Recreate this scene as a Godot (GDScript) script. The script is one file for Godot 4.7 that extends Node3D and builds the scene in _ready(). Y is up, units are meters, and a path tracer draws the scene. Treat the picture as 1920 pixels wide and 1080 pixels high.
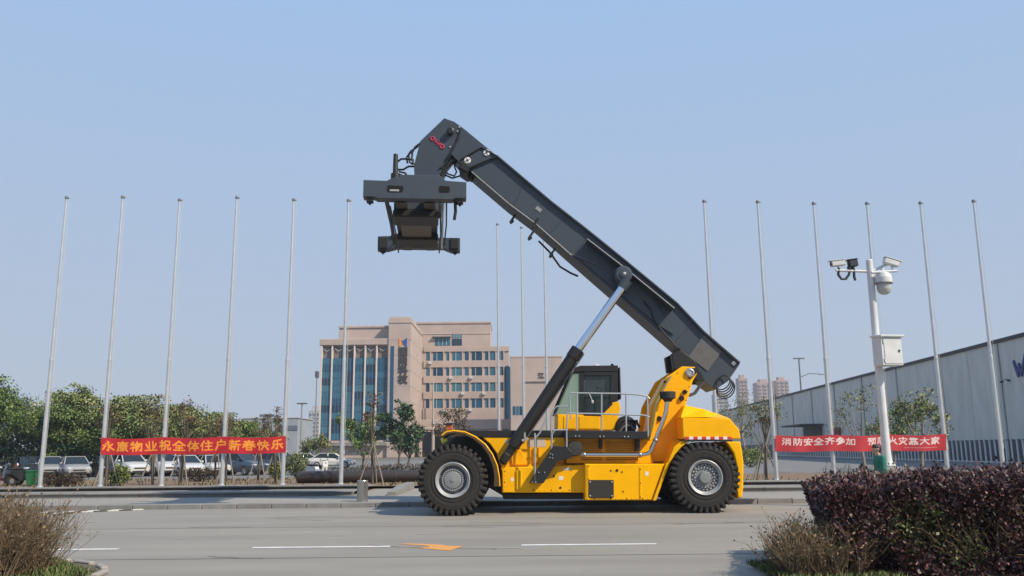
extends Node3D
# A yellow reach stacker on a factory forecourt: plaza with flagpoles, banners, car park, offices and a long shed.

# ---------------------------------------------------------------- mesh builder
class MB:
	var v := PackedVector3Array()
	var n := PackedVector3Array()
	var u := PackedVector2Array()
	var c := PackedColorArray()
	var col := Color.WHITE

	func put(p: Vector3, m: Vector3, w := Vector2.ZERO) -> void:
		v.append(p)
		n.append(m)
		u.append(w)
		c.append(col)

	func tri(a: Vector3, b: Vector3, d: Vector3, want: Vector3) -> void:
		var m := (d - a).cross(b - a)
		if m.length_squared() < 1e-16:
			return
		m = m.normalized()
		if m.dot(want) < 0.0:
			m = -m
			var t := b
			b = d
			d = t
		put(a, m)
		put(b, m)
		put(d, m)

	func quad(a: Vector3, b: Vector3, d: Vector3, e: Vector3, want: Vector3) -> void:
		tri(a, b, d, want)
		tri(a, d, e, want)

	func smooth(a: Vector3, b: Vector3, d: Vector3, na: Vector3, nb: Vector3, nd: Vector3) -> void:
		if (d - a).cross(b - a).dot(na + nb + nd) < 0.0:
			put(a, na)
			put(d, nd)
			put(b, nb)
		else:
			put(a, na)
			put(b, nb)
			put(d, nd)

	# a box with chamfered edges
	func box(at: Vector3, size: Vector3, bevel := 0.0, bs := Basis.IDENTITY) -> void:
		var h := size * 0.5
		var b: float = min(bevel, min(h.x, min(h.y, h.z)) * 0.9)
		var ax := [Vector3.RIGHT, Vector3.UP, Vector3.BACK]
		var hs := [h.x, h.y, h.z]
		for i in 3:
			var j := (i + 1) % 3
			var k := (i + 2) % 3
			for s in [-1.0, 1.0]:
				var o: Vector3 = ax[i] * hs[i] * s
				var p: Vector3 = ax[j] * (hs[j] - b)
				var q: Vector3 = ax[k] * (hs[k] - b)
				quad(at + bs * (o - p - q), at + bs * (o + p - q), at + bs * (o + p + q), at + bs * (o - p + q), bs * (ax[i] * s))
		if b <= 0.0:
			return
		for i in 3:
			var j := (i + 1) % 3
			var k := (i + 2) % 3
			for s in [-1.0, 1.0]:
				for t in [-1.0, 1.0]:
					var e: Vector3 = ax[k] * (hs[k] - b)
					var p: Vector3 = ax[i] * hs[i] * s + ax[j] * (hs[j] - b) * t
					var q: Vector3 = ax[i] * (hs[i] - b) * s + ax[j] * hs[j] * t
					quad(at + bs * (p - e), at + bs * (p + e), at + bs * (q + e), at + bs * (q - e), bs * (ax[i] * s + ax[j] * t))
		for x in [-1.0, 1.0]:
			for y in [-1.0, 1.0]:
				for z in [-1.0, 1.0]:
					tri(at + bs * Vector3(h.x * x, (h.y - b) * y, (h.z - b) * z), at + bs * Vector3((h.x - b) * x, h.y * y, (h.z - b) * z), at + bs * Vector3((h.x - b) * x, (h.y - b) * y, h.z * z), bs * Vector3(x, y, z))

	# a polygon in the XY plane, drawn out from z0 to z1, its front and back edges chamfered
	func prism(poly: PackedVector2Array, z0: float, z1: float, bevel := 0.0, xf := Transform3D.IDENTITY) -> void:
		var p := poly.duplicate()
		if Geometry2D.is_polygon_clockwise(p):
			p.reverse()
		var m := p.size()
		var inn := PackedVector2Array()
		for i in m:
			var d0 := (p[i] - p[(i + m - 1) % m]).normalized()
			var d1 := (p[(i + 1) % m] - p[i]).normalized()
			var n0 := Vector2(-d0.y, d0.x)
			var n1 := Vector2(-d1.y, d1.x)
			var mm := (n0 + n1).normalized()
			inn.append(p[i] + mm * (bevel / max(0.35, mm.dot(n0))))
		if Geometry2D.is_polygon_clockwise(inn):
			pass
		var ids := Geometry2D.triangulate_polygon(inn)
		if ids.is_empty():
			inn = p
			ids = Geometry2D.triangulate_polygon(p)
		for t in range(0, ids.size(), 3):
			var a := inn[ids[t]]
			var b := inn[ids[t + 1]]
			var d := inn[ids[t + 2]]
			tri(xf * Vector3(a.x, a.y, z1), xf * Vector3(b.x, b.y, z1), xf * Vector3(d.x, d.y, z1), xf.basis * Vector3.BACK)
			tri(xf * Vector3(a.x, a.y, z0), xf * Vector3(b.x, b.y, z0), xf * Vector3(d.x, d.y, z0), xf.basis * Vector3.FORWARD)
		for i in m:
			var a := p[i]
			var b := p[(i + 1) % m]
			var ia := inn[i]
			var ib := inn[(i + 1) % m]
			var d := (b - a).normalized()
			var out := xf.basis * Vector3(d.y, -d.x, 0)
			quad(xf * Vector3(a.x, a.y, z0 + bevel), xf * Vector3(b.x, b.y, z0 + bevel), xf * Vector3(b.x, b.y, z1 - bevel), xf * Vector3(a.x, a.y, z1 - bevel), out)
			if bevel > 0.0:
				quad(xf * Vector3(a.x, a.y, z1 - bevel), xf * Vector3(b.x, b.y, z1 - bevel), xf * Vector3(ib.x, ib.y, z1), xf * Vector3(ia.x, ia.y, z1), out + xf.basis * Vector3.BACK)
				quad(xf * Vector3(a.x, a.y, z0 + bevel), xf * Vector3(b.x, b.y, z0 + bevel), xf * Vector3(ib.x, ib.y, z0), xf * Vector3(ia.x, ia.y, z0), out + xf.basis * Vector3.FORWARD)

	# a round bar through the points, tapering from r to r1
	func tube(pts: Array, r: float, r1 := -1.0, sides := 8) -> void:
		if r1 < 0.0:
			r1 = r
		var m := pts.size()
		var last := []
		var lastn := []
		var side := Vector3.ZERO
		for i in m:
			var d: Vector3 = (pts[min(i + 1, m - 1)] - pts[max(i - 1, 0)]).normalized()
			if side == Vector3.ZERO:
				side = d.cross(Vector3.UP if abs(d.y) < 0.9 else Vector3.RIGHT).normalized()
			side = (side - d * side.dot(d)).normalized()
			var up := d.cross(side)
			var rr: float = lerp(r, r1, float(i) / (m - 1))
			var ring := []
			var rn := []
			for k in sides:
				var a := TAU * k / sides
				var nn := side * cos(a) + up * sin(a)
				rn.append(nn)
				ring.append(pts[i] + nn * rr)
			if i > 0:
				for k in sides:
					var q := (k + 1) % sides
					smooth(last[k], last[q], ring[q], lastn[k], lastn[q], rn[q])
					smooth(last[k], ring[q], ring[k], lastn[k], rn[q], rn[k])
			if i == 0 or i == m - 1:
				for k in range(1, sides - 1):
					tri(ring[0], ring[k], ring[k + 1], -d if i == 0 else d)
			last = ring
			lastn = rn

	# a profile of (radius, height) turned about the local y axis
	func lathe(prof: PackedVector2Array, xf := Transform3D.IDENTITY, sides := 24) -> void:
		for i in prof.size() - 1:
			var p := prof[i]
			var q := prof[i + 1]
			var d := (q - p)
			if d.length() < 1e-6:
				continue
			d = d.normalized()
			var nr := d.y
			var ny := -d.x
			for k in sides:
				var a := TAU * k / sides
				var b := TAU * (k + 1) / sides
				var ea := Vector3(cos(a), 0, sin(a))
				var eb := Vector3(cos(b), 0, sin(b))
				var na := xf.basis * (ea * nr + Vector3.UP * ny)
				var nb := xf.basis * (eb * nr + Vector3.UP * ny)
				var pa := xf * (ea * p.x + Vector3.UP * p.y)
				var pb := xf * (eb * p.x + Vector3.UP * p.y)
				var qa := xf * (ea * q.x + Vector3.UP * q.y)
				var qb := xf * (eb * q.x + Vector3.UP * q.y)
				if p.x > 1e-5:
					smooth(pa, pb, qb, na, nb, nb)
				if q.x > 1e-5:
					smooth(pa, qb, qa, na, nb, na)

	func ball(at: Vector3, r: Vector3, rings := 8, sides := 12) -> void:
		for i in rings:
			for k in sides:
				var f := func(ii: int, kk: int) -> Vector3:
					var t := PI * ii / rings
					var a := TAU * kk / sides
					return Vector3(sin(t) * cos(a), cos(t), sin(t) * sin(a))
				var a: Vector3 = f.call(i, k)
				var b: Vector3 = f.call(i + 1, k)
				var d: Vector3 = f.call(i + 1, k + 1)
				var e: Vector3 = f.call(i, k + 1)
				if i < rings - 1:
					smooth(at + a * r, at + b * r, at + d * r, (a / r).normalized(), (b / r).normalized(), (d / r).normalized())
				if i > 0:
					smooth(at + a * r, at + d * r, at + e * r, (a / r).normalized(), (d / r).normalized(), (e / r).normalized())

	# rings of equal length joined with flat faces (car bodies and the like)
	func skin(rings: Array, cap := true) -> void:
		var mid := Vector3.ZERO
		for i in rings.size() - 1:
			var a: PackedVector3Array = rings[i]
			var b: PackedVector3Array = rings[i + 1]
			mid = Vector3.ZERO
			for k in a.size():
				mid += (a[k] + b[k]) * 0.5
			mid /= a.size()
			for k in a.size():
				var q := (k + 1) % a.size()
				quad(a[k], a[q], b[q], b[k], (a[k] + a[q] + b[q] + b[k]) * 0.25 - mid)
		if cap:
			for e in [0, rings.size() - 1]:
				var a: PackedVector3Array = rings[e]
				var o: PackedVector3Array = rings[1 if e == 0 else rings.size() - 2]
				var m := Vector3.ZERO
				for k in a.size():
					m += a[k]
				m /= a.size()
				for k in a.size():
					tri(m, a[k], a[(k + 1) % a.size()], a[0] - o[0])

	func mesh() -> ArrayMesh:
		var arr := []
		arr.resize(Mesh.ARRAY_MAX)
		arr[Mesh.ARRAY_VERTEX] = v
		arr[Mesh.ARRAY_NORMAL] = n
		arr[Mesh.ARRAY_TEX_UV] = u
		arr[Mesh.ARRAY_COLOR] = c
		var m := ArrayMesh.new()
		m.add_surface_from_arrays(Mesh.PRIMITIVE_TRIANGLES, arr)
		return m

# ---------------------------------------------------------------- things, parts and metas
var used := {}
var rng := RandomNumberGenerator.new()

func numbered(called: String) -> String:
	if not used.has(called):
		used[called] = 0
		return called
	used[called] += 1
	return "%s_%03d" % [called, used[called]]

func tag(o: Node3D, label: String, category: String, group := "", kind := "") -> void:
	if label:
		o.set_meta("label", label)
	if category:
		o.set_meta("category", category)
	if group:
		o.set_meta("group", group)
	if kind:
		o.set_meta("kind", kind)

func thing(called: String, label: String, category: String, at := Vector3.ZERO, turn := 0.0, group := "") -> Node3D:
	var o := Node3D.new()
	o.name = numbered(called)
	add_child(o)
	o.position = at
	o.rotation.y = turn
	tag(o, label, category, group)
	return o

func obj(called: String, b: MB, m: Material, parent: Node3D = self, at := Vector3.ZERO, stuff := false) -> MeshInstance3D:
	var o := MeshInstance3D.new()
	o.name = numbered(called) if parent == self else called
	o.mesh = b.mesh()
	o.material_override = m
	o.position = at
	parent.add_child(o, true)
	if stuff:
		o.set_meta("kind", "stuff")
	return o

func piece(called: String, me: Mesh, m: Material, parent: Node3D, xf := Transform3D.IDENTITY) -> MeshInstance3D:
	var o := MeshInstance3D.new()
	o.name = called
	o.mesh = me
	o.material_override = m
	o.transform = xf
	parent.add_child(o, true)
	return o

func struct(called: String, b: MB, m: Material) -> MeshInstance3D:
	var o := obj(called, b, m)
	o.set_meta("kind", "structure")
	return o

func dup(o: Node3D, label: String, at: Vector3, turn := 0.0) -> Node3D:
	var r: Node3D = o.duplicate()
	r.name = numbered(o.name.rstrip("0123456789").rstrip("_"))
	add_child(r)
	r.position = at
	r.rotation.y = turn
	r.set_meta("label", label)
	return r

func sub(called: String, parent: Node3D, at := Vector3.ZERO) -> Node3D:
	var o := Node3D.new()
	o.name = called
	o.position = at
	parent.add_child(o, true)
	return o

# ---------------------------------------------------------------- materials
var grains := {}

func grain(key: String, freq: float, lo: float, hi: float, octaves := 4, bump := false) -> NoiseTexture2D:
	if grains.has(key):
		return grains[key]
	var f := FastNoiseLite.new()
	f.noise_type = FastNoiseLite.TYPE_SIMPLEX_SMOOTH
	f.seed = key.hash() % 1000
	f.frequency = freq
	f.fractal_octaves = octaves
	var t := NoiseTexture2D.new()
	t.width = 512
	t.height = 512
	t.seamless = true
	t.noise = f
	if bump:
		t.as_normal_map = true
		t.bump_strength = hi
	else:
		var g := Gradient.new()
		g.set_color(0, Color(lo, lo, lo).linear_to_srgb())
		g.set_color(1, Color(hi, hi, hi).linear_to_srgb())
		t.color_ramp = g
	grains[key] = t
	return t

func lin(r: float, g: float, b: float, a := 1.0) -> Color:
	var c := Color(r, g, b).linear_to_srgb()
	c.a = a
	return c

# colour in linear values; look: which grain lies on it, metres across one repeat
func mat(c: Color, rough: float, metal := 0.0, look := "", across := 2.0, bump := "", bump_scale := 0.4) -> StandardMaterial3D:
	var m := StandardMaterial3D.new()
	m.albedo_color = c
	m.roughness = rough
	m.metallic = metal
	if look:
		m.albedo_texture = grain(look, 0.0, 0.0, 0.0)
		m.uv1_triplanar = true
		m.uv1_world_triplanar = true
		m.uv1_scale = Vector3.ONE / across
	if bump:
		m.normal_enabled = true
		m.normal_texture = grain(bump, 0.0, 0.0, 0.0)
		m.normal_scale = bump_scale
		m.uv1_triplanar = true
		m.uv1_world_triplanar = true
		m.uv1_scale = Vector3.ONE / across
	return m

func leafy(rough := 0.6, glow := 0.35) -> StandardMaterial3D:
	var m := StandardMaterial3D.new()
	m.vertex_color_use_as_albedo = true
	m.roughness = rough
	m.backlight_enabled = glow > 0.0
	m.backlight = Color(glow * 0.8, glow, glow * 0.4)
	return m

# ---------------------------------------------------------------- writing: strokes of each character on a 100 x 100 field, y down
var strokes := {
	"永": [[45,5, 57,14], [30,26, 52,26, 52,92, 42,86], [8,44, 32,44, 8,82], [84,30, 60,48], [54,42, 70,66, 94,86]],
	"康": [[48,2, 54,12], [12,14, 94,14], [16,14, 16,60, 4,96], [30,28, 82,28, 82,54], [22,41, 94,41], [30,54, 82,54], [54,18, 54,94, 46,88], [30,64, 44,74], [24,90, 46,78], [84,62, 64,76], [60,70, 94,92]],
	"物": [[16,10, 8,36], [6,28, 44,28], [26,4, 26,96], [4,66, 46,54], [58,4, 44,40], [54,22, 94,22, 90,92, 78,86], [70,24, 44,68], [84,24, 50,92]],
	"业": [[36,8, 36,90], [64,8, 64,90], [12,28, 26,68], [88,28, 74,68], [4,91, 96,91]],
	"祝": [[20,4, 28,14], [6,24, 38,24, 6,62], [24,46, 24,96], [30,48, 42,60], [50,10, 88,10, 88,46, 50,46, 50,10], [60,46, 56,72, 40,94], [76,46, 76,88, 96,88, 96,74]],
	"全": [[50,4, 28,28, 4,46], [50,4, 72,28, 96,46], [26,48, 74,48], [50,48, 50,92], [24,70, 76,70], [8,92, 92,92]],
	"体": [[30,4, 4,50], [18,32, 18,96], [36,26, 96,26], [66,4, 66,96], [64,28, 34,76], [68,28, 96,74], [50,74, 82,74]],
	"住": [[30,4, 4,50], [18,32, 18,96], [60,4, 70,16], [40,26, 94,26], [44,56, 90,56], [67,26, 67,92], [36,92, 98,92]],
	"户": [[48,2, 56,14], [22,22, 86,22, 86,50, 22,50], [22,22, 22,60, 6,96]],
	"新": [[26,2, 32,10], [6,14, 50,14], [18,20, 22,34], [40,18, 34,34], [4,38, 52,38], [8,56, 50,56], [28,38, 28,96, 20,90], [22,62, 8,84], [36,64, 48,78], [90,6, 60,16], [62,14, 62,56, 50,96], [62,42, 98,42], [82,42, 82,96]],
	"春": [[14,12, 86,12], [20,26, 80,26], [6,40, 94,40], [50,2, 40,36, 4,66], [58,40, 96,64], [30,54, 70,54, 70,94, 30,94, 30,54], [30,74, 70,74]],
	"快": [[18,4, 18,96], [8,26, 4,46], [26,22, 34,40], [42,24, 86,24, 86,50], [36,50, 98,50], [62,4, 62,48, 36,94], [64,52, 96,94]],
	"乐": [[80,4, 24,14], [24,14, 18,46, 92,46], [52,24, 52,92, 40,86], [28,60, 10,86], [74,58, 92,84]],
	"消": [[10,8, 24,18], [4,36, 20,46], [4,92, 24,60], [64,2, 64,34], [40,10, 50,28], [90,8, 78,28], [42,36, 42,96], [42,36, 88,36, 88,94, 78,90], [44,56, 86,56], [44,74, 86,74]],
	"防": [[10,6, 10,96], [10,8, 34,8, 24,36, 36,56, 32,70, 20,66], [64,2, 70,14], [42,22, 96,22], [62,24, 58,62, 36,96], [60,48, 88,48, 84,92, 72,86]],
	"安": [[48,2, 54,12], [8,34, 8,18, 92,18, 92,34], [44,26, 28,62, 80,94], [70,48, 52,80, 12,96], [4,48, 96,48]],
	"齐": [[48,2, 54,12], [8,18, 92,18], [26,24, 74,52, 96,58], [76,22, 50,46, 4,60], [34,58, 32,76, 14,96], [70,58, 70,96]],
	"参": [[50,2, 24,22, 74,20], [62,10, 80,26], [6,36, 94,36], [46,22, 6,62], [52,38, 96,62], [56,46, 32,60], [66,58, 28,78], [78,68, 18,98]],
	"加": [[4,28, 46,28, 42,90, 30,84], [24,6, 22,50, 4,94], [60,22, 92,22, 92,90, 60,90, 60,22]],
	"预": [[8,10, 42,10, 26,30], [14,22, 34,36], [4,42, 46,42, 40,54], [26,42, 26,94, 16,88], [50,10, 98,10], [72,10, 66,24], [54,26, 54,74], [54,26, 92,26, 92,74], [73,36, 70,66, 48,96], [76,76, 96,94]],
	"火": [[18,32, 26,54], [80,28, 68,52], [50,4, 48,50, 6,96], [50,48, 94,96]],
	"灾": [[48,2, 54,12], [8,34, 8,18, 92,18, 92,34], [20,46, 28,62], [80,42, 66,60], [50,30, 46,66, 8,98], [50,62, 92,98]],
	"靠": [[20,4, 14,18], [18,12, 86,12], [50,2, 50,24], [6,24, 94,24], [26,34, 74,34, 74,50, 26,50, 26,34], [42,54, 42,98], [60,54, 60,98], [10,62, 42,62], [10,76, 42,76], [6,90, 42,90], [60,62, 92,62], [60,76, 92,76], [60,90, 96,90]],
	"大": [[6,34, 94,34], [50,4, 46,50, 6,96], [52,36, 66,70, 96,96]],
	"家": [[48,2, 54,10], [8,28, 8,15, 92,15, 92,28], [20,30, 80,30], [50,30, 12,54], [38,42, 56,66, 54,94, 42,90], [48,54, 10,76], [54,66, 8,94], [84,42, 62,56], [58,52, 96,90]],
	"图": [[8,6, 92,6, 92,94, 8,94, 8,6], [42,16, 22,40], [38,24, 68,24, 24,58], [38,34, 78,58], [46,58, 58,66], [38,74, 60,84]],
	"南": [[12,14, 88,14], [50,2, 50,28], [10,30, 10,96], [10,30, 90,30, 90,94, 80,94], [36,36, 42,48], [64,36, 58,48], [26,52, 74,52], [24,68, 76,68], [50,52, 50,94]],
	"科": [[40,4, 12,14], [4,32, 50,32], [28,12, 28,96], [26,36, 4,72], [32,42, 48,60], [60,14, 72,26], [58,38, 70,50], [52,70, 98,60], [84,4, 84,96]],
	"技": [[4,26, 42,26], [24,4, 24,92, 12,86], [4,62, 42,50], [46,22, 98,22], [70,4, 70,42], [50,44, 88,44, 78,68, 44,96], [54,54, 70,76, 98,96]],
	"江": [[12,8, 26,18], [4,36, 20,46], [6,92, 28,60], [40,18, 92,18], [66,18, 66,86], [34,87, 98,87]],
}

# raised strokes of one character in the XY plane (lower left corner at the origin)
func raised_char(b: MB, ch: String, size: float, thick: float, deep: float, at := Vector3.ZERO) -> void:
	var lift := 0.0
	for s in strokes[ch]:
		for i in range(0, s.size() - 2, 2):
			var p := Vector2(s[i], 100 - s[i + 1]) * size / 100.0
			var q := Vector2(s[i + 2], 100 - s[i + 3]) * size / 100.0
			var d := (q - p).normalized() * thick * 0.5
			var o := Vector2(-d.y, d.x)
			var bs := Transform3D(Basis.IDENTITY, at)
			b.prism(PackedVector2Array([p - d - o, q + d - o, q + d + o, p - d + o]), 0.0, deep + lift, 0.0, bs)
			lift += 0.004

# a line of characters printed into an image
func printed(im: Image, text: String, x0: float, y0: float, size: Vector2, step: float, thick: float, ink: Color) -> void:
	var x := x0
	for ch in text:
		if strokes.has(ch):
			for s in strokes[ch]:
				for i in range(0, s.size() - 2, 2):
					var p := Vector2(x + s[i] * size.x / 100.0, y0 + s[i + 1] * size.y / 100.0)
					var q := Vector2(x + s[i + 2] * size.x / 100.0, y0 + s[i + 3] * size.y / 100.0)
					var steps := int(ceil(p.distance_to(q) / 1.5)) + 1
					for k in steps:
						var w := p.lerp(q, float(k) / max(1, steps - 1))
						im.fill_rect(Rect2i(int(w.x - thick * 0.5), int(w.y - thick * 0.5), int(thick), int(thick)), ink)
		x += step

# ---------------------------------------------------------------- vegetation
# one leaf: a folded diamond of four faces
func leaf(b: MB, at: Vector3, along: Vector3, face: Vector3, l: float, w: float, soft: Vector3) -> void:
	var s := along.cross(face).normalized()
	var tip := at + along * l
	var m := at + along * l * 0.45 - face * l * 0.05
	var n := (face + soft).normalized()
	b.put(at, n)
	b.put(tip, n)
	b.put(m + s * w, n)
	b.put(at, n)
	b.put(m - s * w, n)
	b.put(tip, n)

func rdir() -> Vector3:
	var z := rng.randf_range(-1.0, 1.0)
	var a := rng.randf() * TAU
	var q := sqrt(1.0 - z * z)
	return Vector3(q * cos(a), z, q * sin(a))

# trunk with limbs and twigs, and a crown of leaf clumps held on them
func make_tree(called: String, label: String, group: String, at: Vector3, h: float, spread: float, base: float, leaves: int, leaf_len: float, tones: Array, bark: Material, green: Material, twigs := 3) -> Node3D:
	var t := thing(called, label, "tree", at, 0.0, group)
	var tr := MB.new()
	var ends := []
	var fork := base * rng.randf_range(0.85, 1.05)
	var lean := Vector3(rng.randf_range(-0.05, 0.05), 0, rng.randf_range(-0.05, 0.05)) * h
	var r0 := h * 0.011 + spread * 0.025 + 0.015
	tr.tube([Vector3(0, -0.1, 0), lean * 0.4 + Vector3(0, fork * 0.5, 0), lean + Vector3(0, fork, 0)], r0, r0 * 0.7, 7)
	var top := lean + Vector3(0, fork, 0)
	var limbs := 7
	for i in limbs:
		var a := TAU * i / limbs + rng.randf_range(-0.3, 0.3)
		var up := rng.randf_range(0.35, 1.0)
		if i == 0:
			up = 1.0
		var reach: float = spread * (rng.randf_range(0.55, 0.95) if i > 0 else 0.15)
		var e := top + Vector3(cos(a) * reach, (h - fork) * up * 0.85, sin(a) * reach)
		var m := top.lerp(e, 0.5) + Vector3(cos(a) * reach * 0.12, -(h - fork) * 0.05, sin(a) * reach * 0.12)
		tr.tube([top - Vector3(0, 0.1, 0), m, e], r0 * 0.5, r0 * 0.14, 5)
		ends.append(e)
		for k in twigs:
			var f := rng.randf_range(0.35, 1.0)
			var s: Vector3 = m.lerp(e, f)
			var q := s + (rdir() * Vector3(1, 0.6, 1) + Vector3(cos(a), 0.7, sin(a)) * 0.6) * spread * rng.randf_range(0.2, 0.42)
			tr.tube([s, s.lerp(q, 0.55) + rdir() * 0.05 * spread, q], r0 * 0.16, r0 * 0.05, 4)
			ends.append(q)
			for w in twigs:
				var q2 := s.lerp(q, rng.randf_range(0.3, 1.0))
				var q3 := q2 + (rdir() + Vector3(0, 0.5, 0)) * spread * rng.randf_range(0.1, 0.22)
				tr.tube([q2, q3], r0 * 0.07, r0 * 0.03, 3)
				ends.append(q3)
	obj("trunk", tr, bark, t)
	if leaves > 0:
		var b := MB.new()
		var mid := Vector3(0, (fork + h) * 0.5, 0) + lean
		for k in int(leaves / 130.0):
			var d := rdir() * pow(rng.randf(), 0.3)
			ends.append(mid + Vector3(d.x * spread * 0.8, d.y * (h - fork) * 0.52, d.z * spread * 0.8))
		var per := int(max(4.0, leaves / float(ends.size())))
		for e in ends:
			var tone: Color = tones[rng.randi() % tones.size()]
			var cl := spread * rng.randf_range(0.14, 0.3)
			for i in per:
				var o := rdir() * cl * pow(rng.randf(), 0.45) * Vector3(1.15, 0.75, 1.15)
				var p: Vector3 = e + o
				if p.y > h:
					p.y = h - rng.randf() * 0.3
				var outw: Vector3 = (p - mid).normalized()
				var k := rng.randf_range(0.7, 1.3)
				b.col = Color(tone.r * k, tone.g * k, tone.b * k * 0.9)
				leaf(b, p, (rdir() + Vector3(0, -0.2, 0)).normalized(), rdir(), leaf_len * rng.randf_range(0.7, 1.3), leaf_len * rng.randf_range(0.25, 0.4), outw * 0.9 + Vector3(0, 0.4, 0))
		obj("crown", b, green, t, Vector3.ZERO, true)
	return t

# a low rounded shrub: stems and leaves
func make_shrub(called: String, label: String, group: String, at: Vector3, size: Vector3, leaves: int, leaf_len: float, tones: Array, bark: Material, green: Material) -> Node3D:
	var t := thing(called, label, "shrub", at, 0.0, group)
	var st := MB.new()
	for i in 12:
		var d := rdir()
		d.y = abs(d.y) + 0.4
		var e := d.normalized() * size * Vector3(0.45, 0.85, 0.45)
		st.tube([Vector3(d.x, 0, d.z) * 0.06, e * 0.5 + rdir() * 0.04, e], 0.02, 0.006, 4)
	obj("stem", st, bark, t, Vector3.ZERO, true)
	var b := MB.new()
	for i in leaves:
		var d := rdir()
		var f := pow(rng.randf(), 0.35) * (0.85 + 0.2 * sin(d.x * 7.0 + at.x) * cos(d.z * 6.0 + d.y * 5.0))
		var p := Vector3(d.x * size.x * 0.5, size.y * 0.52 + d.y * size.y * 0.5, d.z * size.z * 0.5) * f + Vector3(0, size.y * 0.52 * (1.0 - f), 0)
		p.y = max(p.y, 0.02)
		var tone: Color = tones[rng.randi() % tones.size()]
		var k := rng.randf_range(0.65, 1.35)
		b.col = Color(tone.r * k, tone.g * k, tone.b * k)
		leaf(b, p, (rdir() + d * 0.7).normalized(), rdir(), leaf_len * rng.randf_range(0.7, 1.3), leaf_len * 0.32, d)
	obj("foliage", b, green, t, Vector3.ZERO, true)
	return t

# ---------------------------------------------------------------- small builders
func flat(b: MB, poly: PackedVector2Array, y: float) -> void:   # a level sheet from (x, z) points
	var ids := Geometry2D.triangulate_polygon(poly)
	for t in range(0, ids.size(), 3):
		var p := [poly[ids[t]], poly[ids[t + 1]], poly[ids[t + 2]]]
		b.tri(Vector3(p[0].x, y, p[0].y), Vector3(p[1].x, y, p[1].y), Vector3(p[2].x, y, p[2].y), Vector3.UP)

func rect(x0: float, x1: float, z0: float, z1: float) -> PackedVector2Array:
	return PackedVector2Array([Vector2(x0, z0), Vector2(x1, z0), Vector2(x1, z1), Vector2(x0, z1)])

func detailed(m: StandardMaterial3D, key: String, across: float) -> StandardMaterial3D:
	m.detail_enabled = true
	m.detail_blend_mode = BaseMaterial3D.BLEND_MODE_MUL
	m.detail_albedo = grain(key, 0.0, 0.0, 0.0)
	m.detail_uv_layer = BaseMaterial3D.DETAIL_UV_2
	m.uv2_triplanar = true
	m.uv2_world_triplanar = true
	m.uv2_scale = Vector3.ONE / across
	return m

var bark: Material
var pale_bark: Material
var green: Material

func _ready() -> void:
	rng.seed = 7
	# ---- camera
	var cam := Camera3D.new()
	cam.name = "camera"
	add_child(cam)
	cam.position = Vector3(0, 1.6, 0)
	cam.rotation_degrees = Vector3(10.75, 0, -0.55)
	cam.fov = 37.42
	cam.near = 0.1
	cam.far = 4000.0
	cam.current = true
	# ---- sky and air
	var sky_mat := ProceduralSkyMaterial.new()
	sky_mat.sky_top_color = lin(0.245, 0.445, 0.775)
	sky_mat.sky_horizon_color = lin(0.420, 0.475, 0.555)
	sky_mat.sky_curve = 0.42
	sky_mat.ground_bottom_color = lin(0.16, 0.155, 0.15)
	sky_mat.ground_horizon_color = lin(0.40, 0.44, 0.50)
	sky_mat.sun_angle_max = 1.0
	var sky := Sky.new()
	sky.sky_material = sky_mat
	var env := Environment.new()
	env.background_mode = Environment.BG_SKY
	env.sky = sky
	env.tonemap_mode = Environment.TONE_MAPPER_LINEAR
	env.tonemap_exposure = 1.15
	env.sdfgi_enabled = true
	env.ssao_enabled = true
	env.ssil_enabled = true
	env.fog_enabled = true
	env.fog_density = 0.00038
	env.fog_light_color = lin(0.62, 0.68, 0.78)
	var we := WorldEnvironment.new()
	we.name = "world_environment"
	we.environment = env
	add_child(we)
	# ---- sun: from the right, a little in front of the machine
	var sun := DirectionalLight3D.new()
	sun.name = "sun"
	add_child(sun)
	sun.look_at_from_position(Vector3.ZERO, Vector3(-0.62, -0.66, -0.42), Vector3.UP)
	sun.light_energy = 1.55
	sun.light_color = Color(1.0, 0.945, 0.85)
	sun.light_angular_distance = 0.6
	sun.shadow_enabled = true
	# ---- grains shared by the materials
	grain("blotch", 0.012, 0.72, 1.0, 4)
	grain("cloudy", 0.006, 0.84, 1.0, 3)
	grain("fine", 0.16, 0.74, 1.0, 3)
	grain("speck", 0.3, 0.55, 1.0, 2)
	grain("soft", 0.008, 0.90, 1.0, 4)
	grain("soft_fine", 0.12, 0.90, 1.0, 3)
	grain("worn", 0.010, 0.76, 1.0, 5)
	grain("dents", 0.02, 0.0, 4.0, 4, true)
	grain("grit", 0.2, 0.0, 6.0, 3, true)
	bark = mat(lin(0.13, 0.105, 0.085), 0.9, 0.0, "speck", 1.0)
	pale_bark = mat(lin(0.30, 0.26, 0.21), 0.9, 0.0, "speck", 1.0)
	green = leafy()
	build_ground()
	build_buildings()
	build_shed()
	build_trees()
	build_poles()
	build_stacker()
	build_cars()
	build_street_things()
	build_front_plants()
	build_person()

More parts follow.
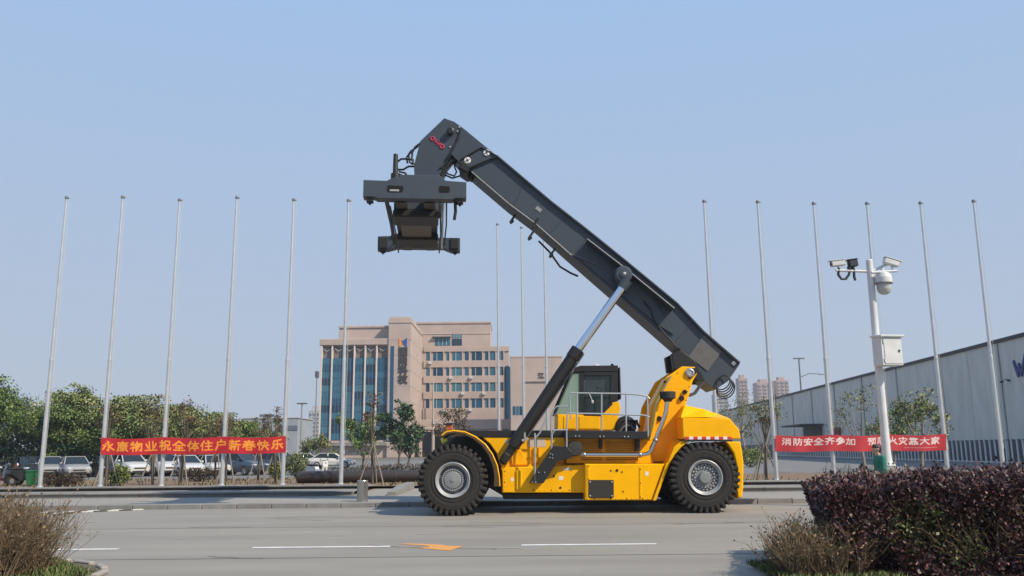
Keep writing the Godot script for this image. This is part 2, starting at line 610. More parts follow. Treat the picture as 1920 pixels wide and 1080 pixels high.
# ---------------------------------------------------------------- ground, road, kerb, plaza
func build_ground() -> void:
	var b := MB.new()
	flat(b, rect(-1800, 1800, -2600, 60), -0.02)
	struct("ground", b, detailed(mat(lin(0.16, 0.145, 0.12), 0.95, 0.0, "blotch", 40.0), "fine", 3.0))
	b = MB.new()
	flat(b, rect(-70, 70, -25.2, 14), 0.0)
	var asphalt := detailed(mat(lin(0.312, 0.287, 0.250), 0.88, 0.0, "worn", 17.0), "fine", 0.7)
	asphalt.uv1_scale = Vector3(1.0 / 34.0, 1.0 / 17.0, 1.0 / 8.0)   # wear drawn out along the lanes
	struct("road", b, asphalt)
	# jagged cracks
	b = MB.new()
	for c in 9:
		var x := rng.randf_range(-9.0, 6.0)
		var z := rng.randf_range(-22.0, -12.5)
		var dir := Vector2(1, rng.randf_range(-0.5, 0.5)).normalized()
		for k in rng.randi_range(5, 14):
			var nx := x + dir.x * 0.22 + rng.randf_range(-0.03, 0.03)
			var nz := z + dir.y * 0.22 + rng.randf_range(-0.09, 0.09)
			var w := rng.randf_range(0.008, 0.02)
			flat(b, PackedVector2Array([Vector2(x, z - w), Vector2(nx, nz - w), Vector2(nx, nz + w), Vector2(x, z + w)]), 0.0042)
			x = nx
			z = nz
	obj("road_crack", b, mat(lin(0.10, 0.095, 0.09), 0.95)).set_meta("kind", "stuff")
	# faint worn seams and tar lines across the road
	b = MB.new()
	for s in [[-26.0, 30.0, -18.9, 0.03], [-30.0, 30.0, -13.55, 0.035]]:
		flat(b, rect(s[0], s[1], s[2], s[2] + s[3]), 0.0035)
	obj("road_seam", b, mat(lin(0.13, 0.128, 0.125), 0.9, 0.0, "speck", 2.0)).set_meta("kind", "structure")
	# lane marks
	var white := detailed(mat(lin(0.86, 0.86, 0.83), 0.75, 0.0, "blotch", 2.5), "fine", 0.5)
	var dash_x := [[-14.2, -11.6], [-9.4, -6.72], [-4.45, -2.11], [0.12, 2.41], [4.7, 7.0], [9.3, 11.6]]
	var place := ["", "left end of the lane mark row, by the dry bush", "left of the orange arrow", "right of the orange arrow, in front of the machine", "in front of the purple hedge", ""]
	for i in range(1, 5):
		b = MB.new()
		flat(b, rect(dash_x[i][0], dash_x[i][1], -15.08, -14.92), 0.005)
		var o := obj("lane_dash", b, white)
		o.set_meta("kind", "structure")
		o.set_meta("label", "white painted lane dash " + place[i])
	for c in [[-4.9, -18.3, 0.22], [-3.55, -17.0, 0.3], [-1.9, -17.1, 0.42], [-6.4, -16.6, 0.25], [2.9, -17.8, 0.3], [-0.4, -14.6, 0.5]]:
		b = MB.new()
		flat(b, rect(c[0], c[0] + c[2], c[1], c[1] + 0.07), 0.005)
		obj("paint_fleck", b, mat(lin(0.46, 0.44, 0.41), 0.8, 0.0, "speck", 0.8)).set_meta("kind", "structure")
	# arrow, worn orange paint
	b = MB.new()
	flat(b, PackedVector2Array([Vector2(-2.03, -15.36), Vector2(-1.86, -15.42), Vector2(-1.30, -15.20), Vector2(-1.12, -14.98), Vector2(-0.86, -14.95), Vector2(-1.05, -14.28), Vector2(-1.62, -14.72), Vector2(-1.42, -14.82), Vector2(-1.50, -15.04), Vector2(-1.80, -15.22)]), 0.005)
	var ar := obj("road_arrow", b, mat(lin(0.80, 0.36, 0.09), 0.8, 0.0, "speck", 1.6))
	ar.set_meta("kind", "structure")
	# kerb stones
	var kerb := Node3D.new()
	kerb.name = "kerb"
	kerb.set_meta("kind", "structure")
	add_child(kerb)
	var stones := []
	for k in 3:
		b = MB.new()
		b.box(Vector3(0, 0.055, 0), Vector3(0.985, 0.17, 0.30), 0.018)
		stones.append(b.mesh())
	var km := []
	for k in 3:
		var g := 0.25 + 0.025 * k
		km.append(detailed(mat(lin(g, g * 0.97, g * 0.92), 0.9, 0.0, "blotch", 3.0), "fine", 0.4))
	for i in 56:
		var x := -26.5 + i * 1.0
		piece("kerb_stone", stones[i % 3], km[rng.randi() % 3], kerb, Transform3D(Basis(Vector3.UP, rng.randf_range(-0.004, 0.004)), Vector3(x, rng.randf_range(-0.004, 0.004), -25.36)))
	# plaza behind the kerb
	b = MB.new()
	flat(b, rect(-70, 70, -36.0, -25.505), 0.12)
	flat(b, rect(-70, -27, -25.505, -25.2), 0.12)
	struct("pavement", b, detailed(mat(lin(0.33, 0.305, 0.27), 0.9, 0.0, "cloudy", 9.0, "grit", 0.1), "fine", 0.8))
	var seam := mat(lin(0.14, 0.135, 0.125), 0.95)
	b = MB.new()
	for i in 5:
		flat(b, rect(-40, 40, -26.5 - i * 0.75, -26.484 - i * 0.75), 0.1245)
	obj("paving_joint", b, seam).set_meta("kind", "structure")
	# two long steps of stone slabs that carry the flagpoles
	var plinth := Node3D.new()
	plinth.name = "flagpole_plinth"
	plinth.set_meta("kind", "structure")
	add_child(plinth)
	var slab := MB.new()
	slab.box(Vector3(0, 0, 0), Vector3(1.785, 0.055, 0.62), 0.012)
	var slab_mesh := slab.mesh()
	var riser := MB.new()
	riser.box(Vector3(0, 0, 0), Vector3(1.792, 0.15, 0.2), 0.004)
	var riser_mesh := riser.mesh()
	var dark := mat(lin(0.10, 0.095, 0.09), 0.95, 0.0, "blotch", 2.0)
	var core := MB.new()
	for side in [[-43.2, -4.3], [6.6, 40.0]]:
		var x0: float = side[0]
		var n := int((side[1] - x0) / 1.8)
		for i in n:
			var x := x0 + 0.9 + i * 1.8
			piece("step_slab", slab_mesh, km[rng.randi() % 3], plinth, Transform3D(Basis.IDENTITY, Vector3(x, 0.262 + rng.randf_range(-0.004, 0.004), -29.6)))
			piece("step_riser", riser_mesh, km[rng.randi() % 3], plinth, Transform3D(Basis.IDENTITY, Vector3(x, 0.158, -29.45)))
			piece("step_slab", slab_mesh, km[rng.randi() % 3], plinth, Transform3D(Basis.IDENTITY, Vector3(x, 0.372 + rng.randf_range(-0.004, 0.004), -31.9)))
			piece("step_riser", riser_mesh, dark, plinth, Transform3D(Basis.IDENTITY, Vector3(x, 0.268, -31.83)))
		flat(core, rect(x0, x0 + n * 1.8, -31.8, -29.8), 0.255)
		flat(core, rect(x0, x0 + n * 1.8, -34.6, -31.9), 0.30)
	obj("plinth_top", core, detailed(mat(lin(0.27, 0.255, 0.23), 0.9, 0.0, "blotch", 6.0), "fine", 0.7), plinth)
	# sloping end of the steps beside the machine
	b = MB.new()
	b.prism(PackedVector2Array([Vector2(-34.6, 0.12), Vector2(-29.3, 0.12), Vector2(-29.3, 0.24), Vector2(-31.9, 0.37), Vector2(-34.6, 0.37)]), -0.15, 0.15, 0.01, Transform3D(Basis(Vector3(0, 0, -1), Vector3(0, 1, 0), Vector3(1, 0, 0)), Vector3(-4.1, 0, 0)).scaled_local(Vector3(-1, 1, 1)))
	obj("end_stone", b, km[1], plinth)
	# planting bed of bare soil, and the car park beyond
	b = MB.new()
	flat(b, rect(-30, 40, -46.5, -34.6), 0.22)
	struct("soil_bed", b, detailed(mat(lin(0.30, 0.20, 0.125), 0.97, 0.0, "blotch", 7.0, "grit", 0.5), "speck", 1.7))
	b = MB.new()
	flat(b, rect(-75, 8, -140.0, -46.5), -0.015)
	flat(b, rect(8, 46, -140.0, -46.5), 0.10)
	struct("car_park", b, detailed(mat(lin(0.20, 0.195, 0.19), 0.9, 0.0, "cloudy", 14.0), "fine", 1.5))
	b = MB.new()
	flat(b, rect(-70, -17.5, -46.5, -36.0), 0.21)
	struct("side_pavement", b, detailed(mat(lin(0.24, 0.225, 0.20), 0.9, 0.0, "blotch", 6.0), "fine", 1.2))
	# thin grass on the soil
	b = MB.new()
	for i in 5200:
		var x := rng.randf_range(-24.0, 12.0)
		var z := rng.randf_range(-46.0, -34.8)
		var patch := sin(x * 0.9) + sin(z * 1.3 + x * 0.4)
		if patch < 0.35 and rng.randf() < 0.9:
			continue
		var k := rng.randf_range(0.7, 1.3)
		b.col = Color(0.13 * k, 0.125 * k, 0.045 * k) if rng.randf() < 0.55 else Color(0.22 * k, 0.17 * k, 0.08 * k)
		leaf(b, Vector3(x, 0.2, z), (rdir() * 0.6 + Vector3.UP).normalized(), rdir(), rng.randf_range(0.08, 0.22), 0.025, Vector3.UP)
	obj("bed_grass", b, green).set_meta("kind", "stuff")
	# chequered edge strips where the road widens on the left
	var strip := Node3D.new()
	strip.name = "road_edge_marking"
	strip.set_meta("kind", "structure")
	add_child(strip)
	b = MB.new()
	b.box(Vector3.ZERO, Vector3(0.30, 0.035, 0.16), 0.01)
	var blk := b.mesh()
	var pale := mat(lin(0.60, 0.585, 0.55), 0.85, 0.0, "speck", 1.5)
	var black := mat(lin(0.06, 0.058, 0.055), 0.85)
	for row in 2:
		for i in 15:
			var f := i / 14.0
			var x := lerpf(-10.75, -14.6, f)
			var z := lerpf(-25.0, -21.6, f) + sin(f * PI) * -0.35 - row * (0.15 + 0.75 * f)
			if row == 1 and z < -25.05:
				continue
			piece("edge_block", blk, pale if i % 2 == 0 else black, strip, Transform3D(Basis(Vector3.UP, 0.72), Vector3(x, 0.012, z)))

# ---------------------------------------------------------------- the reach stacker
func wheel(parent: Node3D, at: Vector3, out: float, rear: bool, rubber: Material, steel: Material, dull: Material, shade: Material) -> void:
	var w := sub("wheel", parent, at)
	var xf := Transform3D(Basis(Vector3.RIGHT, PI / 2.0 * out), Vector3.ZERO)   # local y points outwards
	var b := MB.new()
	b.lathe(PackedVector2Array([Vector2(0.42, -0.27), Vector2(0.47, -0.285), Vector2(0.62, -0.30), Vector2(0.74, -0.285), Vector2(0.80, -0.24), Vector2(0.815, 0.0), Vector2(0.80, 0.24), Vector2(0.74, 0.285), Vector2(0.62, 0.30), Vector2(0.47, 0.285), Vector2(0.42, 0.27)]), xf, 48)
	for rr in [0.52, 0.70]:
		b.lathe(PackedVector2Array([Vector2(rr + 0.012, 0.29), Vector2(rr + 0.008, 0.306), Vector2(rr - 0.008, 0.306), Vector2(rr - 0.012, 0.29)]), xf, 40)
	obj("tyre", b, rubber, w)
	b = MB.new()
	var count := 34
	for i in count:
		for s in [-1.0, 1.0]:
			var a: float = TAU * (i + (0.5 if s > 0 else 0.0)) / count
			var e := Vector3(cos(a), 0, sin(a))
			var tdir := Vector3(-sin(a), 0, cos(a))
			# shoulder lug: across the tread and down the shoulder
			var bs := Basis(tdir, (Vector3.UP + tdir * 0.35 * s).normalized(), e).orthonormalized()
			b.box(xf * (e * 0.835 + Vector3.UP * 0.14 * s), Vector3(0.088, 0.29, 0.085), 0.012, xf.basis * bs)
			b.box(xf * (e * 0.775 + Vector3.UP * 0.272 * s), Vector3(0.075, 0.055, 0.17), 0.014, xf.basis * Basis(tdir, Vector3.UP, e).orthonormalized())
	obj("tread", b, rubber, w, Vector3.ZERO, true)
	b = MB.new()
	b.lathe(PackedVector2Array([Vector2(0.435, 0.262), Vector2(0.435, 0.305), Vector2(0.42, 0.315), Vector2(0.40, 0.305), Vector2(0.385, 0.27), Vector2(0.36, 0.258), Vector2(0.35, 0.23), Vector2(0.335, 0.10 if not rear else 0.16)]), xf, 48)
	obj("rim", b, steel, w)
	b = MB.new()
	if rear:
		b.lathe(PackedVector2Array([Vector2(0.335, 0.16), Vector2(0.27, 0.20), Vector2(0.15, 0.21), Vector2(0.148, 0.30), Vector2(0.13, 0.325), Vector2(0, 0.33)]), xf, 36)
	else:
		b.lathe(PackedVector2Array([Vector2(0.335, 0.10), Vector2(0.29, 0.115), Vector2(0.28, 0.20), Vector2(0.225, 0.205), Vector2(0.215, 0.235), Vector2(0.19, 0.245), Vector2(0.05, 0.262), Vector2(0.045, 0.275), Vector2(0, 0.277)]), xf, 36)
	obj("hub", b, dull, w)
	b = MB.new()
	var nn := 20 if rear else 28
	for i in nn:
		var a := TAU * i / nn
		var e := Vector3(cos(a), 0, sin(a))
		var rr := 0.245 if rear else 0.253
		b.lathe(PackedVector2Array([Vector2(0.021, 0.19), Vector2(0.021, 0.25), Vector2(0.0, 0.255)]), Transform3D(xf.basis, xf * (e * rr)), 6)
	obj("wheel_nuts", b, steel, w, Vector3.ZERO, true)
	if rear:
		b = MB.new()
		for i in 20:
			var a := TAU * (i + 0.5) / 20
			var e := Vector3(cos(a), 0, sin(a))
			b.box(xf * (e * 0.305 + Vector3.UP * 0.20), Vector3(0.05, 0.05, 0.05), 0.012, xf.basis * Basis(Vector3(-sin(a), 0, cos(a)), Vector3.UP, e).orthonormalized())
		obj("rim_clamps", b, steel, w, Vector3.ZERO, true)
	b = MB.new()
	b.lathe(PackedVector2Array([Vector2(0.34, 0.02), Vector2(0, 0.021)]), xf, 24)
	b.lathe(PackedVector2Array([Vector2(0, -0.2), Vector2(0.43, -0.2)]), xf, 24)
	obj("wheel_well_disc", b, shade, w)

func build_stacker() -> void:
	var t := thing("reach_stacker", "huge yellow reach stacker with raised dark grey boom and container spreader", "reach stacker", Vector3(1.7, 0, -23.65))
	var yellow := detailed(mat(lin(0.97, 0.475, 0.0), 0.42, 0.0, "soft", 2.3, "dents", 0.03), "soft_fine", 0.6)
	yellow.clearcoat_enabled = true
	yellow.metallic_specular = 0.22
	yellow.clearcoat = 0.22
	yellow.clearcoat_roughness = 0.12
	var grey := detailed(mat(lin(0.043, 0.057, 0.076), 0.45, 0.0, "soft", 2.0, "dents", 0.04), "soft_fine", 0.5)
	var plate := mat(lin(0.115, 0.115, 0.12), 0.6, 0.0, "blotch", 1.4)
	var black := mat(lin(0.013, 0.013, 0.014), 0.5, 0.0, "blotch", 0.7)
	var rubber := detailed(mat(lin(0.030, 0.027, 0.025), 0.86, 0.0, "blotch", 0.8, "grit", 0.25), "fine", 0.2)
	var silver := mat(lin(0.40, 0.41, 0.42), 0.45, 0.25, "blotch", 0.5)
	var hubgrey := mat(lin(0.26, 0.27, 0.28), 0.5, 0.15, "blotch", 0.4)
	var chrome := mat(lin(0.72, 0.73, 0.75), 0.12, 1.0)
	var inox := mat(lin(0.70, 0.66, 0.60), 0.22, 1.0, "fine", 0.3)
	var rail := mat(lin(0.42, 0.44, 0.46), 0.4, 0.5)
	var white := mat(lin(0.72, 0.70, 0.68), 0.6)
	var red := mat(lin(0.55, 0.035, 0.03), 0.5)
	var pink := mat(lin(0.40, 0.025, 0.075), 0.6)
	var glass := StandardMaterial3D.new()
	glass.albedo_color = Color(0.58, 0.68, 0.62, 0.52)
	glass.transparency = BaseMaterial3D.TRANSPARENCY_ALPHA
	glass.roughness = 0.04
	var tinted := glass.duplicate()
	tinted.albedo_color = Color(0.14, 0.20, 0.19, 0.55)
	var b: MB
	# ---- wheels
	var fw := Vector3(-3.219, 0.862, 1.78)
	var rw := Vector3(3.077, 0.827, 1.72)
	fw.y = 0.868
	rw.y = 0.868
	for s in [1.0, -1.0]:
		wheel(t, Vector3(fw.x, fw.y, 1.76 * s), s, false, rubber, silver, hubgrey, black)
		wheel(t, Vector3(fw.x, fw.y, 1.10 * s), s, false, rubber, silver, hubgrey, black)
		wheel(t, Vector3(rw.x, rw.y, 1.62 * s), s, true, rubber, silver, hubgrey, black)
	b = MB.new()
	b.box(Vector3(fw.x, 0.87, 0), Vector3(0.55, 0.6, 1.7), 0.08)
	obj("front_axle", b, black, t)
	b = MB.new()
	b.box(Vector3(rw.x, 0.87, 0), Vector3(0.5, 0.5, 2.6), 0.08)
	obj("rear_axle", b, black, t)
	# ---- chassis
	b = MB.new()
	b.prism(PackedVector2Array([Vector2(-3.803, 1.967), Vector2(0.397, 1.927), Vector2(0.378, 1.202), Vector2(3.065, 1.177), Vector2(3.042, 0.694), Vector2(1.833, 0.431), Vector2(-2.034, 0.426), Vector2(-2.595, 0.747), Vector2(-3.796, 1.103)]), -0.62, 0.62, 0.03)
	obj("chassis_beam", b, black, t)
	b = MB.new()
	b.prism(PackedVector2Array([Vector2(-2.535, 1.935), Vector2(-0.339, 1.914), Vector2(-0.354, 1.202), Vector2(0.161, 1.197), Vector2(0.142, 0.48), Vector2(-2.014, 0.5), Vector2(-2.044, 1.164), Vector2(-2.146, 1.506), Vector2(-2.312, 1.74)]), -1.0, 1.0, 0.02)
	obj("front_frame", b, yellow, t)
	b = MB.new()
	b.prism(PackedVector2Array([Vector2(-2.027, 0.481), Vector2(0.126, 0.461), Vector2(0.095, 0.32), Vector2(-1.973, 0.34)]), -1.02, 1.02, 0.01)
	obj("frame_sill", b, black, t)
	for zz in [[0.95, 1.45], [-1.45, -0.95]]:
		b = MB.new()
		b.prism(PackedVector2Array([Vector2(-2.003, 1.092), Vector2(-1.935, 1.145), Vector2(0.123, 1.199), Vector2(0.106, 0.502), Vector2(-1.994, 0.522)]), zz[0], zz[1], 0.02)
		obj("side_panel", b, yellow, t)
	# welded ribs and pads on the front frame
	var pads := [PackedVector2Array([Vector2(-1.796, 1.667), Vector2(-1.545, 1.664), Vector2(-1.3, 1.198), Vector2(-1.744, 1.202)]), PackedVector2Array([Vector2(-1.182, 1.634), Vector2(-1.043, 1.632), Vector2(-1.049, 1.25), Vector2(-1.188, 1.251)]), PackedVector2Array([Vector2(-1.636, 1.075), Vector2(-1.5, 1.074), Vector2(-1.505, 0.597), Vector2(-1.641, 0.598)]), PackedVector2Array([Vector2(-0.626, 1.546), Vector2(-0.403, 1.517), Vector2(-0.409, 1.244), Vector2(-0.548, 1.245)])]
	for p in pads:
		b = MB.new()
		var low_rib: bool = p[0].y < 1.2
		b.prism(p, 1.44 if low_rib else 0.96, 1.49 if low_rib else 1.05, 0.012)
		obj("frame_rib", b, yellow, t)
	b = MB.new()
	b.prism(PackedVector2Array([Vector2(-3.108, 2.106), Vector2(-0.308, 2.079), Vector2(-0.312, 1.9), Vector2(-2.856, 1.924)]), -1.02, 1.02, 0.01)
	obj("deck_plate", b, black, t)
	# side tank with its slanted rear edge
	b = MB.new()
	b.prism(PackedVector2Array([Vector2(0.103, 1.223), Vector2(2.111, 1.204), Vector2(1.765, 0.317), Vector2(0.081, 0.333)]), 0.9, 1.70, 0.02)
	obj("side_tank", b, yellow, t)
	b = MB.new()
	b.prism(PackedVector2Array([Vector2(0.103, 1.223), Vector2(2.111, 1.204), Vector2(1.765, 0.317), Vector2(0.081, 0.333)]), -1.70, -0.9, 0.02)
	obj("side_tank", b, yellow, t)
	b = MB.new()
	b.prism(PackedVector2Array([Vector2(2.15, 1.23), Vector2(2.23, 1.203), Vector2(1.843, 0.31), Vector2(1.77, 0.311)]), 1.2, 1.76, 0.01)
	obj("tank_edge_flange", b, yellow, t)
	for sx in [1102, 1205]:
		pass
	b = MB.new()
	b.prism(PackedVector2Array([Vector2(0.156, 1.209), Vector2(0.223, 1.209), Vector2(0.201, 0.345), Vector2(0.134, 0.346)]), 1.68, 1.716, 0.005)
	obj("tank_strap", b, yellow, t)
	b = MB.new()
	b.prism(PackedVector2Array([Vector2(1.473, 1.131), Vector2(1.527, 1.131), Vector2(1.497, 0.346), Vector2(1.444, 0.346)]), 1.68, 1.714, 0.005)
	obj("tank_strap", b, yellow, t)
	b = MB.new()
	b.prism(PackedVector2Array([Vector2(0.172, 0.828), Vector2(0.803, 0.822), Vector2(0.815, 0.796), Vector2(0.803, 0.405), Vector2(0.775, 0.379), Vector2(0.187, 0.385), Vector2(0.161, 0.411)]), 1.66, 1.722, 0.006)
	var st := obj("step_box", b, mat(lin(0.028, 0.024, 0.020), 0.7, 0.0, "blotch", 0.5), t)
	for c in [Vector3(0.217, 0.776, 1.73), Vector3(0.766, 0.771, 1.73), Vector3(0.208, 0.437, 1.73), Vector3(0.756, 0.432, 1.73)]:
		b = MB.new()
		b.ball(c, Vector3(0.022, 0.022, 0.012), 5, 8)
		obj("bolt", b, silver, st)
	for c in [[Vector3(0.752, 1.052, 1.7), 0.022], [Vector3(0.907, 1.057, 1.7), 0.035], [Vector3(1.033, 1.017, 1.7), 0.02], [Vector3(1.044, 0.538, 1.7), 0.02], [Vector3(-0.679, 0.92, 1.45), 0.028], [Vector3(-0.515, 0.634, 1.45), 0.03]]:
		b = MB.new()
		b.lathe(PackedVector2Array([Vector2(c[1], -0.01), Vector2(c[1], 0.012), Vector2(0, 0.016)]), Transform3D(Basis(Vector3.RIGHT, PI / 2), c[0]), 10)
		obj("drain_plug", b, black, t)
	# mesh covered bay above the tank, under the walkway
	b = MB.new()
	b.prism(PackedVector2Array([Vector2(-0.327, 1.87), Vector2(1.761, 1.85), Vector2(1.901, 1.212), Vector2(-0.341, 1.233)]), -1.25, 1.22, 0.01)
	obj("engine_bay_side", b, yellow, t)
	for g in [[1091, 1128], [1136, 1198]]:
		b = MB.new()
		var lo := Vector3(0.06, 1.297, 1.25)
		var hi := Vector3(0.584, 1.793, 1.25)
		if g[0] == 1136:
			lo = Vector3(0.679, 1.291, 1.25)
			hi = Vector3(1.523, 1.784, 1.25)
		var nx := int((hi.x - lo.x) / 0.05)
		for i in nx + 1:
			b.box(Vector3(lerpf(lo.x, hi.x, float(i) / nx), (lo.y + hi.y) / 2, 1.235), Vector3(0.016, hi.y - lo.y, 0.03), 0.0)
		for i in 10:
			b.box(Vector3((lo.x + hi.x) / 2, lerpf(lo.y, hi.y, i / 9.0), 1.232), Vector3(hi.x - lo.x, 0.016, 0.03), 0.0)
		obj("vent_mesh", b, yellow, t, Vector3.ZERO, true)
		b = MB.new()
		b.box(Vector3((lo.x + hi.x) / 2, (lo.y + hi.y) / 2, 1.222), Vector3(hi.x - lo.x, hi.y - lo.y, 0.006), 0.0)
		obj("vent_opening", b, black, t)
	for p in [PackedVector2Array([Vector2(0.508, 1.831), Vector2(0.576, 1.83), Vector2(0.569, 1.589), Vector2(0.501, 1.59)]), PackedVector2Array([Vector2(1.433, 1.822), Vector2(1.529, 1.821), Vector2(1.518, 1.527), Vector2(1.423, 1.528)])]:
		b = MB.new()
		b.prism(p, 1.24, 1.6, 0.01)
		obj("walkway_bracket", b, black, t)
	# walkway, stair string, hand rails
	b = MB.new()
	b.prism(PackedVector2Array([Vector2(-0.38, 2.064), Vector2(1.704, 2.018), Vector2(1.696, 1.824), Vector2(-0.385, 1.864)]), 0.85, 1.75, 0.012)
	obj("walkway", b, black, t)
	b = MB.new()
	b.prism(PackedVector2Array([Vector2(-0.687, 1.681), Vector2(-0.35, 1.651), Vector2(-0.219, 1.517), Vector2(-0.222, 1.385), Vector2(-0.587, 1.297), Vector2(-0.958, 0.763), Vector2(-1.306, 0.766), Vector2(-1.196, 0.974)]), 1.45, 1.78, 0.012)
	var stair := obj("stair_string", b, black, t)
	for c in [Vector3(-1.075, 1.026, 1.8), Vector3(-0.928, 1.024, 1.8), Vector3(-0.787, 1.391, 1.8), Vector3(-0.719, 1.456, 1.8), Vector3(-0.772, 1.483, 1.8), Vector3(-0.72, 1.377, 1.8), Vector3(-1.239, 0.792, 1.8), Vector3(-1.159, 0.785, 1.8)]:
		b = MB.new()
		b.ball(c, Vector3(0.016, 0.016, 0.012), 5, 8)
		obj("bolt", b, silver, stair)
	var rails := [
		[Vector3(-0.237, 2.345, 1.72), Vector3(-0.251, 2.94, 1.72), Vector3(-0.208, 3.007, 1.72), Vector3(1.09, 2.981, 1.72), Vector3(1.499, 2.95, 1.72), Vector3(1.743, 2.907, 1.72), Vector3(1.795, 2.839, 1.72)],
		[Vector3(-0.274, 2.493, 1.72), Vector3(0.556, 2.472, 1.72), Vector3(1.085, 2.447, 1.72), Vector3(1.629, 2.428, 1.72), Vector3(1.777, 2.38, 1.72)],
		[Vector3(-0.062, 3.006, 1.72), Vector3(-0.087, 1.955, 1.72)], [Vector3(0.571, 2.993, 1.72), Vector3(0.54, 1.936, 1.72)], [Vector3(1.199, 2.98, 1.72), Vector3(1.163, 1.93, 1.72)], [Vector3(1.743, 2.907, 1.72), Vector3(1.717, 1.898, 1.72)],
		[Vector3(-0.315, 2.494, 1.72), Vector3(-0.338, 2.078, 1.72)], [Vector3(-0.352, 2.077, 1.74), Vector3(-0.637, 2.073, 1.74), Vector3(-0.72, 1.974, 1.74), Vector3(-0.743, 1.456, 1.74)], [Vector3(-0.346, 2.077, 1.74), Vector3(-0.355, 1.651, 1.74)],
		[Vector3(-0.741, 1.456, 1.7), Vector3(-0.724, 2.431, 1.7), Vector3(-0.666, 2.592, 1.7), Vector3(-0.583, 2.673, 1.7), Vector3(-0.296, 2.67, 1.7)], [Vector3(-1.154, 2.004, 1.76), Vector3(-1.17, 0.868, 1.76), Vector3(-1.131, 0.777, 1.76)], [Vector3(-1.154, 1.872, 1.7), Vector3(-1.03, 2.004, 1.7), Vector3(-0.889, 2.298, 1.7), Vector3(-0.861, 2.352, 1.7)],
	]
	for p in rails:
		b = MB.new()
		b.tube(p, 0.021, 0.021, 8)
		obj("hand_rail", b, rail, t)
	for c in [Vector3(-0.127, 1.915, 1.76), Vector3(-0.033, 1.914, 1.76), Vector3(0.494, 1.902, 1.76), Vector3(0.589, 1.901, 1.76), Vector3(1.116, 1.89, 1.76), Vector3(1.21, 1.889, 1.76)]:
		b = MB.new()
		b.ball(c, Vector3(0.02, 0.02, 0.014), 5, 8)
		obj("bolt", b, silver, t)
	# muffler, pipe and air cleaner
	b = MB.new()
	var mc := Vector3(-0.147, 1.61, 1.55)
	b.lathe(PackedVector2Array([Vector2(0, -0.55), Vector2(0.17, -0.55), Vector2(0.20, -0.5), Vector2(0.20, 0.12), Vector2(0.17, 0.17), Vector2(0, 0.18)]), Transform3D(Basis(Vector3.RIGHT, PI / 2), mc), 20)
	obj("muffler", b, mat(lin(0.035, 0.034, 0.032), 0.7, 0.0, "blotch", 0.6), t)
	b = MB.new()
	b.tube([Vector3(0.021, 1.448, 1.62), Vector3(0.427, 1.444, 1.62), Vector3(1.579, 1.433, 1.62), Vector3(1.702, 1.452, 1.62), Vector3(1.799, 1.524, 1.62), Vector3(2.175, 2.38, 1.62), Vector3(2.222, 2.514, 1.62), Vector3(2.241, 2.65, 1.62), Vector3(2.262, 2.813, 1.62)], 0.058, 0.058, 14)
	obj("exhaust_pipe", b, inox, t)
	b = MB.new()
	for c in [Vector3(0.089, 1.447, 1.62), Vector3(1.511, 1.434, 1.62), Vector3(1.919, 1.79, 1.62)]:
		b.ball(c, Vector3(0.075, 0.075, 0.075), 6, 10)
	obj("pipe_clamps", b, mat(lin(0.3, 0.29, 0.27), 0.4, 0.8), t, Vector3.ZERO, true)
	b = MB.new()
	var ac := Vector3(2.28, 2.908, 1.62)
	b.lathe(PackedVector2Array([Vector2(0, -0.14), Vector2(0.10, -0.14), Vector2(0.12, -0.09), Vector2(0.20, -0.05), Vector2(0.21, 0.10), Vector2(0.19, 0.12), Vector2(0, 0.12)]), Transform3D(Basis.IDENTITY, ac), 18)
	obj("air_cleaner", b, mat(lin(0.03, 0.026, 0.022), 0.75, 0.0, "blotch", 0.5), t)
	# ---- front fender, lamps
	b = MB.new()
	var outer := PackedVector2Array([Vector2(-3.496, 1.958), Vector2(-3.376, 2.043), Vector2(-3.187, 2.067), Vector2(-2.918, 2.032), Vector2(-2.65, 1.91), Vector2(-2.408, 1.723), Vector2(-2.235, 1.484), Vector2(-2.116, 1.208), Vector2(-2.065, 0.921), Vector2(-2.053, 0.7)])
	var inner := PackedVector2Array([Vector2(-3.482, 1.905), Vector2(-3.348, 1.989), Vector2(-3.174, 2.014), Vector2(-2.945, 1.979), Vector2(-2.703, 1.864), Vector2(-2.489, 1.691), Vector2(-2.329, 1.465), Vector2(-2.223, 1.196), Vector2(-2.185, 0.948), Vector2(-2.199, 0.701)])
	var ring := outer.duplicate()
	inner.reverse()
	ring.append_array(inner)
	b.prism(ring, 1.02, 2.02, 0.006)
	obj("front_fender", b, mat(lin(0.085, 0.046, 0.012), 0.45, 0.0, "blotch", 0.8), t)
	b = MB.new()
	b.prism(ring, -2.02, -1.02, 0.006)
	obj("front_fender", b, mat(lin(0.085, 0.046, 0.012), 0.45, 0.0, "blotch", 0.8), t)
	b = MB.new()
	var edge := []
	for p in outer:
		edge.append(Vector3(p.x, p.y + 0.008, 2.0))
	b.tube(edge.slice(0, 10), 0.026, 0.02, 6)
	obj("fender_edge", b, yellow, t)
	b = MB.new()
	b.prism(PackedVector2Array([Vector2(-3.43, 2.236), Vector2(-3.255, 2.247), Vector2(-3.241, 2.101), Vector2(-3.403, 2.089)]), 1.55, 1.8, 0.01)
	obj("turn_lamp", b, mat(lin(0.42, 0.10, 0.03), 0.35), t)
	b = MB.new()
	b.prism(PackedVector2Array([Vector2(-3.458, 2.263), Vector2(-3.242, 2.281), Vector2(-3.242, 2.241), Vector2(-3.444, 2.223)]), 1.5, 1.84, 0.005)
	obj("lamp_guard", b, black, t)
	b = MB.new()
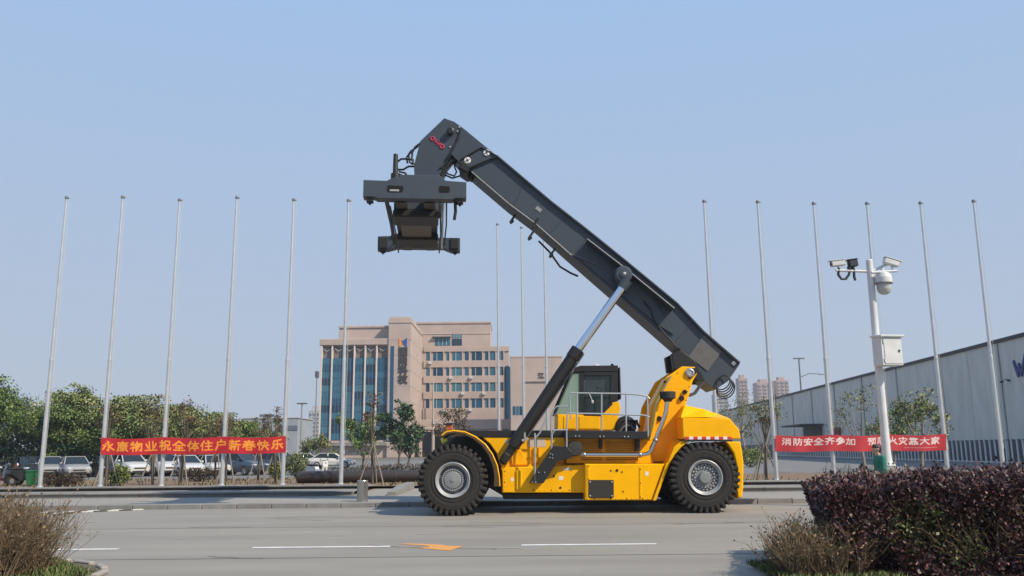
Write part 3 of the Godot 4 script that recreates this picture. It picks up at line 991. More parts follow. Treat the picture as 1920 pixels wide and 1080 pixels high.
	b.lathe(PackedVector2Array([Vector2(0, -0.12), Vector2(0.05, -0.11), Vector2(0.085, 0.02), Vector2(0.08, 0.04), Vector2(0, 0.055)]), Transform3D(Basis(Vector3(0, 0, 1), PI / 2 + 0.35), Vector3(-3.481, 1.827, 1.75)), 16)
	obj("headlight", b, mat(lin(0.62, 0.60, 0.10), 0.2), t)
	# ---- hood and counterweight
	b = MB.new()
	b.prism(PackedVector2Array([Vector2(2.6, 2.357), Vector2(3.819, 2.319), Vector2(4.033, 2.036), Vector2(4.06, 1.809), Vector2(2.602, 1.822)]), -1.75, 1.75, 0.02)
	obj("hood_side", b, yellow, t)
	b = MB.new()
	var low := PackedVector2Array([Vector2(2.572, 2.358), Vector2(3.826, 2.319)])
	var high := PackedVector2Array([Vector2(2.782, 2.691), Vector2(3.264, 2.589), Vector2(3.715, 2.434)])
	var hl := [Vector3(low[0].x, low[0].y, 1.75), Vector3(high[0].x, high[0].y, 1.25), Vector3(high[0].x, high[0].y, -1.25), Vector3(low[0].x, low[0].y, -1.75)]
	var hm := [Vector3((low[0].x + low[1].x) / 2, low[0].y, 1.75), Vector3(high[1].x, high[1].y, 1.25), Vector3(high[1].x, high[1].y, -1.25), Vector3((low[0].x + low[1].x) / 2, low[0].y, -1.75)]
	var hr := [Vector3(low[1].x, low[1].y, 1.72), Vector3(high[2].x, high[2].y, 1.22), Vector3(high[2].x, high[2].y, -1.22), Vector3(low[1].x, low[1].y, -1.72)]
	b.skin([PackedVector3Array(hl), PackedVector3Array(hm), PackedVector3Array(hr)])
	obj("hood", b, yellow, t)
	b = MB.new()
	b.prism(PackedVector2Array([Vector2(2.595, 1.802), Vector2(3.849, 1.79), Vector2(3.847, 1.751), Vector2(2.593, 1.762)]), 1.3, 1.765, 0.004)
	obj("hood_rim", b, black, t)
	for i in 11:
		b = MB.new()
		var p := Vector3(2.641, 1.842, 1.76)
		var q := Vector3(3.829, 1.831, 1.76)
		b.box(p.lerp(q, (i + 0.5) / 11.0), Vector3((q.x - p.x) / 11.0 - 0.004, 0.07, 0.012), 0.002)
		obj("warning_stripe", b, red if i % 2 == 0 else white, t)
	# counterweight behind the rear wheels
	b = MB.new()
	b.prism(PackedVector2Array([Vector2(3.68, 1.745), Vector2(4.043, 1.742), Vector2(4.069, 1.503), Vector2(4.092, 1.213), Vector2(4.049, 0.599), Vector2(4.001, 0.366), Vector2(3.893, 0.341), Vector2(3.869, 0.601), Vector2(3.922, 1.057), Vector2(3.851, 1.453)]), -1.78, 1.78, 0.03)
	obj("counterweight", b, yellow, t)
	# arch panel in front of the rear wheel
	b = MB.new()
	b.prism(PackedVector2Array([Vector2(2.194, 1.21), Vector2(2.426, 1.789), Vector2(2.826, 1.785), Vector2(2.612, 1.624), Vector2(2.41, 1.424), Vector2(2.215, 1.062), Vector2(2.048, 0.663), Vector2(1.869, 0.293), Vector2(1.828, 0.293)]), -1.3, 1.3, 0.012)
	obj("rear_arch_panel", b, yellow, t)
	b = MB.new()
	b.prism(PackedVector2Array([Vector2(2.163, 1.177), Vector2(2.372, 1.625), Vector2(2.568, 1.77), Vector2(2.758, 1.768), Vector2(2.547, 1.611), Vector2(2.363, 1.413), Vector2(2.172, 1.072), Vector2(2.008, 0.68), Vector2(1.859, 0.316), Vector2(1.792, 0.317)]), 1.28, 1.72, 0.008)
	obj("rear_arch_lip", b, yellow, t)
	# ---- boom support towers
	for s in [1.0, -1.0]:
		b = MB.new()
		var z1 := 0.98 if s > 0 else -0.80
		b.prism(PackedVector2Array([Vector2(2.814, 3.733), Vector2(3.154, 3.716), Vector2(3.202, 3.531), Vector2(3.078, 3.334), Vector2(2.995, 3.067), Vector2(2.88, 2.745), Vector2(2.792, 2.356), Vector2(2.751, 1.789), Vector2(2.461, 1.244), Vector2(1.793, 1.25), Vector2(1.744, 1.798), Vector2(1.856, 2.156), Vector2(1.978, 2.74), Vector2(2.161, 3.075), Vector2(2.389, 3.454)]), z1 - 0.18, z1, 0.02)
		obj("boom_support", b, yellow, t)
	b = MB.new()
	var fa := [Vector3(2.449, 3.439, 0.8), Vector3(2.219, 3.058, 0.8), Vector3(2.034, 2.721, 0.8), Vector3(1.913, 2.161, 0.8), Vector3(1.799, 1.786, 0.8)]
	for i in 4:
		var p0: Vector3 = fa[i]
		var p1: Vector3 = fa[i + 1]
		b.box((p0 + p1) / 2, Vector3(0.05, p0.distance_to(p1), 1.6), 0.0, Basis(Vector3.BACK, atan2(-(p0.x - p1.x), p0.y - p1.y)))
	obj("support_front_plate", b, yellow, t)
	for c in [[Vector3(3.007, 3.559, 1), 0.12, silver], [Vector3(2.338, 3.325, 1), 0.035, black], [Vector3(2.849, 3.053, 1), 0.06, black], [Vector3(2.756, 2.885, 1), 0.07, black], [Vector3(2.142, 2.361, 1), 0.07, black]]:
		b = MB.new()
		b.lathe(PackedVector2Array([Vector2(c[1], -0.06), Vector2(c[1], 0.03), Vector2(c[1] * 0.7, 0.05), Vector2(c[1] * 0.7, 0.03), Vector2(0, 0.03)]), Transform3D(Basis(Vector3.RIGHT, PI / 2), c[0]), 16)
		obj("pivot_pin" if c[1] > 0.1 else "pin_cap", b, c[2], t)
	b = MB.new()
	b.prism(PackedVector2Array([Vector2(2.964, 3.687), Vector2(3.163, 3.685), Vector2(3.184, 3.543), Vector2(3.006, 3.375), Vector2(2.926, 3.489)]), 0.96, 1.02, 0.008)
	obj("pin_plate", b, black, t)
	# hydraulic bits between the cab and the support
	b = MB.new()
	b.lathe(PackedVector2Array([Vector2(0, -0.3), Vector2(0.22, -0.28), Vector2(0.28, -0.1), Vector2(0.28, 0.2), Vector2(0.2, 0.3), Vector2(0, 0.32)]), Transform3D(Basis(Vector3.RIGHT, PI / 2).rotated(Vector3.BACK, 0.5), Vector3(1.288, 2.172, 0.6)), 16)
	obj("hydraulic_motor", b, black, t)
	for p in [[Vector3(1.05, 2.083, 0.9), Vector3(1.126, 2.277, 0.9), Vector3(1.298, 2.359, 0.9), Vector3(1.536, 2.301, 0.9), Vector3(1.643, 2.133, 0.9)], [Vector3(1.069, 1.998, 0.95), Vector3(1.215, 2.163, 0.95), Vector3(1.384, 2.189, 0.95), Vector3(1.493, 2.078, 0.95)], [Vector3(1.313, 1.999, 0.8), Vector3(1.464, 2.277, 0.8), Vector3(1.607, 2.317, 0.8)]]:
		b = MB.new()
		b.tube(p, 0.035, 0.035, 7)
		obj("hydraulic_hose", b, mat(lin(0.12, 0.10, 0.085), 0.6) if p[0].z > 0.92 else black, t)
	# ---- cab
	var cab := sub("cab", t)
	b = MB.new()
	b.prism(PackedVector2Array([Vector2(-0.526, 2.507), Vector2(0.638, 2.496), Vector2(0.946, 2.817), Vector2(1.131, 2.829), Vector2(1.168, 2.659), Vector2(1.073, 2.351), Vector2(0.993, 2.072), Vector2(-0.541, 2.087)]), -0.78, 0.78, 0.02)
	obj("cab_base", b, yellow, cab)
	b = MB.new()
	b.prism(PackedVector2Array([Vector2(-0.358, 2.448), Vector2(-0.032, 2.445), Vector2(-0.04, 2.123), Vector2(-0.365, 2.126)]), 0.76, 0.795, 0.006)
	obj("base_panel", b, yellow, cab)
	b = MB.new()
	b.prism(PackedVector2Array([Vector2(0.053, 2.444), Vector2(0.591, 2.439), Vector2(0.582, 2.117), Vector2(0.045, 2.122)]), 0.76, 0.795, 0.006)
	obj("base_panel", b, yellow, cab)
	b = MB.new()
	b.prism(PackedVector2Array([Vector2(-0.146, 3.707), Vector2(0.114, 3.798), Vector2(1.132, 3.795), Vector2(1.126, 3.623), Vector2(0.11, 3.619), Vector2(-0.12, 3.593)]), -0.80, 0.80, 0.02)
	obj("roof", b, black, cab)
	for z in [0.79, -0.72]:
		b = MB.new()
		b.prism(PackedVector2Array([Vector2(0.94, 3.625), Vector2(1.127, 3.638), Vector2(1.101, 2.842), Vector2(0.929, 2.816), Vector2(0.871, 2.774)]), z - 0.07, z, 0.01)
		obj("rear_pillar", b, black, cab)
		b = MB.new()
		b.prism(PackedVector2Array([Vector2(0.096, 3.619), Vector2(0.21, 3.618), Vector2(0.182, 2.513), Vector2(0.069, 2.514)]), z - 0.07, z, 0.01)
		obj("door_pillar", b, black, cab)
		b = MB.new()
		b.prism(PackedVector2Array([Vector2(-0.148, 3.607), Vector2(-0.076, 3.606), Vector2(-0.555, 2.52), Vector2(-0.64, 2.521)]), z - 0.06, z, 0.01)
		obj("front_pillar", b, black, cab)
		b = MB.new()
		b.prism(PackedVector2Array([Vector2(-0.076, 3.593), Vector2(0.096, 3.606), Vector2(0.07, 2.515), Vector2(-0.555, 2.52)]), z - 0.04, z - 0.03, 0.0)
		obj("side_window", b, glass, cab)
		b = MB.new()
		b.prism(PackedVector2Array([Vector2(0.223, 3.547), Vector2(0.924, 3.541), Vector2(0.901, 2.788), Vector2(0.595, 2.524), Vector2(0.198, 2.527)]), z - 0.04, z - 0.03, 0.0)
		obj("door_window", b, tinted, cab)
		b = MB.new()
		b.prism(PackedVector2Array([Vector2(0.211, 3.626), Vector2(0.955, 3.619), Vector2(0.953, 3.526), Vector2(0.209, 3.533)]), z - 0.05, z + 0.004, 0.008)
		obj("door_top_rail", b, black, cab)
		b = MB.new()
		b.prism(PackedVector2Array([Vector2(0.183, 2.528), Vector2(0.595, 2.524), Vector2(0.93, 2.816), Vector2(0.957, 2.759), Vector2(0.635, 2.453), Vector2(0.182, 2.471)]), z - 0.05, z + 0.006, 0.008)
		obj("door_bottom_rail", b, black, cab)
	b = MB.new()
	var g0 := Vector3(-0.114, 3.614, 0.72)
	var g1 := Vector3(-0.594, 2.524, 0.72)
	b.box((g0 + g1) / 2, Vector3(0.012, g0.distance_to(g1), 1.46), 0.0, Basis(Vector3.BACK, atan2(-(g0.x - g1.x), g0.y - g1.y)))
	obj("windscreen", b, glass, cab)
	b = MB.new()
	b.box(Vector3(1.184, 3.326, 0), Vector3(0.03, 0.85, 1.4), 0.0)
	obj("rear_wall", b, mat(lin(0.03, 0.033, 0.035), 0.7), cab)
	for p in [PackedVector2Array([Vector2(0.326, 3.193), Vector2(1.118, 3.186), Vector2(1.097, 2.538), Vector2(0.31, 2.545)]), PackedVector2Array([Vector2(0.341, 3.771), Vector2(1.136, 3.763), Vector2(1.129, 3.55), Vector2(0.336, 3.558)])]:
		b = MB.new()
		b.prism(p, -0.76, -0.70, 0.005)
		obj("far_door_panel", b, black, cab)
	b = MB.new()
	b.box(Vector3(0.181, 2.779, 0), Vector3(0.30, 0.42, 0.9), 0.06)
	obj("dashboard", b, black, cab)
	b = MB.new()
	b.box(Vector3(0.806, 2.884, 0.1), Vector3(0.5, 0.14, 0.5), 0.04)
	b.box(Vector3(0.947, 3.189, 0.1), Vector3(0.13, 0.62, 0.48), 0.05, Basis(Vector3.BACK, -0.12))
	b.box(Vector3(0.985, 3.467, 0.1), Vector3(0.09, 0.18, 0.28), 0.03)
	b.box(Vector3(0.8, 2.695, 0.1), Vector3(0.3, 0.3, 0.3), 0.03)
	obj("seat", b, mat(lin(0.02, 0.021, 0.022), 0.8), cab)
	b = MB.new()
	var wc := Vector3(0.37, 3.034, 0.1)
	var circ := []
	for i in 17:
		circ.append(wc + Basis(Vector3.BACK, 0.5) * Vector3(0.21 * cos(TAU * i / 16), 0, 0.21 * sin(TAU * i / 16)))
	b.tube(circ, 0.017, 0.017, 6)
	b.tube([wc, wc + Vector3(-0.22, -0.42, 0)], 0.03, 0.04, 6)
	b.tube([wc - Vector3(0.0, 0, 0.2), wc + Vector3(0, 0, 0.2)], 0.014, 0.014, 5)
	obj("steering_wheel", b, black, cab)
	b = MB.new()
	b.box(Vector3(0.594, 3.007, 0.5), Vector3(0.04, 0.30, 0.05), 0.01)
	b.box(Vector3(0.586, 3.222, 0.5), Vector3(0.11, 0.08, 0.03), 0.01)
	obj("side_mirror", b, silver, cab)
	b = MB.new()
	b.tube([Vector3(0.32, 3.045, 0.84), Vector3(0.361, 2.974, 0.84), Vector3(0.4, 2.847, 0.84)], 0.018, 0.018, 6)
	b.ball(Vector3(0.407, 2.818, 0.84), Vector3(0.045, 0.06, 0.03), 6, 8)
	obj("door_handle", b, silver, cab)
	b = MB.new()
	b.box(Vector3(0.578, 3.791, 0.6), Vector3(0.11, 0.12, 0.11), 0.01)
	obj("roof_beacon", b, white, cab)
	b = MB.new()
	b.tube([Vector3(1.009, 3.826, 0.5), Vector3(1.011, 3.869, 0.5)], 0.05, 0.03, 8)
	obj("roof_aerial", b, black, cab)
	# ---- lift cylinders
	for z in [1.2, -1.2]:
		var lc := sub("lift_cylinder", t)
		var top := Vector3(1.277, 5.871, 1)
		var mid := Vector3(0.022, 4.177, 1.2)
		var foot := Vector3(-1.908, 1.396, 1.2)
		for q in [0]:
			top.z = z * 0.82
			mid.z = z
			foot.z = z
		b = MB.new()
		var d := (mid - foot).normalized()
		b.tube([foot + d * 0.35, mid], 0.165, 0.165, 18)
		obj("barrel", b, mat(lin(0.009, 0.009, 0.010), 0.6, 0.0, "blotch", 0.7), lc)
		b = MB.new()
		b.tube([mid - d * 0.26, mid + d * 0.02], 0.182, 0.182, 18)
		obj("gland", b, black, lc)
		b = MB.new()
		b.tube([mid, top], 0.118, 0.118, 20)
		obj("rod", b, chrome, lc)
		b = MB.new()
		b.tube([foot - d * 0.08, foot + d * 0.37], 0.115, 0.12, 12)
		b.box(foot - d * 0.02, Vector3(0.22, 0.32, 0.26), 0.05, Basis(Vector3.BACK, -0.55))
		obj("clevis", b, black, lc)
		b = MB.new()
		b.tube([top, top + d * 0.25], 0.15, 0.17, 14)
		obj("rod_eye", b, grey, lc)
		b = MB.new()
		b.tube([foot + d * 0.5 + Vector3(0.16, -0.06, 0.06), foot + d * 1.4 + Vector3(0.17, -0.07, 0.06), mid + Vector3(0.16, -0.12, 0.06)], 0.022, 0.022, 6)
		obj("oil_pipe", b, mat(lin(0.12, 0.12, 0.13), 0.4, 0.3), lc)
		b = MB.new()
		b.box(foot + d * 0.62 + Vector3(0.14, -0.06, 0.1), Vector3(0.16, 0.07, 0.1), 0.01, Basis(Vector3.BACK, 0.4))
		b.box(foot + d * 0.70 + Vector3(0.10, -0.02, 0.14), Vector3(0.05, 0.16, 0.04), 0.01)
		obj("valve_block", b, silver, lc)
	# ---- boom
	var boom := sub("boom", t)
	b = MB.new()
	b.prism(PackedVector2Array([Vector2(-2.135, 9.841), Vector2(-0.565, 8.422), Vector2(0.362, 7.653), Vector2(1.378, 6.777), Vector2(2.84, 5.493), Vector2(3.522, 4.705), Vector2(4.481, 3.831), Vector2(4.121, 3.358), Vector2(3.763, 3.131), Vector2(3.388, 3.422), Vector2(3.08, 4.041), Vector2(2.289, 4.773), Vector2(1.097, 5.868), Vector2(-0.028, 6.906), Vector2(-1.01, 7.821), Vector2(-1.782, 8.434), Vector2(-2.879, 9.419)]), -0.55, 0.55, 0.012)
	obj("outer_section", b, grey, boom)
	# rail along the top edge and a reinforced cheek by the cylinder pin
	for z in [0.60, -0.60]:
		b = MB.new()
		var te := [Vector3(-2.103, 9.807, 0.6), Vector3(-0.567, 8.423, 0.6), Vector3(0.358, 7.655, 0.6), Vector3(1.372, 6.782, 0.6), Vector3(2.831, 5.499, 0.6), Vector3(3.512, 4.716, 0.6), Vector3(4.455, 3.848, 0.6)]
		for p in te.size():
			te[p].z = z
		for i in te.size() - 1:
			var p: Vector3 = te[i]
			var q: Vector3 = te[i + 1]
			b.box((p + q) / 2, Vector3(p.distance_to(q), 0.05, 0.10), 0.01, Basis(Vector3.BACK, atan2(q.y - p.y, q.x - p.x)))
		obj("top_flange", b, grey, boom)
		b = MB.new()
		b.prism(PackedVector2Array([Vector2(0.384, 7.346), Vector2(0.836, 6.989), Vector2(1.557, 6.375), Vector2(2.156, 5.828), Vector2(2.398, 5.274), Vector2(2.692, 4.636), Vector2(2.323, 4.875), Vector2(1.671, 5.43), Vector2(0.812, 6.202), Vector2(0.031, 6.906)]), (0.545 if z > 0 else -0.60), (0.60 if z > 0 else -0.545), 0.012)
		obj("cheek_plate", b, grey, boom)
		b = MB.new()
		var bp := Vector3(1.331, 6.245, 0.9)
		bp.z = z
		b.lathe(PackedVector2Array([Vector2(0.24, -0.3), Vector2(0.24, 0.42), Vector2(0.20, 0.46), Vector2(0.09, 0.47), Vector2(0.09, 0.50), Vector2(0, 0.50)]), Transform3D(Basis(Vector3.RIGHT, PI / 2 * signf(z)), bp), 20)
		obj("cylinder_boss", b, grey, boom)
	b = MB.new()
	b.ball(Vector3(1.349, 6.248, 1.1), Vector3(0.05, 0.05, 0.02), 5, 8)
	obj("boss_bolt", b, silver, boom)
	b = MB.new()
	b.tube([Vector3(-2.818, 9.349, 0.57), Vector3(-1.782, 8.412, 0.57), Vector3(-1.01, 7.8, 0.57), Vector3(-0.03, 6.887, 0.57)], 0.016, 0.016, 6)
	obj("oil_pipe", b, mat(lin(0.30, 0.30, 0.30), 0.5, 0.2), boom)
	for zs in [1.0, -1.0]:
		b = MB.new()
		var ld := [Vector3(0.377, 7.246, 0.95), Vector3(1.318, 6.473, 0.95), Vector3(2.063, 5.829, 0.95), Vector3(2.676, 5.295, 0.95)]
		for i in 3:
			var lp: Vector3 = ld[i]
			var lq: Vector3 = ld[i + 1]
			lp.z = 0.76 * zs
			lq.z = 0.76 * zs
			b.box((lp + lq) / 2, Vector3(lp.distance_to(lq) + 0.01, 0.03, 0.42), 0.006, Basis(Vector3.BACK, atan2(lq.y - lp.y, lq.x - lp.x)))
		obj("web_ledge", b, grey, boom)
		b = MB.new()
		for i in 4:
			ld[i].z = 0.975 * zs
			ld[i].y += 0.012
		b.tube(ld, 0.014, 0.014, 6)
		obj("ledge_edge", b, mat(lin(0.30, 0.30, 0.31), 0.5, 0.2), boom)
	b = MB.new()
	b.tube([Vector3(-0.033, 6.918, 0.63), Vector3(0.376, 6.732, 0.63), Vector3(0.872, 6.501, 0.63)], 0.014, 0.014, 6)
	obj("oil_pipe", b, mat(lin(0.14, 0.14, 0.145), 0.5, 0.2), boom)
	b = MB.new()
	b.tube([Vector3(1.9, 5.592, 0.63), Vector3(2.094, 5.338, 0.63), Vector3(2.17, 5.042, 0.63), Vector3(2.363, 4.776, 0.63), Vector3(2.791, 4.26, 0.63)], 0.018, 0.018, 6)
	obj("oil_pipe", b, black, boom)
	# hose brackets under the boom
	for c in [[0.2, 962, 410], [0.5, 996, 438], [0.35, 1037, 472], [0.5, 1006, 419], [0.6, 1076, 484]]:
		pass
	for c in [Vector3(-1.651, 8.051, 0.3), Vector3(-1.147, 7.512, 0.5), Vector3(-0.549, 7.046, 0.3)]:
		b = MB.new()
		b.box(c, Vector3(0.05, 0.26, 0.12), 0.01, Basis(Vector3.BACK, -0.6))
		b.box(c + Vector3(-0.04, -0.10, 0), Vector3(0.12, 0.07, 0.18), 0.01, Basis(Vector3.BACK, 0.6))
		obj("hose_bracket", b, black, boom)
	b = MB.new()
	b.box(Vector3(-1.026, 7.823, 0.6), Vector3(0.05, 0.34, 0.05), 0.01, Basis(Vector3.BACK, -0.5))
	b.box(Vector3(-1.057, 7.731, 0.6), Vector3(0.16, 0.08, 0.08), 0.01, Basis(Vector3.BACK, 0.6))
	obj("cable_clamp", b, black, boom)
	b = MB.new()
	b.tube([Vector3(-0.918, 7.498, -0.2), Vector3(-0.616, 7.179, -0.2), Vector3(-0.318, 6.737, -0.2), Vector3(-0.016, 6.547, -0.2), Vector3(0.195, 6.451, -0.2)], 0.03, 0.03, 6)
	obj("slack_hose", b, black, boom)
	# pale panel and tail
	b = MB.new()
	b.prism(PackedVector2Array([Vector2(3.534, 4.636), Vector2(3.996, 4.172), Vector2(3.583, 3.632), Vector2(3.076, 4.042)]), 0.545, 0.575, 0.006)
	obj("tail_panel", b, plate, boom)
	b = MB.new()
	b.box(Vector3(4.306, 3.846, 0.56), Vector3(0.10, 0.10, 0.02), 0.005, Basis(Vector3.BACK, -0.7))
	obj("rating_plate", b, white, boom)
	# pivot bracket
	for z in [0.5, -0.5]:
		b = MB.new()
		b.prism(PackedVector2Array([Vector2(2.619, 4.116), Vector2(2.858, 4.231), Vector2(3.222, 3.935), Vector2(3.408, 3.585), Vector2(3.511, 3.353), Vector2(3.28, 3.355), Vector2(3.144, 3.53), Vector2(2.935, 3.706), Vector2(2.658, 3.679)]), z - 0.12, z + 0.12, 0.02)
		obj("pivot_bracket", b, black, boom)
	for k in 5:
		b = MB.new()
		var c := Vector3(4.05, 3.32, 0.3)
		c.z = 0.62 - 0.14 * k
		var lp := []
		for i in 19:
			var a := TAU * i / 18.0
			lp.append(c + Vector3(0.05 * k - 0.08 + (0.17 + 0.018 * k) * cos(a) + 0.06 * sin(a), (0.19 + 0.018 * k) * sin(a) - 0.035 * k, 0.03 * cos(a)))
		b.tube(lp, 0.017, 0.017, 7)
		obj("hose_loop", b, black, boom)
	b = MB.new()
	b.tube([Vector3(2.814, 2.981, 0.8), Vector3(3.027, 2.979, 0.8), Vector3(3.158, 3.035, 0.8), Vector3(3.295, 3.218, 0.8), Vector3(3.443, 3.316, 0.8)], 0.045, 0.045, 9)
	obj("boom_pipe", b, mat(lin(0.08, 0.08, 0.085), 0.4, 0.3), boom)
	# inner section and bent boom head
	b = MB.new()
	b.prism(PackedVector2Array([Vector2(-3.607, 11.017), Vector2(-3.314, 10.9), Vector2(-3.037, 10.687), Vector2(-2.091, 9.856), Vector2(-2.853, 9.449), Vector2(-3.158, 9.643), Vector2(-3.402, 9.917), Vector2(-3.554, 9.727), Vector2(-3.674, 9.458), Vector2(-3.764, 9.236), Vector2(-4.447, 9.243), Vector2(-4.467, 9.593), Vector2(-4.292, 10.328)]), -0.46, 0.46, 0.014)
	obj("boom_head", b, grey, boom)
	b = MB.new()
	b.prism(PackedVector2Array([Vector2(-3.164, 9.674), Vector2(-2.542, 10.058), Vector2(-2.103, 9.807), Vector2(-2.907, 9.45)]), -0.60, 0.60, 0.01)
	var collar := obj("slide_collar", b, grey, boom)
	for c in [Vector3(-2.93, 9.672, 0.6), Vector3(-2.384, 9.897, 0.6)]:
		b = MB.new()
		b.lathe(PackedVector2Array([Vector2(0.095, -0.02), Vector2(0.095, 0.02), Vector2(0.085, 0.028), Vector2(0.0, 0.028)]), Transform3D(Basis(Vector3.RIGHT, PI / 2), c), 20)
		var dd := obj("wear_pad_disc", b, white, collar)
		b = MB.new()
		b.lathe(PackedVector2Array([Vector2(0.03, 0.0), Vector2(0.03, 0.045), Vector2(0.0, 0.045)]), Transform3D(Basis(Vector3.RIGHT, PI / 2), c), 8)
		for k in 4:
			var a := TAU * k / 4 + 0.4
			b.lathe(PackedVector2Array([Vector2(0.013, 0.0), Vector2(0.013, 0.04), Vector2(0.0, 0.04)]), Transform3D(Basis(Vector3.RIGHT, PI / 2), c + Vector3(cos(a), sin(a), 0) * 0.062), 6)
		obj("disc_bolts", b, black, collar, Vector3.ZERO, true)
	for p in [[Vector3(-3.163, 9.667, 0.62), Vector3(-2.542, 10.05, 0.62), Vector3(-2.103, 9.799, 0.62)], [Vector3(-3.163, 9.636, 0.62), Vector3(-2.906, 9.435, 0.62), Vector3(-2.103, 9.784, 0.62)]]:
		b = MB.new()
		b.tube(p, 0.025, 0.025, 6)
		obj("collar_edge", b, black, collar)
	# worn red emblem on the head: two discs with bars between, set along the slope
	b = MB.new()
	var e0 := Vector3(-3.94, 10.387, 0.465)
	var e1 := Vector3(-3.663, 10.143, 0.465)
	var ed := (e1 - e0).normalized()
	var eb := Basis(Vector3.BACK, atan2(ed.y, ed.x))
	for c in [e0, e1]:
		var rp := []
		for i in 13:
			rp.append(c + Vector3(cos(TAU * i / 12), sin(TAU * i / 12), 0) * 0.052)
		b.tube(rp, 0.026, 0.026, 6)
	for k in 4:
		b.box(e0.lerp(e1, 0.32 + 0.13 * k), Vector3(0.045, 0.16, 0.02), 0.004, eb * Basis(Vector3.BACK, 0.5 if k % 2 == 0 else -0.5))
	obj("head_emblem", b, pink, boom, Vector3.ZERO, true)
	b = MB.new()
	b.lathe(PackedVector2Array([Vector2(0.09, -0.05), Vector2(0.11, 0.14), Vector2(0.07, 0.16), Vector2(0.0, 0.16)]), Transform3D(Basis(Vector3.RIGHT, PI / 2), Vector3(-3.42, 10.577, 0.46)), 14)
	obj("head_boss", b, black, boom)
	b = MB.new()
	b.tube([Vector3(-3.127, 10.688, 0.5), Vector3(-3.157, 10.527, 0.5), Vector3(-3.233, 10.302, 0.5), Vector3(-3.354, 10.079, 0.5), Vector3(-3.46, 9.888, 0.5), Vector3(-3.551, 9.761, 0.5)], 0.022, 0.022, 6)
	obj("head_hose", b, black, boom)
	b = MB.new()
	b.tube([Vector3(-3.374, 9.755, 0.42), Vector3(-3.526, 9.565, 0.42), Vector3(-3.647, 9.375, 0.42), Vector3(-3.677, 9.28, 0.42)], 0.05, 0.05, 8)
	obj("head_hose", b, black, boom)
	for p in [[Vector3(-3.26, 9.796, 0.3), Vector3(-3.321, 9.604, 0.3), Vector3(-3.259, 9.443, 0.3), Vector3(-3.32, 9.316, 0.3), Vector3(-3.504, 9.382, 0.3), Vector3(-3.657, 9.511, 0.3)], [Vector3(-3.119, 9.768, 0.1), Vector3(-3.056, 9.573, 0.1), Vector3(-3.18, 9.381, 0.1), Vector3(-3.395, 9.319, 0.1), Vector3(-3.611, 9.417, 0.1)], [Vector3(-3.401, 9.894, 0.48), Vector3(-3.492, 9.767, 0.48), Vector3(-3.582, 9.577, 0.48), Vector3(-3.734, 9.483, 0.48)]]:
		b = MB.new()
		b.tube(p, 0.026, 0.026, 6)
		obj("head_hose", b, black, boom)
	for p in [[Vector3(-4.309, 10.323, 0.3), Vector3(-4.491, 10.131, 0.3), Vector3(-4.643, 9.971, 0.3), Vector3(-4.609, 9.745, 0.3), Vector3(-4.517, 9.68, 0.3)], [Vector3(-4.392, 10.301, 0.1), Vector3(-4.608, 10.14, 0.1), Vector3(-4.729, 9.946, 0.1), Vector3(-4.696, 9.783, 0.1)], [Vector3(-4.476, 9.773, 0.4), Vector3(-4.69, 9.808, 0.4), Vector3(-4.843, 9.809, 0.4), Vector3(-4.964, 9.714, 0.4)], [Vector3(-4.322, 10.235, 0.45), Vector3(-4.444, 10.14, 0.45), Vector3(-4.518, 9.98, 0.45), Vector3(-4.531, 9.788, 0.45), Vector3(-4.468, 9.628, 0.45)], [Vector3(-4.482, 9.65, 0.2), Vector3(-4.651, 9.652, 0.2), Vector3(-4.804, 9.557, 0.2), Vector3(-4.957, 9.558, 0.2)]]:
		b = MB.new()
		b.tube(p, 0.03, 0.03, 6)
		obj("head_hose", b, black, boom)
	b = MB.new()
	b.box(Vector3(-3.005, 9.474, 0.2), Vector3(0.32, 0.26, 0.9), 0.04, Basis(Vector3.BACK, -0.6))
	b.box(Vector3(-2.836, 9.28, 0.2), Vector3(0.12, 0.16, 0.3), 0.03, Basis(Vector3.BACK, -0.6))
	obj("lower_slide_pad", b, black, boom)
	for c in [Vector3(-3.441, 10.131, 0.47), Vector3(-3.228, 10.596, 0.47), Vector3(-3.175, 10.725, 0.47)]:
		b = MB.new()
		b.ball(c, Vector3(0.03, 0.03, 0.02), 5, 8)
		obj("grease_point", b, silver, boom)
	# ---- spreader, turned a little on its rotator
	var ctr := Vector3(-4.40, 8.05, 0.0)
	var sp := sub("spreader", t, ctr)
	sp.rotation.y = deg_to_rad(5.2)
	b = MB.new()
	b.lathe(PackedVector2Array([Vector2(0, -0.15), Vector2(0.62, -0.15), Vector2(0.62, 0.16), Vector2(0.5, 0.2), Vector2(0.45, 0.42), Vector2(0, 0.42)]), Transform3D(Basis.IDENTITY, Vector3(0.1, 0.35, 0)), 28)
	obj("rotator", b, black, sp)
	b = MB.new()
	b.box(Vector3(0, 0.0, 0), Vector3(1.16, 0.42, 3.9), 0.03)
	obj("main_frame", b, grey, sp)
	b = MB.new()
	b.box(Vector3(-0.02, -0.26, 0.0), Vector3(0.85, 0.14, 2.6), 0.03)
	obj("belly_box", b, mat(lin(0.17, 0.135, 0.11), 0.55, 0.0, "blotch", 1.4), sp)
	for z in [-0.95, 1.55]:
		b = MB.new()
		b.box(Vector3(0, -0.31, z), Vector3(1.2, 0.20, 0.95), 0.03)
		obj("cross_member", b, black, sp)
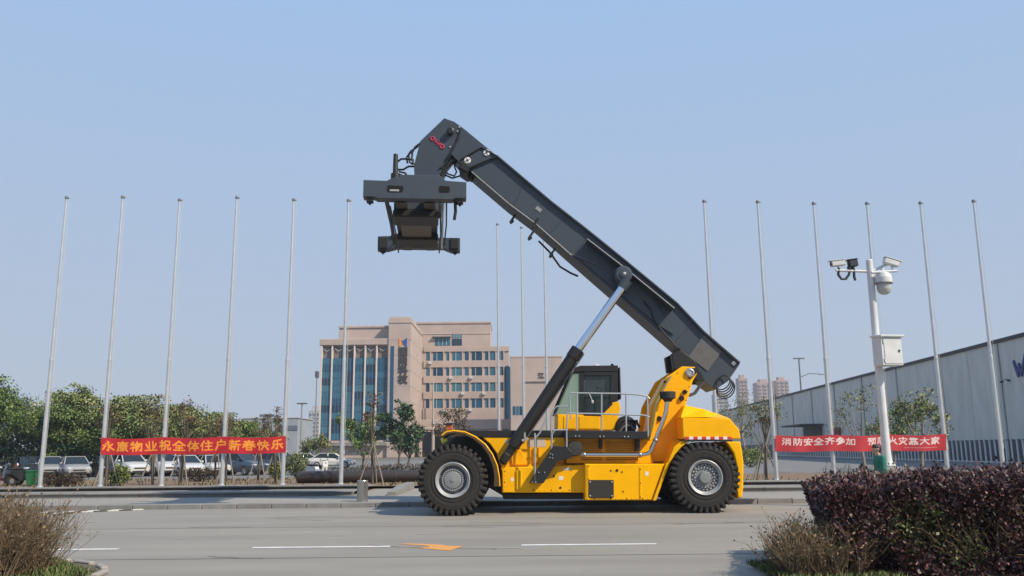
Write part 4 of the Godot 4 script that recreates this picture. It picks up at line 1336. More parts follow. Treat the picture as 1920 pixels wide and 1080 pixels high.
	for s in [-1.0, 1.0]:
		b = MB.new()
		b.box(Vector3(0.36 * s, -0.04, 1.4 * s), Vector3(0.30, 0.32, 2.7), 0.02)
		obj("telescopic_beam", b, mat(lin(0.11, 0.09, 0.075), 0.6, 0.0, "blotch", 1.0), sp)
		b = MB.new()
		b.box(Vector3(-0.36 * s, -0.04, 1.4 * s), Vector3(0.30, 0.32, 2.7), 0.02)
		obj("telescopic_beam", b, mat(lin(0.11, 0.09, 0.075), 0.6, 0.0, "blotch", 1.0), sp)
		b = MB.new()
		b.tube([Vector3(0.72 * s, -0.12, -2.7), Vector3(0.72 * s, -0.12, 2.7)], 0.035, 0.035, 8)
		obj("side_cylinder", b, chrome if s > 0 else black, sp)
		for p in [[0.80, -0.02], [0.64, -0.3]]:
			b = MB.new()
			b.tube([Vector3(p[0] * s, p[1], -2.6), Vector3(p[0] * s + 0.03, p[1] - 0.05, 0), Vector3(p[0] * s, p[1], 2.6)], 0.022, 0.022, 6)
			obj("side_hose", b, black, sp)
	# end beams: near one with raised middle and two slots, far one plainer
	var nb := sub("end_beam", sp)
	b = MB.new()
	var prof := PackedVector2Array([Vector2(-1.30, 0.28), Vector2(-0.72, 0.27), Vector2(-0.58, 0.34), Vector2(-0.40, 0.38), Vector2(-0.40, 0.44), Vector2(0.60, 0.44), Vector2(0.78, 0.30), Vector2(1.30, 0.27), Vector2(1.30, -0.16), Vector2(1.02, -0.16), Vector2(0.95, -0.20), Vector2(-0.95, -0.20), Vector2(-1.02, -0.16), Vector2(-1.30, -0.16)])
	b.prism(prof, 2.60, 2.95, 0.012)
	obj("beam_body", b, grey, nb)
	for c in [Vector3(-0.50, 0.06, 2.952), Vector3(0.74, 0.07, 2.952)]:
		b = MB.new()
		var sw := 0.40 if c.x < 0 else 0.27
		b.prism(PackedVector2Array([Vector2(-sw * 0.5, -0.06), Vector2(-sw * 0.4, -0.085), Vector2(sw * 0.45, -0.085), Vector2(sw * 0.5, -0.02), Vector2(sw * 0.5, 0.07), Vector2(-sw * 0.42, 0.085), Vector2(-sw * 0.5, 0.05)]), -0.006, 0.006, 0.0, Transform3D(Basis.IDENTITY, c + Vector3(0, 0, 0.004)))
		obj("beam_slot", b, mat(lin(0.003, 0.003, 0.0035), 0.95), nb)
	b = MB.new()
	b.box(Vector3(-0.52, 0.01, 2.965), Vector3(0.24, 0.05, 0.02), 0.004)
	obj("slot_fitting", b, silver, nb)
	var fb := sub("end_beam", sp)
	b = MB.new()
	b.prism(PackedVector2Array([Vector2(-1.30, 0.22), Vector2(-0.5, 0.25), Vector2(-0.3, 0.30), Vector2(0.3, 0.30), Vector2(0.45, 0.2), Vector2(1.30, 0.2), Vector2(1.30, -0.24), Vector2(1.02, -0.24), Vector2(0.78, -0.14), Vector2(-0.70, -0.14), Vector2(-0.98, -0.22), Vector2(-1.30, -0.22)]), -2.95, -2.60, 0.012)
	obj("beam_body", b, grey, fb)
	for x in [-1.12, 1.12]:
		b = MB.new()
		b.box(Vector3(x, 0.0, -2.60), Vector3(0.26, 0.36, 0.12), 0.02)
		obj("beam_end_box", b, black, fb)
	b = MB.new()
	b.box(Vector3(0.52, 0.03, -2.585), Vector3(0.18, 0.05, 0.03), 0.005)
	obj("beam_label", b, white, fb)
	b = MB.new()
	for i in 4:
		b.ball(Vector3(-0.82 + 0.11 * i, 0.24, -2.56), Vector3(0.07, 0.07, 0.05), 6, 8)
	obj("hose_couplings", b, black, fb, Vector3.ZERO, true)
	for bm in [[nb, 2.78], [fb, -2.78]]:
		for x in [-1.14, 1.14]:
			b = MB.new()
			b.box(Vector3(x, -0.235, bm[1]), Vector3(0.17, 0.07, 0.24), 0.02)
			b.tube([Vector3(x, -0.26, bm[1]), Vector3(x, -0.30, bm[1]), Vector3(x, -0.33, bm[1])], 0.04, 0.02, 8)
			obj("twist_lock", b, black, bm[0])
	b = MB.new()
	b.tube([Vector3(1.02, -0.18, 2.7), Vector3(1.03, -0.45, 2.7), Vector3(1.0, -0.66, 2.68)], 0.04, 0.04, 8)
	obj("hanging_hose", b, black, nb)
	# motor and hoses that stand on the spreader
	b = MB.new()
	b.lathe(PackedVector2Array([Vector2(0.17, 0.2), Vector2(0.17, 0.52), Vector2(0.12, 0.56), Vector2(0.12, 0.70), Vector2(0.07, 0.72), Vector2(0.06, 1.24), Vector2(0.0, 1.26)]), Transform3D(Basis.IDENTITY, Vector3(-0.54, 0.0, 2.2)), 14)
	obj("slewing_motor", b, black, sp)
	for k in 4:
		b = MB.new()
		b.tube([Vector3(-0.44, 0.76 - 0.07 * k, 2.2), Vector3(-0.30, 0.80 - 0.10 * k, 2.0), Vector3(-0.10, 0.70 - 0.10 * k, 1.5), Vector3(0.1, 0.5, 0.8)], 0.026, 0.026, 6)
		obj("motor_hose", b, black, sp)
	# ---- seams, hinges, latches and rows of small bolts
	var bolt := MB.new()
	bolt.ball(Vector3.ZERO, Vector3(0.017, 0.017, 0.012), 4, 6)
	var bolt_mesh := bolt.mesh()
	var rows := [[Vector3(0.189, 1.17, 1.71), Vector3(0.181, 0.854, 1.71), 4, 1.718], [Vector3(1.498, 1.078, 1.71), Vector3(1.473, 0.398, 1.71), 7, 1.716], [Vector3(-1.935, 1.051, 1.45), Vector3(-1.939, 0.601, 1.45), 6, 1.45], [Vector3(-1.207, 0.581, 1.45), Vector3(0.013, 0.569, 1.45), 9, 1.45], [Vector3(0.323, 0.369, 1.7), Vector3(1.66, 0.357, 1.7), 11, 1.70], [Vector3(2.677, 3.55, 0.98), Vector3(2.197, 2.92, 0.98), 6, 0.98], [Vector3(2.972, 3.194, 0.98), Vector3(2.817, 2.592, 0.98), 6, 0.98]]
	for r in rows:
		for i in r[2]:
			var p: Vector3 = (r[0] as Vector3).lerp(r[1], float(i) / (r[2] - 1))
			p.z = r[3]
			piece("bolt", bolt_mesh, yellow if i % 3 else black, t, Transform3D(Basis.IDENTITY, p))
	for p in [PackedVector2Array([Vector2(0.278, 1.182), Vector2(0.358, 1.181), Vector2(0.357, 1.115), Vector2(0.276, 1.116)]), PackedVector2Array([Vector2(1.619, 1.024), Vector2(1.699, 1.023), Vector2(1.695, 0.918), Vector2(1.615, 0.919)]), PackedVector2Array([Vector2(-0.55, 0.919), Vector2(-0.441, 0.918), Vector2(-0.443, 0.825), Vector2(-0.552, 0.826)]), PackedVector2Array([Vector2(-1.774, 0.89), Vector2(-1.706, 0.89), Vector2(-1.706, 0.81), Vector2(-1.774, 0.811)])]:
		b = MB.new()
		var zq := 1.70 if p[0].x > 0.9 else 1.45
		b.prism(p, zq - 0.01, zq + 0.003, 0.0)
		obj("warning_sticker", b, [white, red, black, white][(int(absf(p[0].x) * 7.0)) % 4], t)
	# weld beads and cable run on the boom
	for q in [[Vector3(-1.293, 9.072, 0.55), Vector3(-1.648, 8.324, 0.55)], [Vector3(-0.152, 8.076, 0.55), Vector3(-0.642, 7.478, 0.55)], [Vector3(2.621, 5.689, 0.55), Vector3(2.008, 5.041, 0.55)], [Vector3(3.263, 4.984, 0.55), Vector3(2.681, 4.387, 0.55)]]:
		b = MB.new()
		var qa: Vector3 = q[0]
		var qb: Vector3 = q[1]
		qa.z = 0.551
		qb.z = 0.551
		b.tube([qa, qb], 0.012, 0.012, 5)
		obj("weld_bead", b, grey, boom)
	for k in 9:
		b = MB.new()
		var ca := (Vector3(-2.727, 9.269, 0.57) as Vector3).lerp(Vector3(-0.117, 6.964, 0.57), k / 8.0)
		ca.z = 0.565
		b.box(ca, Vector3(0.05, 0.06, 0.03), 0.006, Basis(Vector3.BACK, -0.7))
		obj("pipe_clip", b, black, boom)
	b = MB.new()
	b.box(Vector3(-0.929, 8.236, 0.56), Vector3(0.18, 0.11, 0.008), 0.0, Basis(Vector3.BACK, -0.69))
	obj("boom_label", b, mat(lin(0.24, 0.24, 0.25), 0.6), boom)
	# ---- notices on the yellow steel
	for p in [PackedVector2Array([Vector2(-1.319, 1.869), Vector2(-0.871, 1.864), Vector2(-0.847, 1.658), Vector2(-1.321, 1.662)]), PackedVector2Array([Vector2(-1.92, 1.86), Vector2(-1.836, 1.86), Vector2(-1.837, 1.763), Vector2(-1.921, 1.764)]), PackedVector2Array([Vector2(-0.45, 1.131), Vector2(-0.232, 1.129), Vector2(-0.234, 1.062), Vector2(-0.452, 1.064)]), PackedVector2Array([Vector2(2.605, 1.982), Vector2(2.727, 1.981), Vector2(2.723, 1.901), Vector2(2.601, 1.902)]), PackedVector2Array([Vector2(2.765, 1.927), Vector2(2.94, 1.925), Vector2(2.938, 1.872), Vector2(2.762, 1.874)]), PackedVector2Array([Vector2(0.677, 1.086), Vector2(0.73, 1.086), Vector2(0.729, 1.033), Vector2(0.675, 1.034)])]:
		b = MB.new()
		var zz := 1.002
		if p[0].x > -1.0 and p[0].y < 1.3 and p[0].x < 0.8:
			zz = 1.452
		if p[0].x > 4.0:
			zz = 1.762
		elif p[0].x > 0.9:
			zz = 1.71
		b.prism(p, zz - 0.012, zz + 0.003, 0.0)
		obj("notice_sticker", b, mat(lin(0.72, 0.60, 0.50), 0.6, 0.0, "speck", 0.4), t)

# ---------------------------------------------------------------- offices and far buildings
func wall_rect(b: MB, x0: float, x1: float, y0: float, y1: float, z0: float, z1: float, bevel := 0.03) -> void:
	b.box(Vector3((x0 + x1) / 2, (y0 + y1) / 2, (z0 + z1) / 2), Vector3(x1 - x0, y1 - y0, z1 - z0), bevel)

func build_buildings() -> void:
	var stone := detailed(mat(lin(0.53, 0.42, 0.37), 0.85, 0.0, "cloudy", 18.0), "fine", 4.0)
	var fin := mat(lin(0.60, 0.52, 0.47), 0.7)
	var dark := mat(lin(0.06, 0.058, 0.06), 0.8)
	var panes := []
	for k in 4:
		var c: Vector3 = [Vector3(0.014, 0.078, 0.150), Vector3(0.03, 0.125, 0.20), Vector3(0.008, 0.042, 0.085), Vector3(0.05, 0.16, 0.22)][k]
		var m := mat(lin(c.x, c.y, c.z), 0.12)
		m.metallic_specular = 0.28
		panes.append(m)
	var frame := mat(lin(0.46, 0.44, 0.42), 0.6)
	# -- office block: glazed wing with fins, tower with the sign, rear wing with rows of windows
	var ox := -30.0
	var t := thing("office_building", "pinkish office block with tall glazed front and dark lettering on its tower", "office building", Vector3(ox, 0, -200))
	var L := func(x: float) -> float: return (x - 962.9) / 1595.0 * 200.0 * 0.9965 - ox
	var T := func(y: float) -> float: return 1.6 + (845.0 - y) / 1595.0 * 200.0
	var f := func(x: float) -> float: return L.call(x)
	var x0: float = f.call(600.5)
	var x1: float = f.call(728.5)
	var x2: float = f.call(771.0)
	var b := MB.new()
	wall_rect(b, x0, x1 + 0.1, 0.0, T.call(826.0), -20, -0.2)
	wall_rect(b, x0, x1 + 0.1, T.call(826.0), T.call(640.0), -20, -0.8)
	wall_rect(b, x0 - 0.3, x1 + 0.1, T.call(649.0), T.call(637.0), -20.2, 0.25, 0.1)
	obj("wing_wall", b, stone, t)
	b = MB.new()
	wall_rect(b, f.call(630.0), x1 + 0.1, T.call(638.0), T.call(611.0), -18, -2.5, 0.05)
	wall_rect(b, f.call(629.0), x1 + 0.1, T.call(613.5), T.call(609.5), -18.2, -2.2, 0.05)
	obj("roof_storey", b, stone, t)
	b = MB.new()
	wall_rect(b, x1, x2, 0.0, T.call(599.0), -26, 0.5, 0.05)
	wall_rect(b, x1 - 0.15, x2 + 0.15, T.call(608.0), T.call(606.5), -26.1, 0.65, 0.03)
	obj("tower", b, stone, t)
	b = MB.new()
	wall_rect(b, f.call(731.0), f.call(769.5), T.call(599.5), T.call(596.0), -25, 0.2, 0.03)
	obj("tower_parapet", b, stone, t)
	for k in 8:   # recessed joints between the stone courses of the tower
		b = MB.new()
		var jy: float = T.call(640.0 + k * 29.0)
		wall_rect(b, x1 + 0.02, x2 + 0.03, jy - 0.06, jy + 0.06, 0.4, 0.512, 0.0)
		wall_rect(b, x2 - 0.1, x2 + 0.012, jy - 0.06, jy + 0.06, -26.0, 0.4, 0.0)
		obj("stone_joint", b, mat(lin(0.30, 0.23, 0.20), 0.9), t)
	# fins and panes
	var fins := [600.5, 622.0, 644.5, 664.0, 684.5, 706.0, 729.0]
	for i in 7:
		b = MB.new()
		var fx: float = f.call(fins[i] + (1.8 if i == 0 else (0.0 if i < 6 else -0.5)))
		wall_rect(b, fx - 0.17, fx + 0.17, T.call(827.0), T.call(650.0), -0.9, 0.12, 0.03)
		obj("fin", b, fin, t)
	for i in 6:
		var a: float = f.call(fins[i]) + 0.15
		var c: float = f.call(fins[i + 1]) - 0.15
		for k in 6:
			var lo: float = lerpf(825.0, 673.0, k / 6.0)
			var hi: float = lerpf(825.0, 673.0, (k + 1) / 6.0)
			for half in 2:
				var m := (lo + hi) / 2
				b = MB.new()
				var ya: float = T.call(lo if half == 0 else m)
				var yb: float = T.call(m if half == 0 else hi)
				wall_rect(b, a, c, ya + 0.04, yb - 0.04, -0.75 + rng.randf() * 0.03, -0.25, 0.0)
				obj("glass_pane", b, panes[(rng.randi() % 3) if half == 0 else (1 if rng.randf() < 0.6 else rng.randi() % 4)], t)
		for k in 2:
			b = MB.new()
			var mx: float = lerpf(a, c, (k + 1) / 3.0)
			wall_rect(b, mx - 0.035, mx + 0.035, T.call(826.0), T.call(673.0), -0.75, -0.21, 0.0)
			obj("pane_mullion", b, mat(lin(0.14, 0.16, 0.18), 0.5), t)
		b = MB.new()
		wall_rect(b, a, c, T.call(672.5), T.call(651.0), -0.78, -0.70, 0.0)
		obj("loggia_panel", b, mat(lin(0.16, 0.13, 0.125), 0.8) if i != 2 else dark, t)
		b = MB.new()
		b.tube([Vector3(a + 0.2, T.call(654.0), -0.4), Vector3((a + c) / 2, T.call(660.0), -0.4), Vector3(c - 0.2, T.call(655.0), -0.4)], 0.09, 0.09, 6)
		obj("loggia_brace", b, frame, t)
	b = MB.new()
	wall_rect(b, x0 - 0.6, x1, T.call(836.0), T.call(829.0), -1.0, 1.2, 0.06)
	obj("canopy", b, mat(lin(0.22, 0.20, 0.19), 0.8), t)
	b = MB.new()
	wall_rect(b, f.call(733.0), f.call(739.5), T.call(826.0), T.call(652.0), 0.5, 0.56, 0.0)
	obj("tower_glass_strip", b, panes[0], t)
	# sign on the tower: two-winged emblem and four characters, top to bottom
	var ink := mat(lin(0.030, 0.026, 0.030), 0.6)
	b = MB.new()
	var sx: float = f.call(748.5)
	var st: float = T.call(637.0)
	var sb: float = T.call(653.0)
	b.prism(PackedVector2Array([Vector2(sx, sb), Vector2(sx, st), Vector2(sx + 0.25, st), Vector2(sx + 1.05, (st + sb) / 2), Vector2(sx + 0.25, sb)]), 0.502, 0.62, 0.02)
	obj("sign_emblem_orange", b, mat(lin(0.78, 0.25, 0.03), 0.5), t)
	b = MB.new()
	b.prism(PackedVector2Array([Vector2(sx + 1.9, sb), Vector2(sx + 1.9, st), Vector2(sx + 1.7, st), Vector2(sx + 0.95, st - 0.7), Vector2(sx + 0.55, st - 0.45), Vector2(sx + 0.5, st - 0.8), Vector2(sx + 1.65, sb)]), 0.502, 0.63, 0.02)
	obj("sign_emblem_blue", b, mat(lin(0.02, 0.07, 0.30), 0.5), t)
	var line := "图南科技"
	for i in 4:
		b = MB.new()
		raised_char(b, line[i], 2.0, 0.36, 0.16, Vector3(sx + 0.0, T.call(670.8 + i * 17.0), 0.505))
		obj("sign_character", b, ink, t)
	# rear wing
	var d2 := -24.0
	var k2 := 224.0 / 200.0
	var X := func(x: float) -> float: return (x - 962.9) / 1595.0 * 224.0 * 0.9965 - ox
	var Y := func(y: float) -> float: return 1.6 + (845.0 - y) / 1595.0 * 224.0
	b = MB.new()
	wall_rect(b, X.call(780.0), X.call(921.0), Y.call(662.0), Y.call(608.0), d2 - 16, d2 - 0.1, 0.05)
	wall_rect(b, X.call(780.0), X.call(922.0), Y.call(610.0), Y.call(606.0), d2 - 16.2, d2 + 0.12, 0.05)
	wall_rect(b, X.call(780.0), X.call(921.5), Y.call(630.0), Y.call(628.0), d2 - 1, d2 + 0.02, 0.02)
	obj("rear_wing_top", b, stone, t)
	b = MB.new()
	wall_rect(b, X.call(780.0), X.call(956.0), 0.0, Y.call(653.0), d2 - 16, d2 - 0.25, 0.05)
	obj("rear_wing_wall", b, stone, t)
	var rows := [[654.0, 663.0], [680.0, 692.5], [708.5, 721.5], [738.0, 751.0], [768.5, 790.0]]
	for r in rows:
		b = MB.new()
		wall_rect(b, X.call(795.0), X.call(956.5), Y.call(r[1]), Y.call(r[0]), d2 - 0.3, d2 + 0.06, 0.03)
		obj("wall_band", b, stone, t)
	var cols := [[800.0, 806.5], [813.0, 831.5], [838.0, 843.0], [849.0, 867.0], [873.0, 880.0], [886.0, 905.0], [911.0, 917.0], [920.5, 930.0], [935.0, 945.0]]
	for k in 4:
		for i in cols.size():
			var c: Array = cols[i]
			b = MB.new()
			var y0: float = Y.call(rows[k + 1][0])
			var y1: float = Y.call(rows[k][1])
			wall_rect(b, X.call(c[0]), X.call(c[1]), y0, y1, d2 - 0.25, d2 - 0.19, 0.0)
			var w := obj("window", b, panes[rng.randi() % 4], t)
			if c[1] - c[0] > 12.0:
				b = MB.new()
				var xm: float = lerpf(X.call(c[0]), X.call(c[1]), 0.36)
				wall_rect(b, xm - 0.07, xm + 0.07, y0, y1, d2 - 0.20, d2 - 0.10, 0.0)
				obj("mullion", b, frame, w)
			b = MB.new()
			wall_rect(b, X.call(c[1]) , X.call(c[1]) + 0.35, y0, y1, d2 - 0.26, d2 + 0.03, 0.0)
			obj("wall_pier", b, stone, t)
	for w in [[816.0, 845.0, 636.5, 651.5, 1], [848.0, 867.0, 628.0, 637.0, 3], [848.0, 867.0, 638.5, 651.5, 2]]:
		b = MB.new()
		wall_rect(b, X.call(w[0]), X.call(w[1]), Y.call(w[3]), Y.call(w[2]), d2 - 0.2, d2 - 0.05, 0.0)
		var o := obj("window", b, panes[w[4]], t)
		b = MB.new()
		for i in 3:
			var xm: float = lerpf(X.call(w[0]), X.call(w[1]), (i + 1) / 4.0)
			wall_rect(b, xm - 0.06, xm + 0.06, Y.call(w[3]), Y.call(w[2]), d2 - 0.1, d2 + 0.02, 0.0)
		obj("window_bars", b, frame if w[4] != 2 else dark, o, Vector3.ZERO, true)
	b = MB.new()
	wall_rect(b, X.call(811.0), X.call(846.0), Y.call(636.5), Y.call(634.5), d2 - 0.3, d2 + 0.7, 0.03)
	obj("window_hood", b, dark, t)
	b = MB.new()
	wall_rect(b, X.call(947.0), X.call(958.0), 0.0, Y.call(690.0), d2 - 10.0, d2 + 0.5, 0.5)
	obj("corner_bay", b, panes[2], t)
	for i in 6:
		b = MB.new()
		var xx: float = f.call(796.0) + 0.35 * i
		b.tube([Vector3(xx, 0, d2 + 1.5 + 3.4 * i), Vector3(xx, 17.0 + 1.2 * sin(i * 2.0), d2 + 1.5 + 3.4 * i)], 0.13, 0.13, 6)
		obj("drain_pipe", b, frame, t)
	for a in [[807.0, 0], [846.0, 1], [884.0, 1], [868.5, 2], [908.0, 2], [882.5, 3], [832.0, 3]]:
		b = MB.new()
		var ay: float = Y.call(rows[a[1] + 1][0] + 1.0)
		b.box(Vector3(X.call(a[0]), ay - 0.4, d2 + 0.35), Vector3(0.9, 0.7, 0.5), 0.05)
		obj("air_conditioner", b, mat(lin(0.5, 0.5, 0.5), 0.6), t)
	# covered bridge in front of the rear wing
	b = MB.new()
	wall_rect(b, f.call(774.0), f.call(1040.0), T.call(806.0), T.call(787.0), -16.0, -9.0, 0.08)
	wall_rect(b, f.call(773.0), f.call(1041.0), T.call(806.5), T.call(802.0), -16.2, -8.7, 0.08)
	obj("covered_bridge", b, stone, t)
	for i in 11:
		b = MB.new()
		var xx: float = f.call(782.0 + i * 25.0)
		wall_rect(b, xx - 0.35, xx + 0.35, 0.0, T.call(806.0), -13.0, -9.2, 0.05)
		obj("bridge_pier", b, stone, t)
	b = MB.new()
	wall_rect(b, f.call(774.0), f.call(1035.0), 0.0, T.call(809.0), -15.5, -15.0, 0.0)
	obj("bridge_recess", b, dark, t)
	# -- lower block on the right with its own lettering
	t = thing("office_annex", "plain pinkish annex block right of the office building, partly behind the lift cylinder", "building", Vector3(6, 0, -198))
	var A := func(x: float) -> float: return (x - 962.9) / 1595.0 * 198.0 * 0.9965 - 6.0
	b = MB.new()
	wall_rect(b, A.call(958.0), A.call(1056.0), 0.0, T.call(677.5), -14.0, 0.0, 0.05)
	obj("wall", b, stone, t)
	b = MB.new()
	wall_rect(b, A.call(957.5), A.call(1056.5), T.call(677.5), T.call(674.5), -14.0, 0.08, 0.04)
	obj("parapet", b, stone, t)
	b = MB.new()
	wall_rect(b, A.call(982.0), A.call(1054.0), T.call(723.0), T.call(721.0), -0.2, 0.25, 0.03)
	obj("wall_ledge", b, mat(lin(0.26, 0.20, 0.17), 0.8), t)
	for k in 3:
		b = MB.new()
		wall_rect(b, A.call(962.0 + k * 6.3), A.call(967.3 + k * 6.3), T.call(783.0), T.call(767.0), -0.1, 0.03, 0.0)
		obj("window", b, panes[k], t)
	b = MB.new()
	raised_char(b, "江", 1.35, 0.17, 0.12, Vector3(A.call(1010.5), T.call(716.0), 0.005))
	obj("sign_character", b, ink, t)
	# -- far buildings in the haze
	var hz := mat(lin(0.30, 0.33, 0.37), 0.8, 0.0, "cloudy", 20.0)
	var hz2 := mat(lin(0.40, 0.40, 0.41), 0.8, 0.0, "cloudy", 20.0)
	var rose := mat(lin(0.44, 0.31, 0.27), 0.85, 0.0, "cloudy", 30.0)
	var gl := mat(lin(0.10, 0.12, 0.15), 0.3)
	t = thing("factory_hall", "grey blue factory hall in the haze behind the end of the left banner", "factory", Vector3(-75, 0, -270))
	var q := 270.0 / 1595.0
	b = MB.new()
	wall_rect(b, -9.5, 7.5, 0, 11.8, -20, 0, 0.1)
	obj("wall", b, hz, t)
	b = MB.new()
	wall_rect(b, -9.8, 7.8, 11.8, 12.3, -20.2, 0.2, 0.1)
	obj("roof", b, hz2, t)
	b = MB.new()
	wall_rect(b, 1.5, 7.4, 8.2, 9.6, 0.02, 0.2, 0.02)
	obj("sign_board", b, gl, t)
	for i in 5:
		b = MB.new()
		wall_rect(b, -8.8 + i * 2.0, -7.3 + i * 2.0, 3.0, 8.0, 0.0, 0.06, 0.0)
		obj("window", b, gl, t)
	b = MB.new()
	wall_rect(b, -6.0, -1.5, 12.3, 13.4, -10, -4, 0.1)
	obj("roof_plant", b, gl, t)
	for h in [[-148.0, -640.0, 9.0, 32.0, "pale apartment tower rising just left of the glazed office wing", 0], [-205.0, -700.0, 26.0, 19.0, "low hazy block of flats beyond the factory hall", 0], [-185.0, -880.0, 14.0, 27.0, "faint hazy tower far behind the treetops", 0],
			[194.0, -720.0, 8.0, 59.0, "pink apartment tower just right of the hanging hose coil", 1], [185.0, -760.0, 12.0, 48.0, "greyish tower beside the pink one over the machine's hood", 0], [215.0, -730.0, 13.0, 56.0, "left one of the two pink towers above the shed roof", 1], [232.0, -735.0, 11.0, 58.0, "right and taller one of the pink towers above the shed roof", 1]]:
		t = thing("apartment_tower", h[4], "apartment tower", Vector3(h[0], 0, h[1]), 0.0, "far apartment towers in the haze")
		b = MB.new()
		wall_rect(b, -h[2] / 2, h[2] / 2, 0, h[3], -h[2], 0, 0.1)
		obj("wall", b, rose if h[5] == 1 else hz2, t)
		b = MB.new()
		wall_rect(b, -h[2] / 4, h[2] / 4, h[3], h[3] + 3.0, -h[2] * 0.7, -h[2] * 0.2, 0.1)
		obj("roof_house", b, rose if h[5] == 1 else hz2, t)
		for i in 3:
			b = MB.new()
			var xx: float = lerpf(-h[2] / 2, h[2] / 2, (i + 0.5) / 3.0)
			wall_rect(b, xx - h[2] * 0.09, xx + h[2] * 0.09, 3.0, h[3] - 1.5, 0.0, 0.3, 0.0)
			var col := obj("window_column", b, gl, t)
			b = MB.new()
			for y in int(h[3] / 3.0):
				wall_rect(b, xx - h[2] * 0.10, xx + h[2] * 0.10, y * 3.0 + 2.0, y * 3.0 + 3.3, -0.1, 0.6, 0.0)
			obj("balcony_bands", b, rose if h[5] == 1 else hz2, col, Vector3.ZERO, true)

# ---------------------------------------------------------------- the long shed on the right, its fence
func build_shed() -> void:
	var base := Vector3(36.6, 0, -40.0)
	var away := Vector3(48.9, 0, -208.0)
	var dir := (away - base).normalized()
	var length := base.distance_to(away)
	var turn := atan2(-dir.x, -dir.z)
	var t := thing("factory_shed", "long grey clad factory shed with dark roof edge on the right", "factory shed", base, turn)   # local -z runs along the wall, local +x lies inside
	var clad := detailed(mat(lin(0.74, 0.71, 0.64), 0.6, 0.0, "worn", 16.0), "fine", 3.0)
	clad.uv1_scale = Vector3(1.0 / 7.0, 1.0 / 26.0, 1.0 / 7.0)   # rain streaks run downwards
	var trim := mat(lin(0.035, 0.04, 0.05), 0.6)
	var b := MB.new()
	b.box(Vector3(20.3, 4.8, -length / 2), Vector3(40.0, 9.4, length - 0.2), 0.0)
	obj("hall", b, clad, t)
	b = MB.new()
	b.box(Vector3(0, 0, 0), Vector3(0.24, 7.6, 5.44), 0.02)
	var panel := b.mesh()
	b = MB.new()
	b.box(Vector3(0, 0, 0), Vector3(0.30, 1.95, 5.44), 0.02)
	var low := b.mesh()
	b = MB.new()
	b.box(Vector3(0, 0, 0), Vector3(0.5, 0.28, 5.5), 0.02)
	var edge := b.mesh()
	var darkwall := mat(lin(0.045, 0.055, 0.068), 0.5, 0.0, "cloudy", 6.0)
	for i in int(length / 5.5):
		piece("wall_panel", panel, clad, t, Transform3D(Basis.IDENTITY, Vector3(0.12, 5.78, -2.75 - i * 5.5)))
		piece("base_panel", low, darkwall, t, Transform3D(Basis.IDENTITY, Vector3(0.08, 1.0, -2.75 - i * 5.5)))
		piece("roof_edge", edge, trim, t, Transform3D(Basis.IDENTITY, Vector3(0.10, 9.70, -2.75 - i * 5.5)))
	for i in 15:
		b = MB.new()
		b.tube([Vector3(-0.09, 0.2, -5.5 - i * 11.0), Vector3(-0.09, 9.5, -5.5 - i * 11.0)], 0.08, 0.08, 6)
		obj("downpipe", b, mat(lin(0.5, 0.49, 0.46), 0.6), t)
	# start of a blue logotype, cut off by the edge of the view
	b = MB.new()
	var at := -25.2
	var pts := [Vector2(0.0, 1.0), Vector2(0.42, 0.0), Vector2(0.72, 0.72), Vector2(0.95, 0.0), Vector2(1.75, 1.35)]
	for i in 4:
		var p: Vector2 = pts[i]
		var q: Vector2 = pts[i + 1]
		var d := (q - p).normalized() * 0.13
		var o := Vector2(-d.y, d.x)
		b.prism(PackedVector2Array([p - d - o, q + d - o, q + d + o, p - d + o]), 0.0, 0.10 + 0.004 * i, 0.01, Transform3D(Basis(Vector3(0, 0, 1), Vector3(0, 1, 0), Vector3(-1, 0, 0)), Vector3(-0.005, 6.8, at)))
	obj("logo_letter", b, mat(lin(0.015, 0.035, 0.16), 0.5), t)
	b = MB.new()
	b.box(Vector3(-0.12, 6.5, at - 1.0), Vector3(0.22, 0.16, 0.16), 0.02)
	b.tube([Vector3(-0.1, 6.55, at - 1.0), Vector3(-0.35, 6.57, at - 1.05), Vector3(-0.55, 6.45, at - 1.1)], 0.03, 0.03, 6)
	b.box(Vector3(-0.6, 6.39, at - 1.1), Vector3(0.24, 0.14, 0.2), 0.03)
	obj("wall_lamp", b, trim, t)
	# dock with a canopy near the far end
	b = MB.new()
	b.box(Vector3(-0.12, 2.2, -83.0), Vector3(0.24, 4.2, 9.0), 0.02)
	obj("dock_door", b, trim, t)
	b = MB.new()
	b.box(Vector3(-1.6, 4.55, -83.0), Vector3(3.2, 0.22, 11.0), 0.03)
	obj("dock_canopy", b, trim, t)
	b = MB.new()
	b.box(Vector3(-0.14, 3.0, -71.5), Vector3(0.26, 1.9, 3.0), 0.02)
	obj("red_panel", b, mat(lin(0.20, 0.035, 0.035), 0.7), t)
	# fence of pale pickets at the foot of the shed
	var fence := thing("picket_fence", "pale metal picket fence at the foot of the grey shed", "fence", base + dir * 8.0 + Vector3(-1.6, 0, 0), turn)
	b = MB.new()
	b.box(Vector3(0, 1.0, 0), Vector3(0.10, 2.0, 0.10), 0.01)
	var picket := b.mesh()
	var paint := mat(lin(0.66, 0.67, 0.67), 0.5)
	for i in 112:
		piece("picket", picket, paint, fence, Transform3D(Basis(Vector3.RIGHT, rng.randf_range(-0.01, 0.01)), Vector3(0, 0.08, -i * 0.84)))
	for y in [0.3, 1.95]:
		b = MB.new()
		b.box(Vector3(0.03, y, -46.5), Vector3(0.05, 0.07, 93.5), 0.0)
		obj("rail", b, paint if y < 1.0 else trim, fence)
	b = MB.new()
	b.box(Vector3(0, 0.06, -46.5), Vector3(0.3, 0.3, 94.0), 0.02)
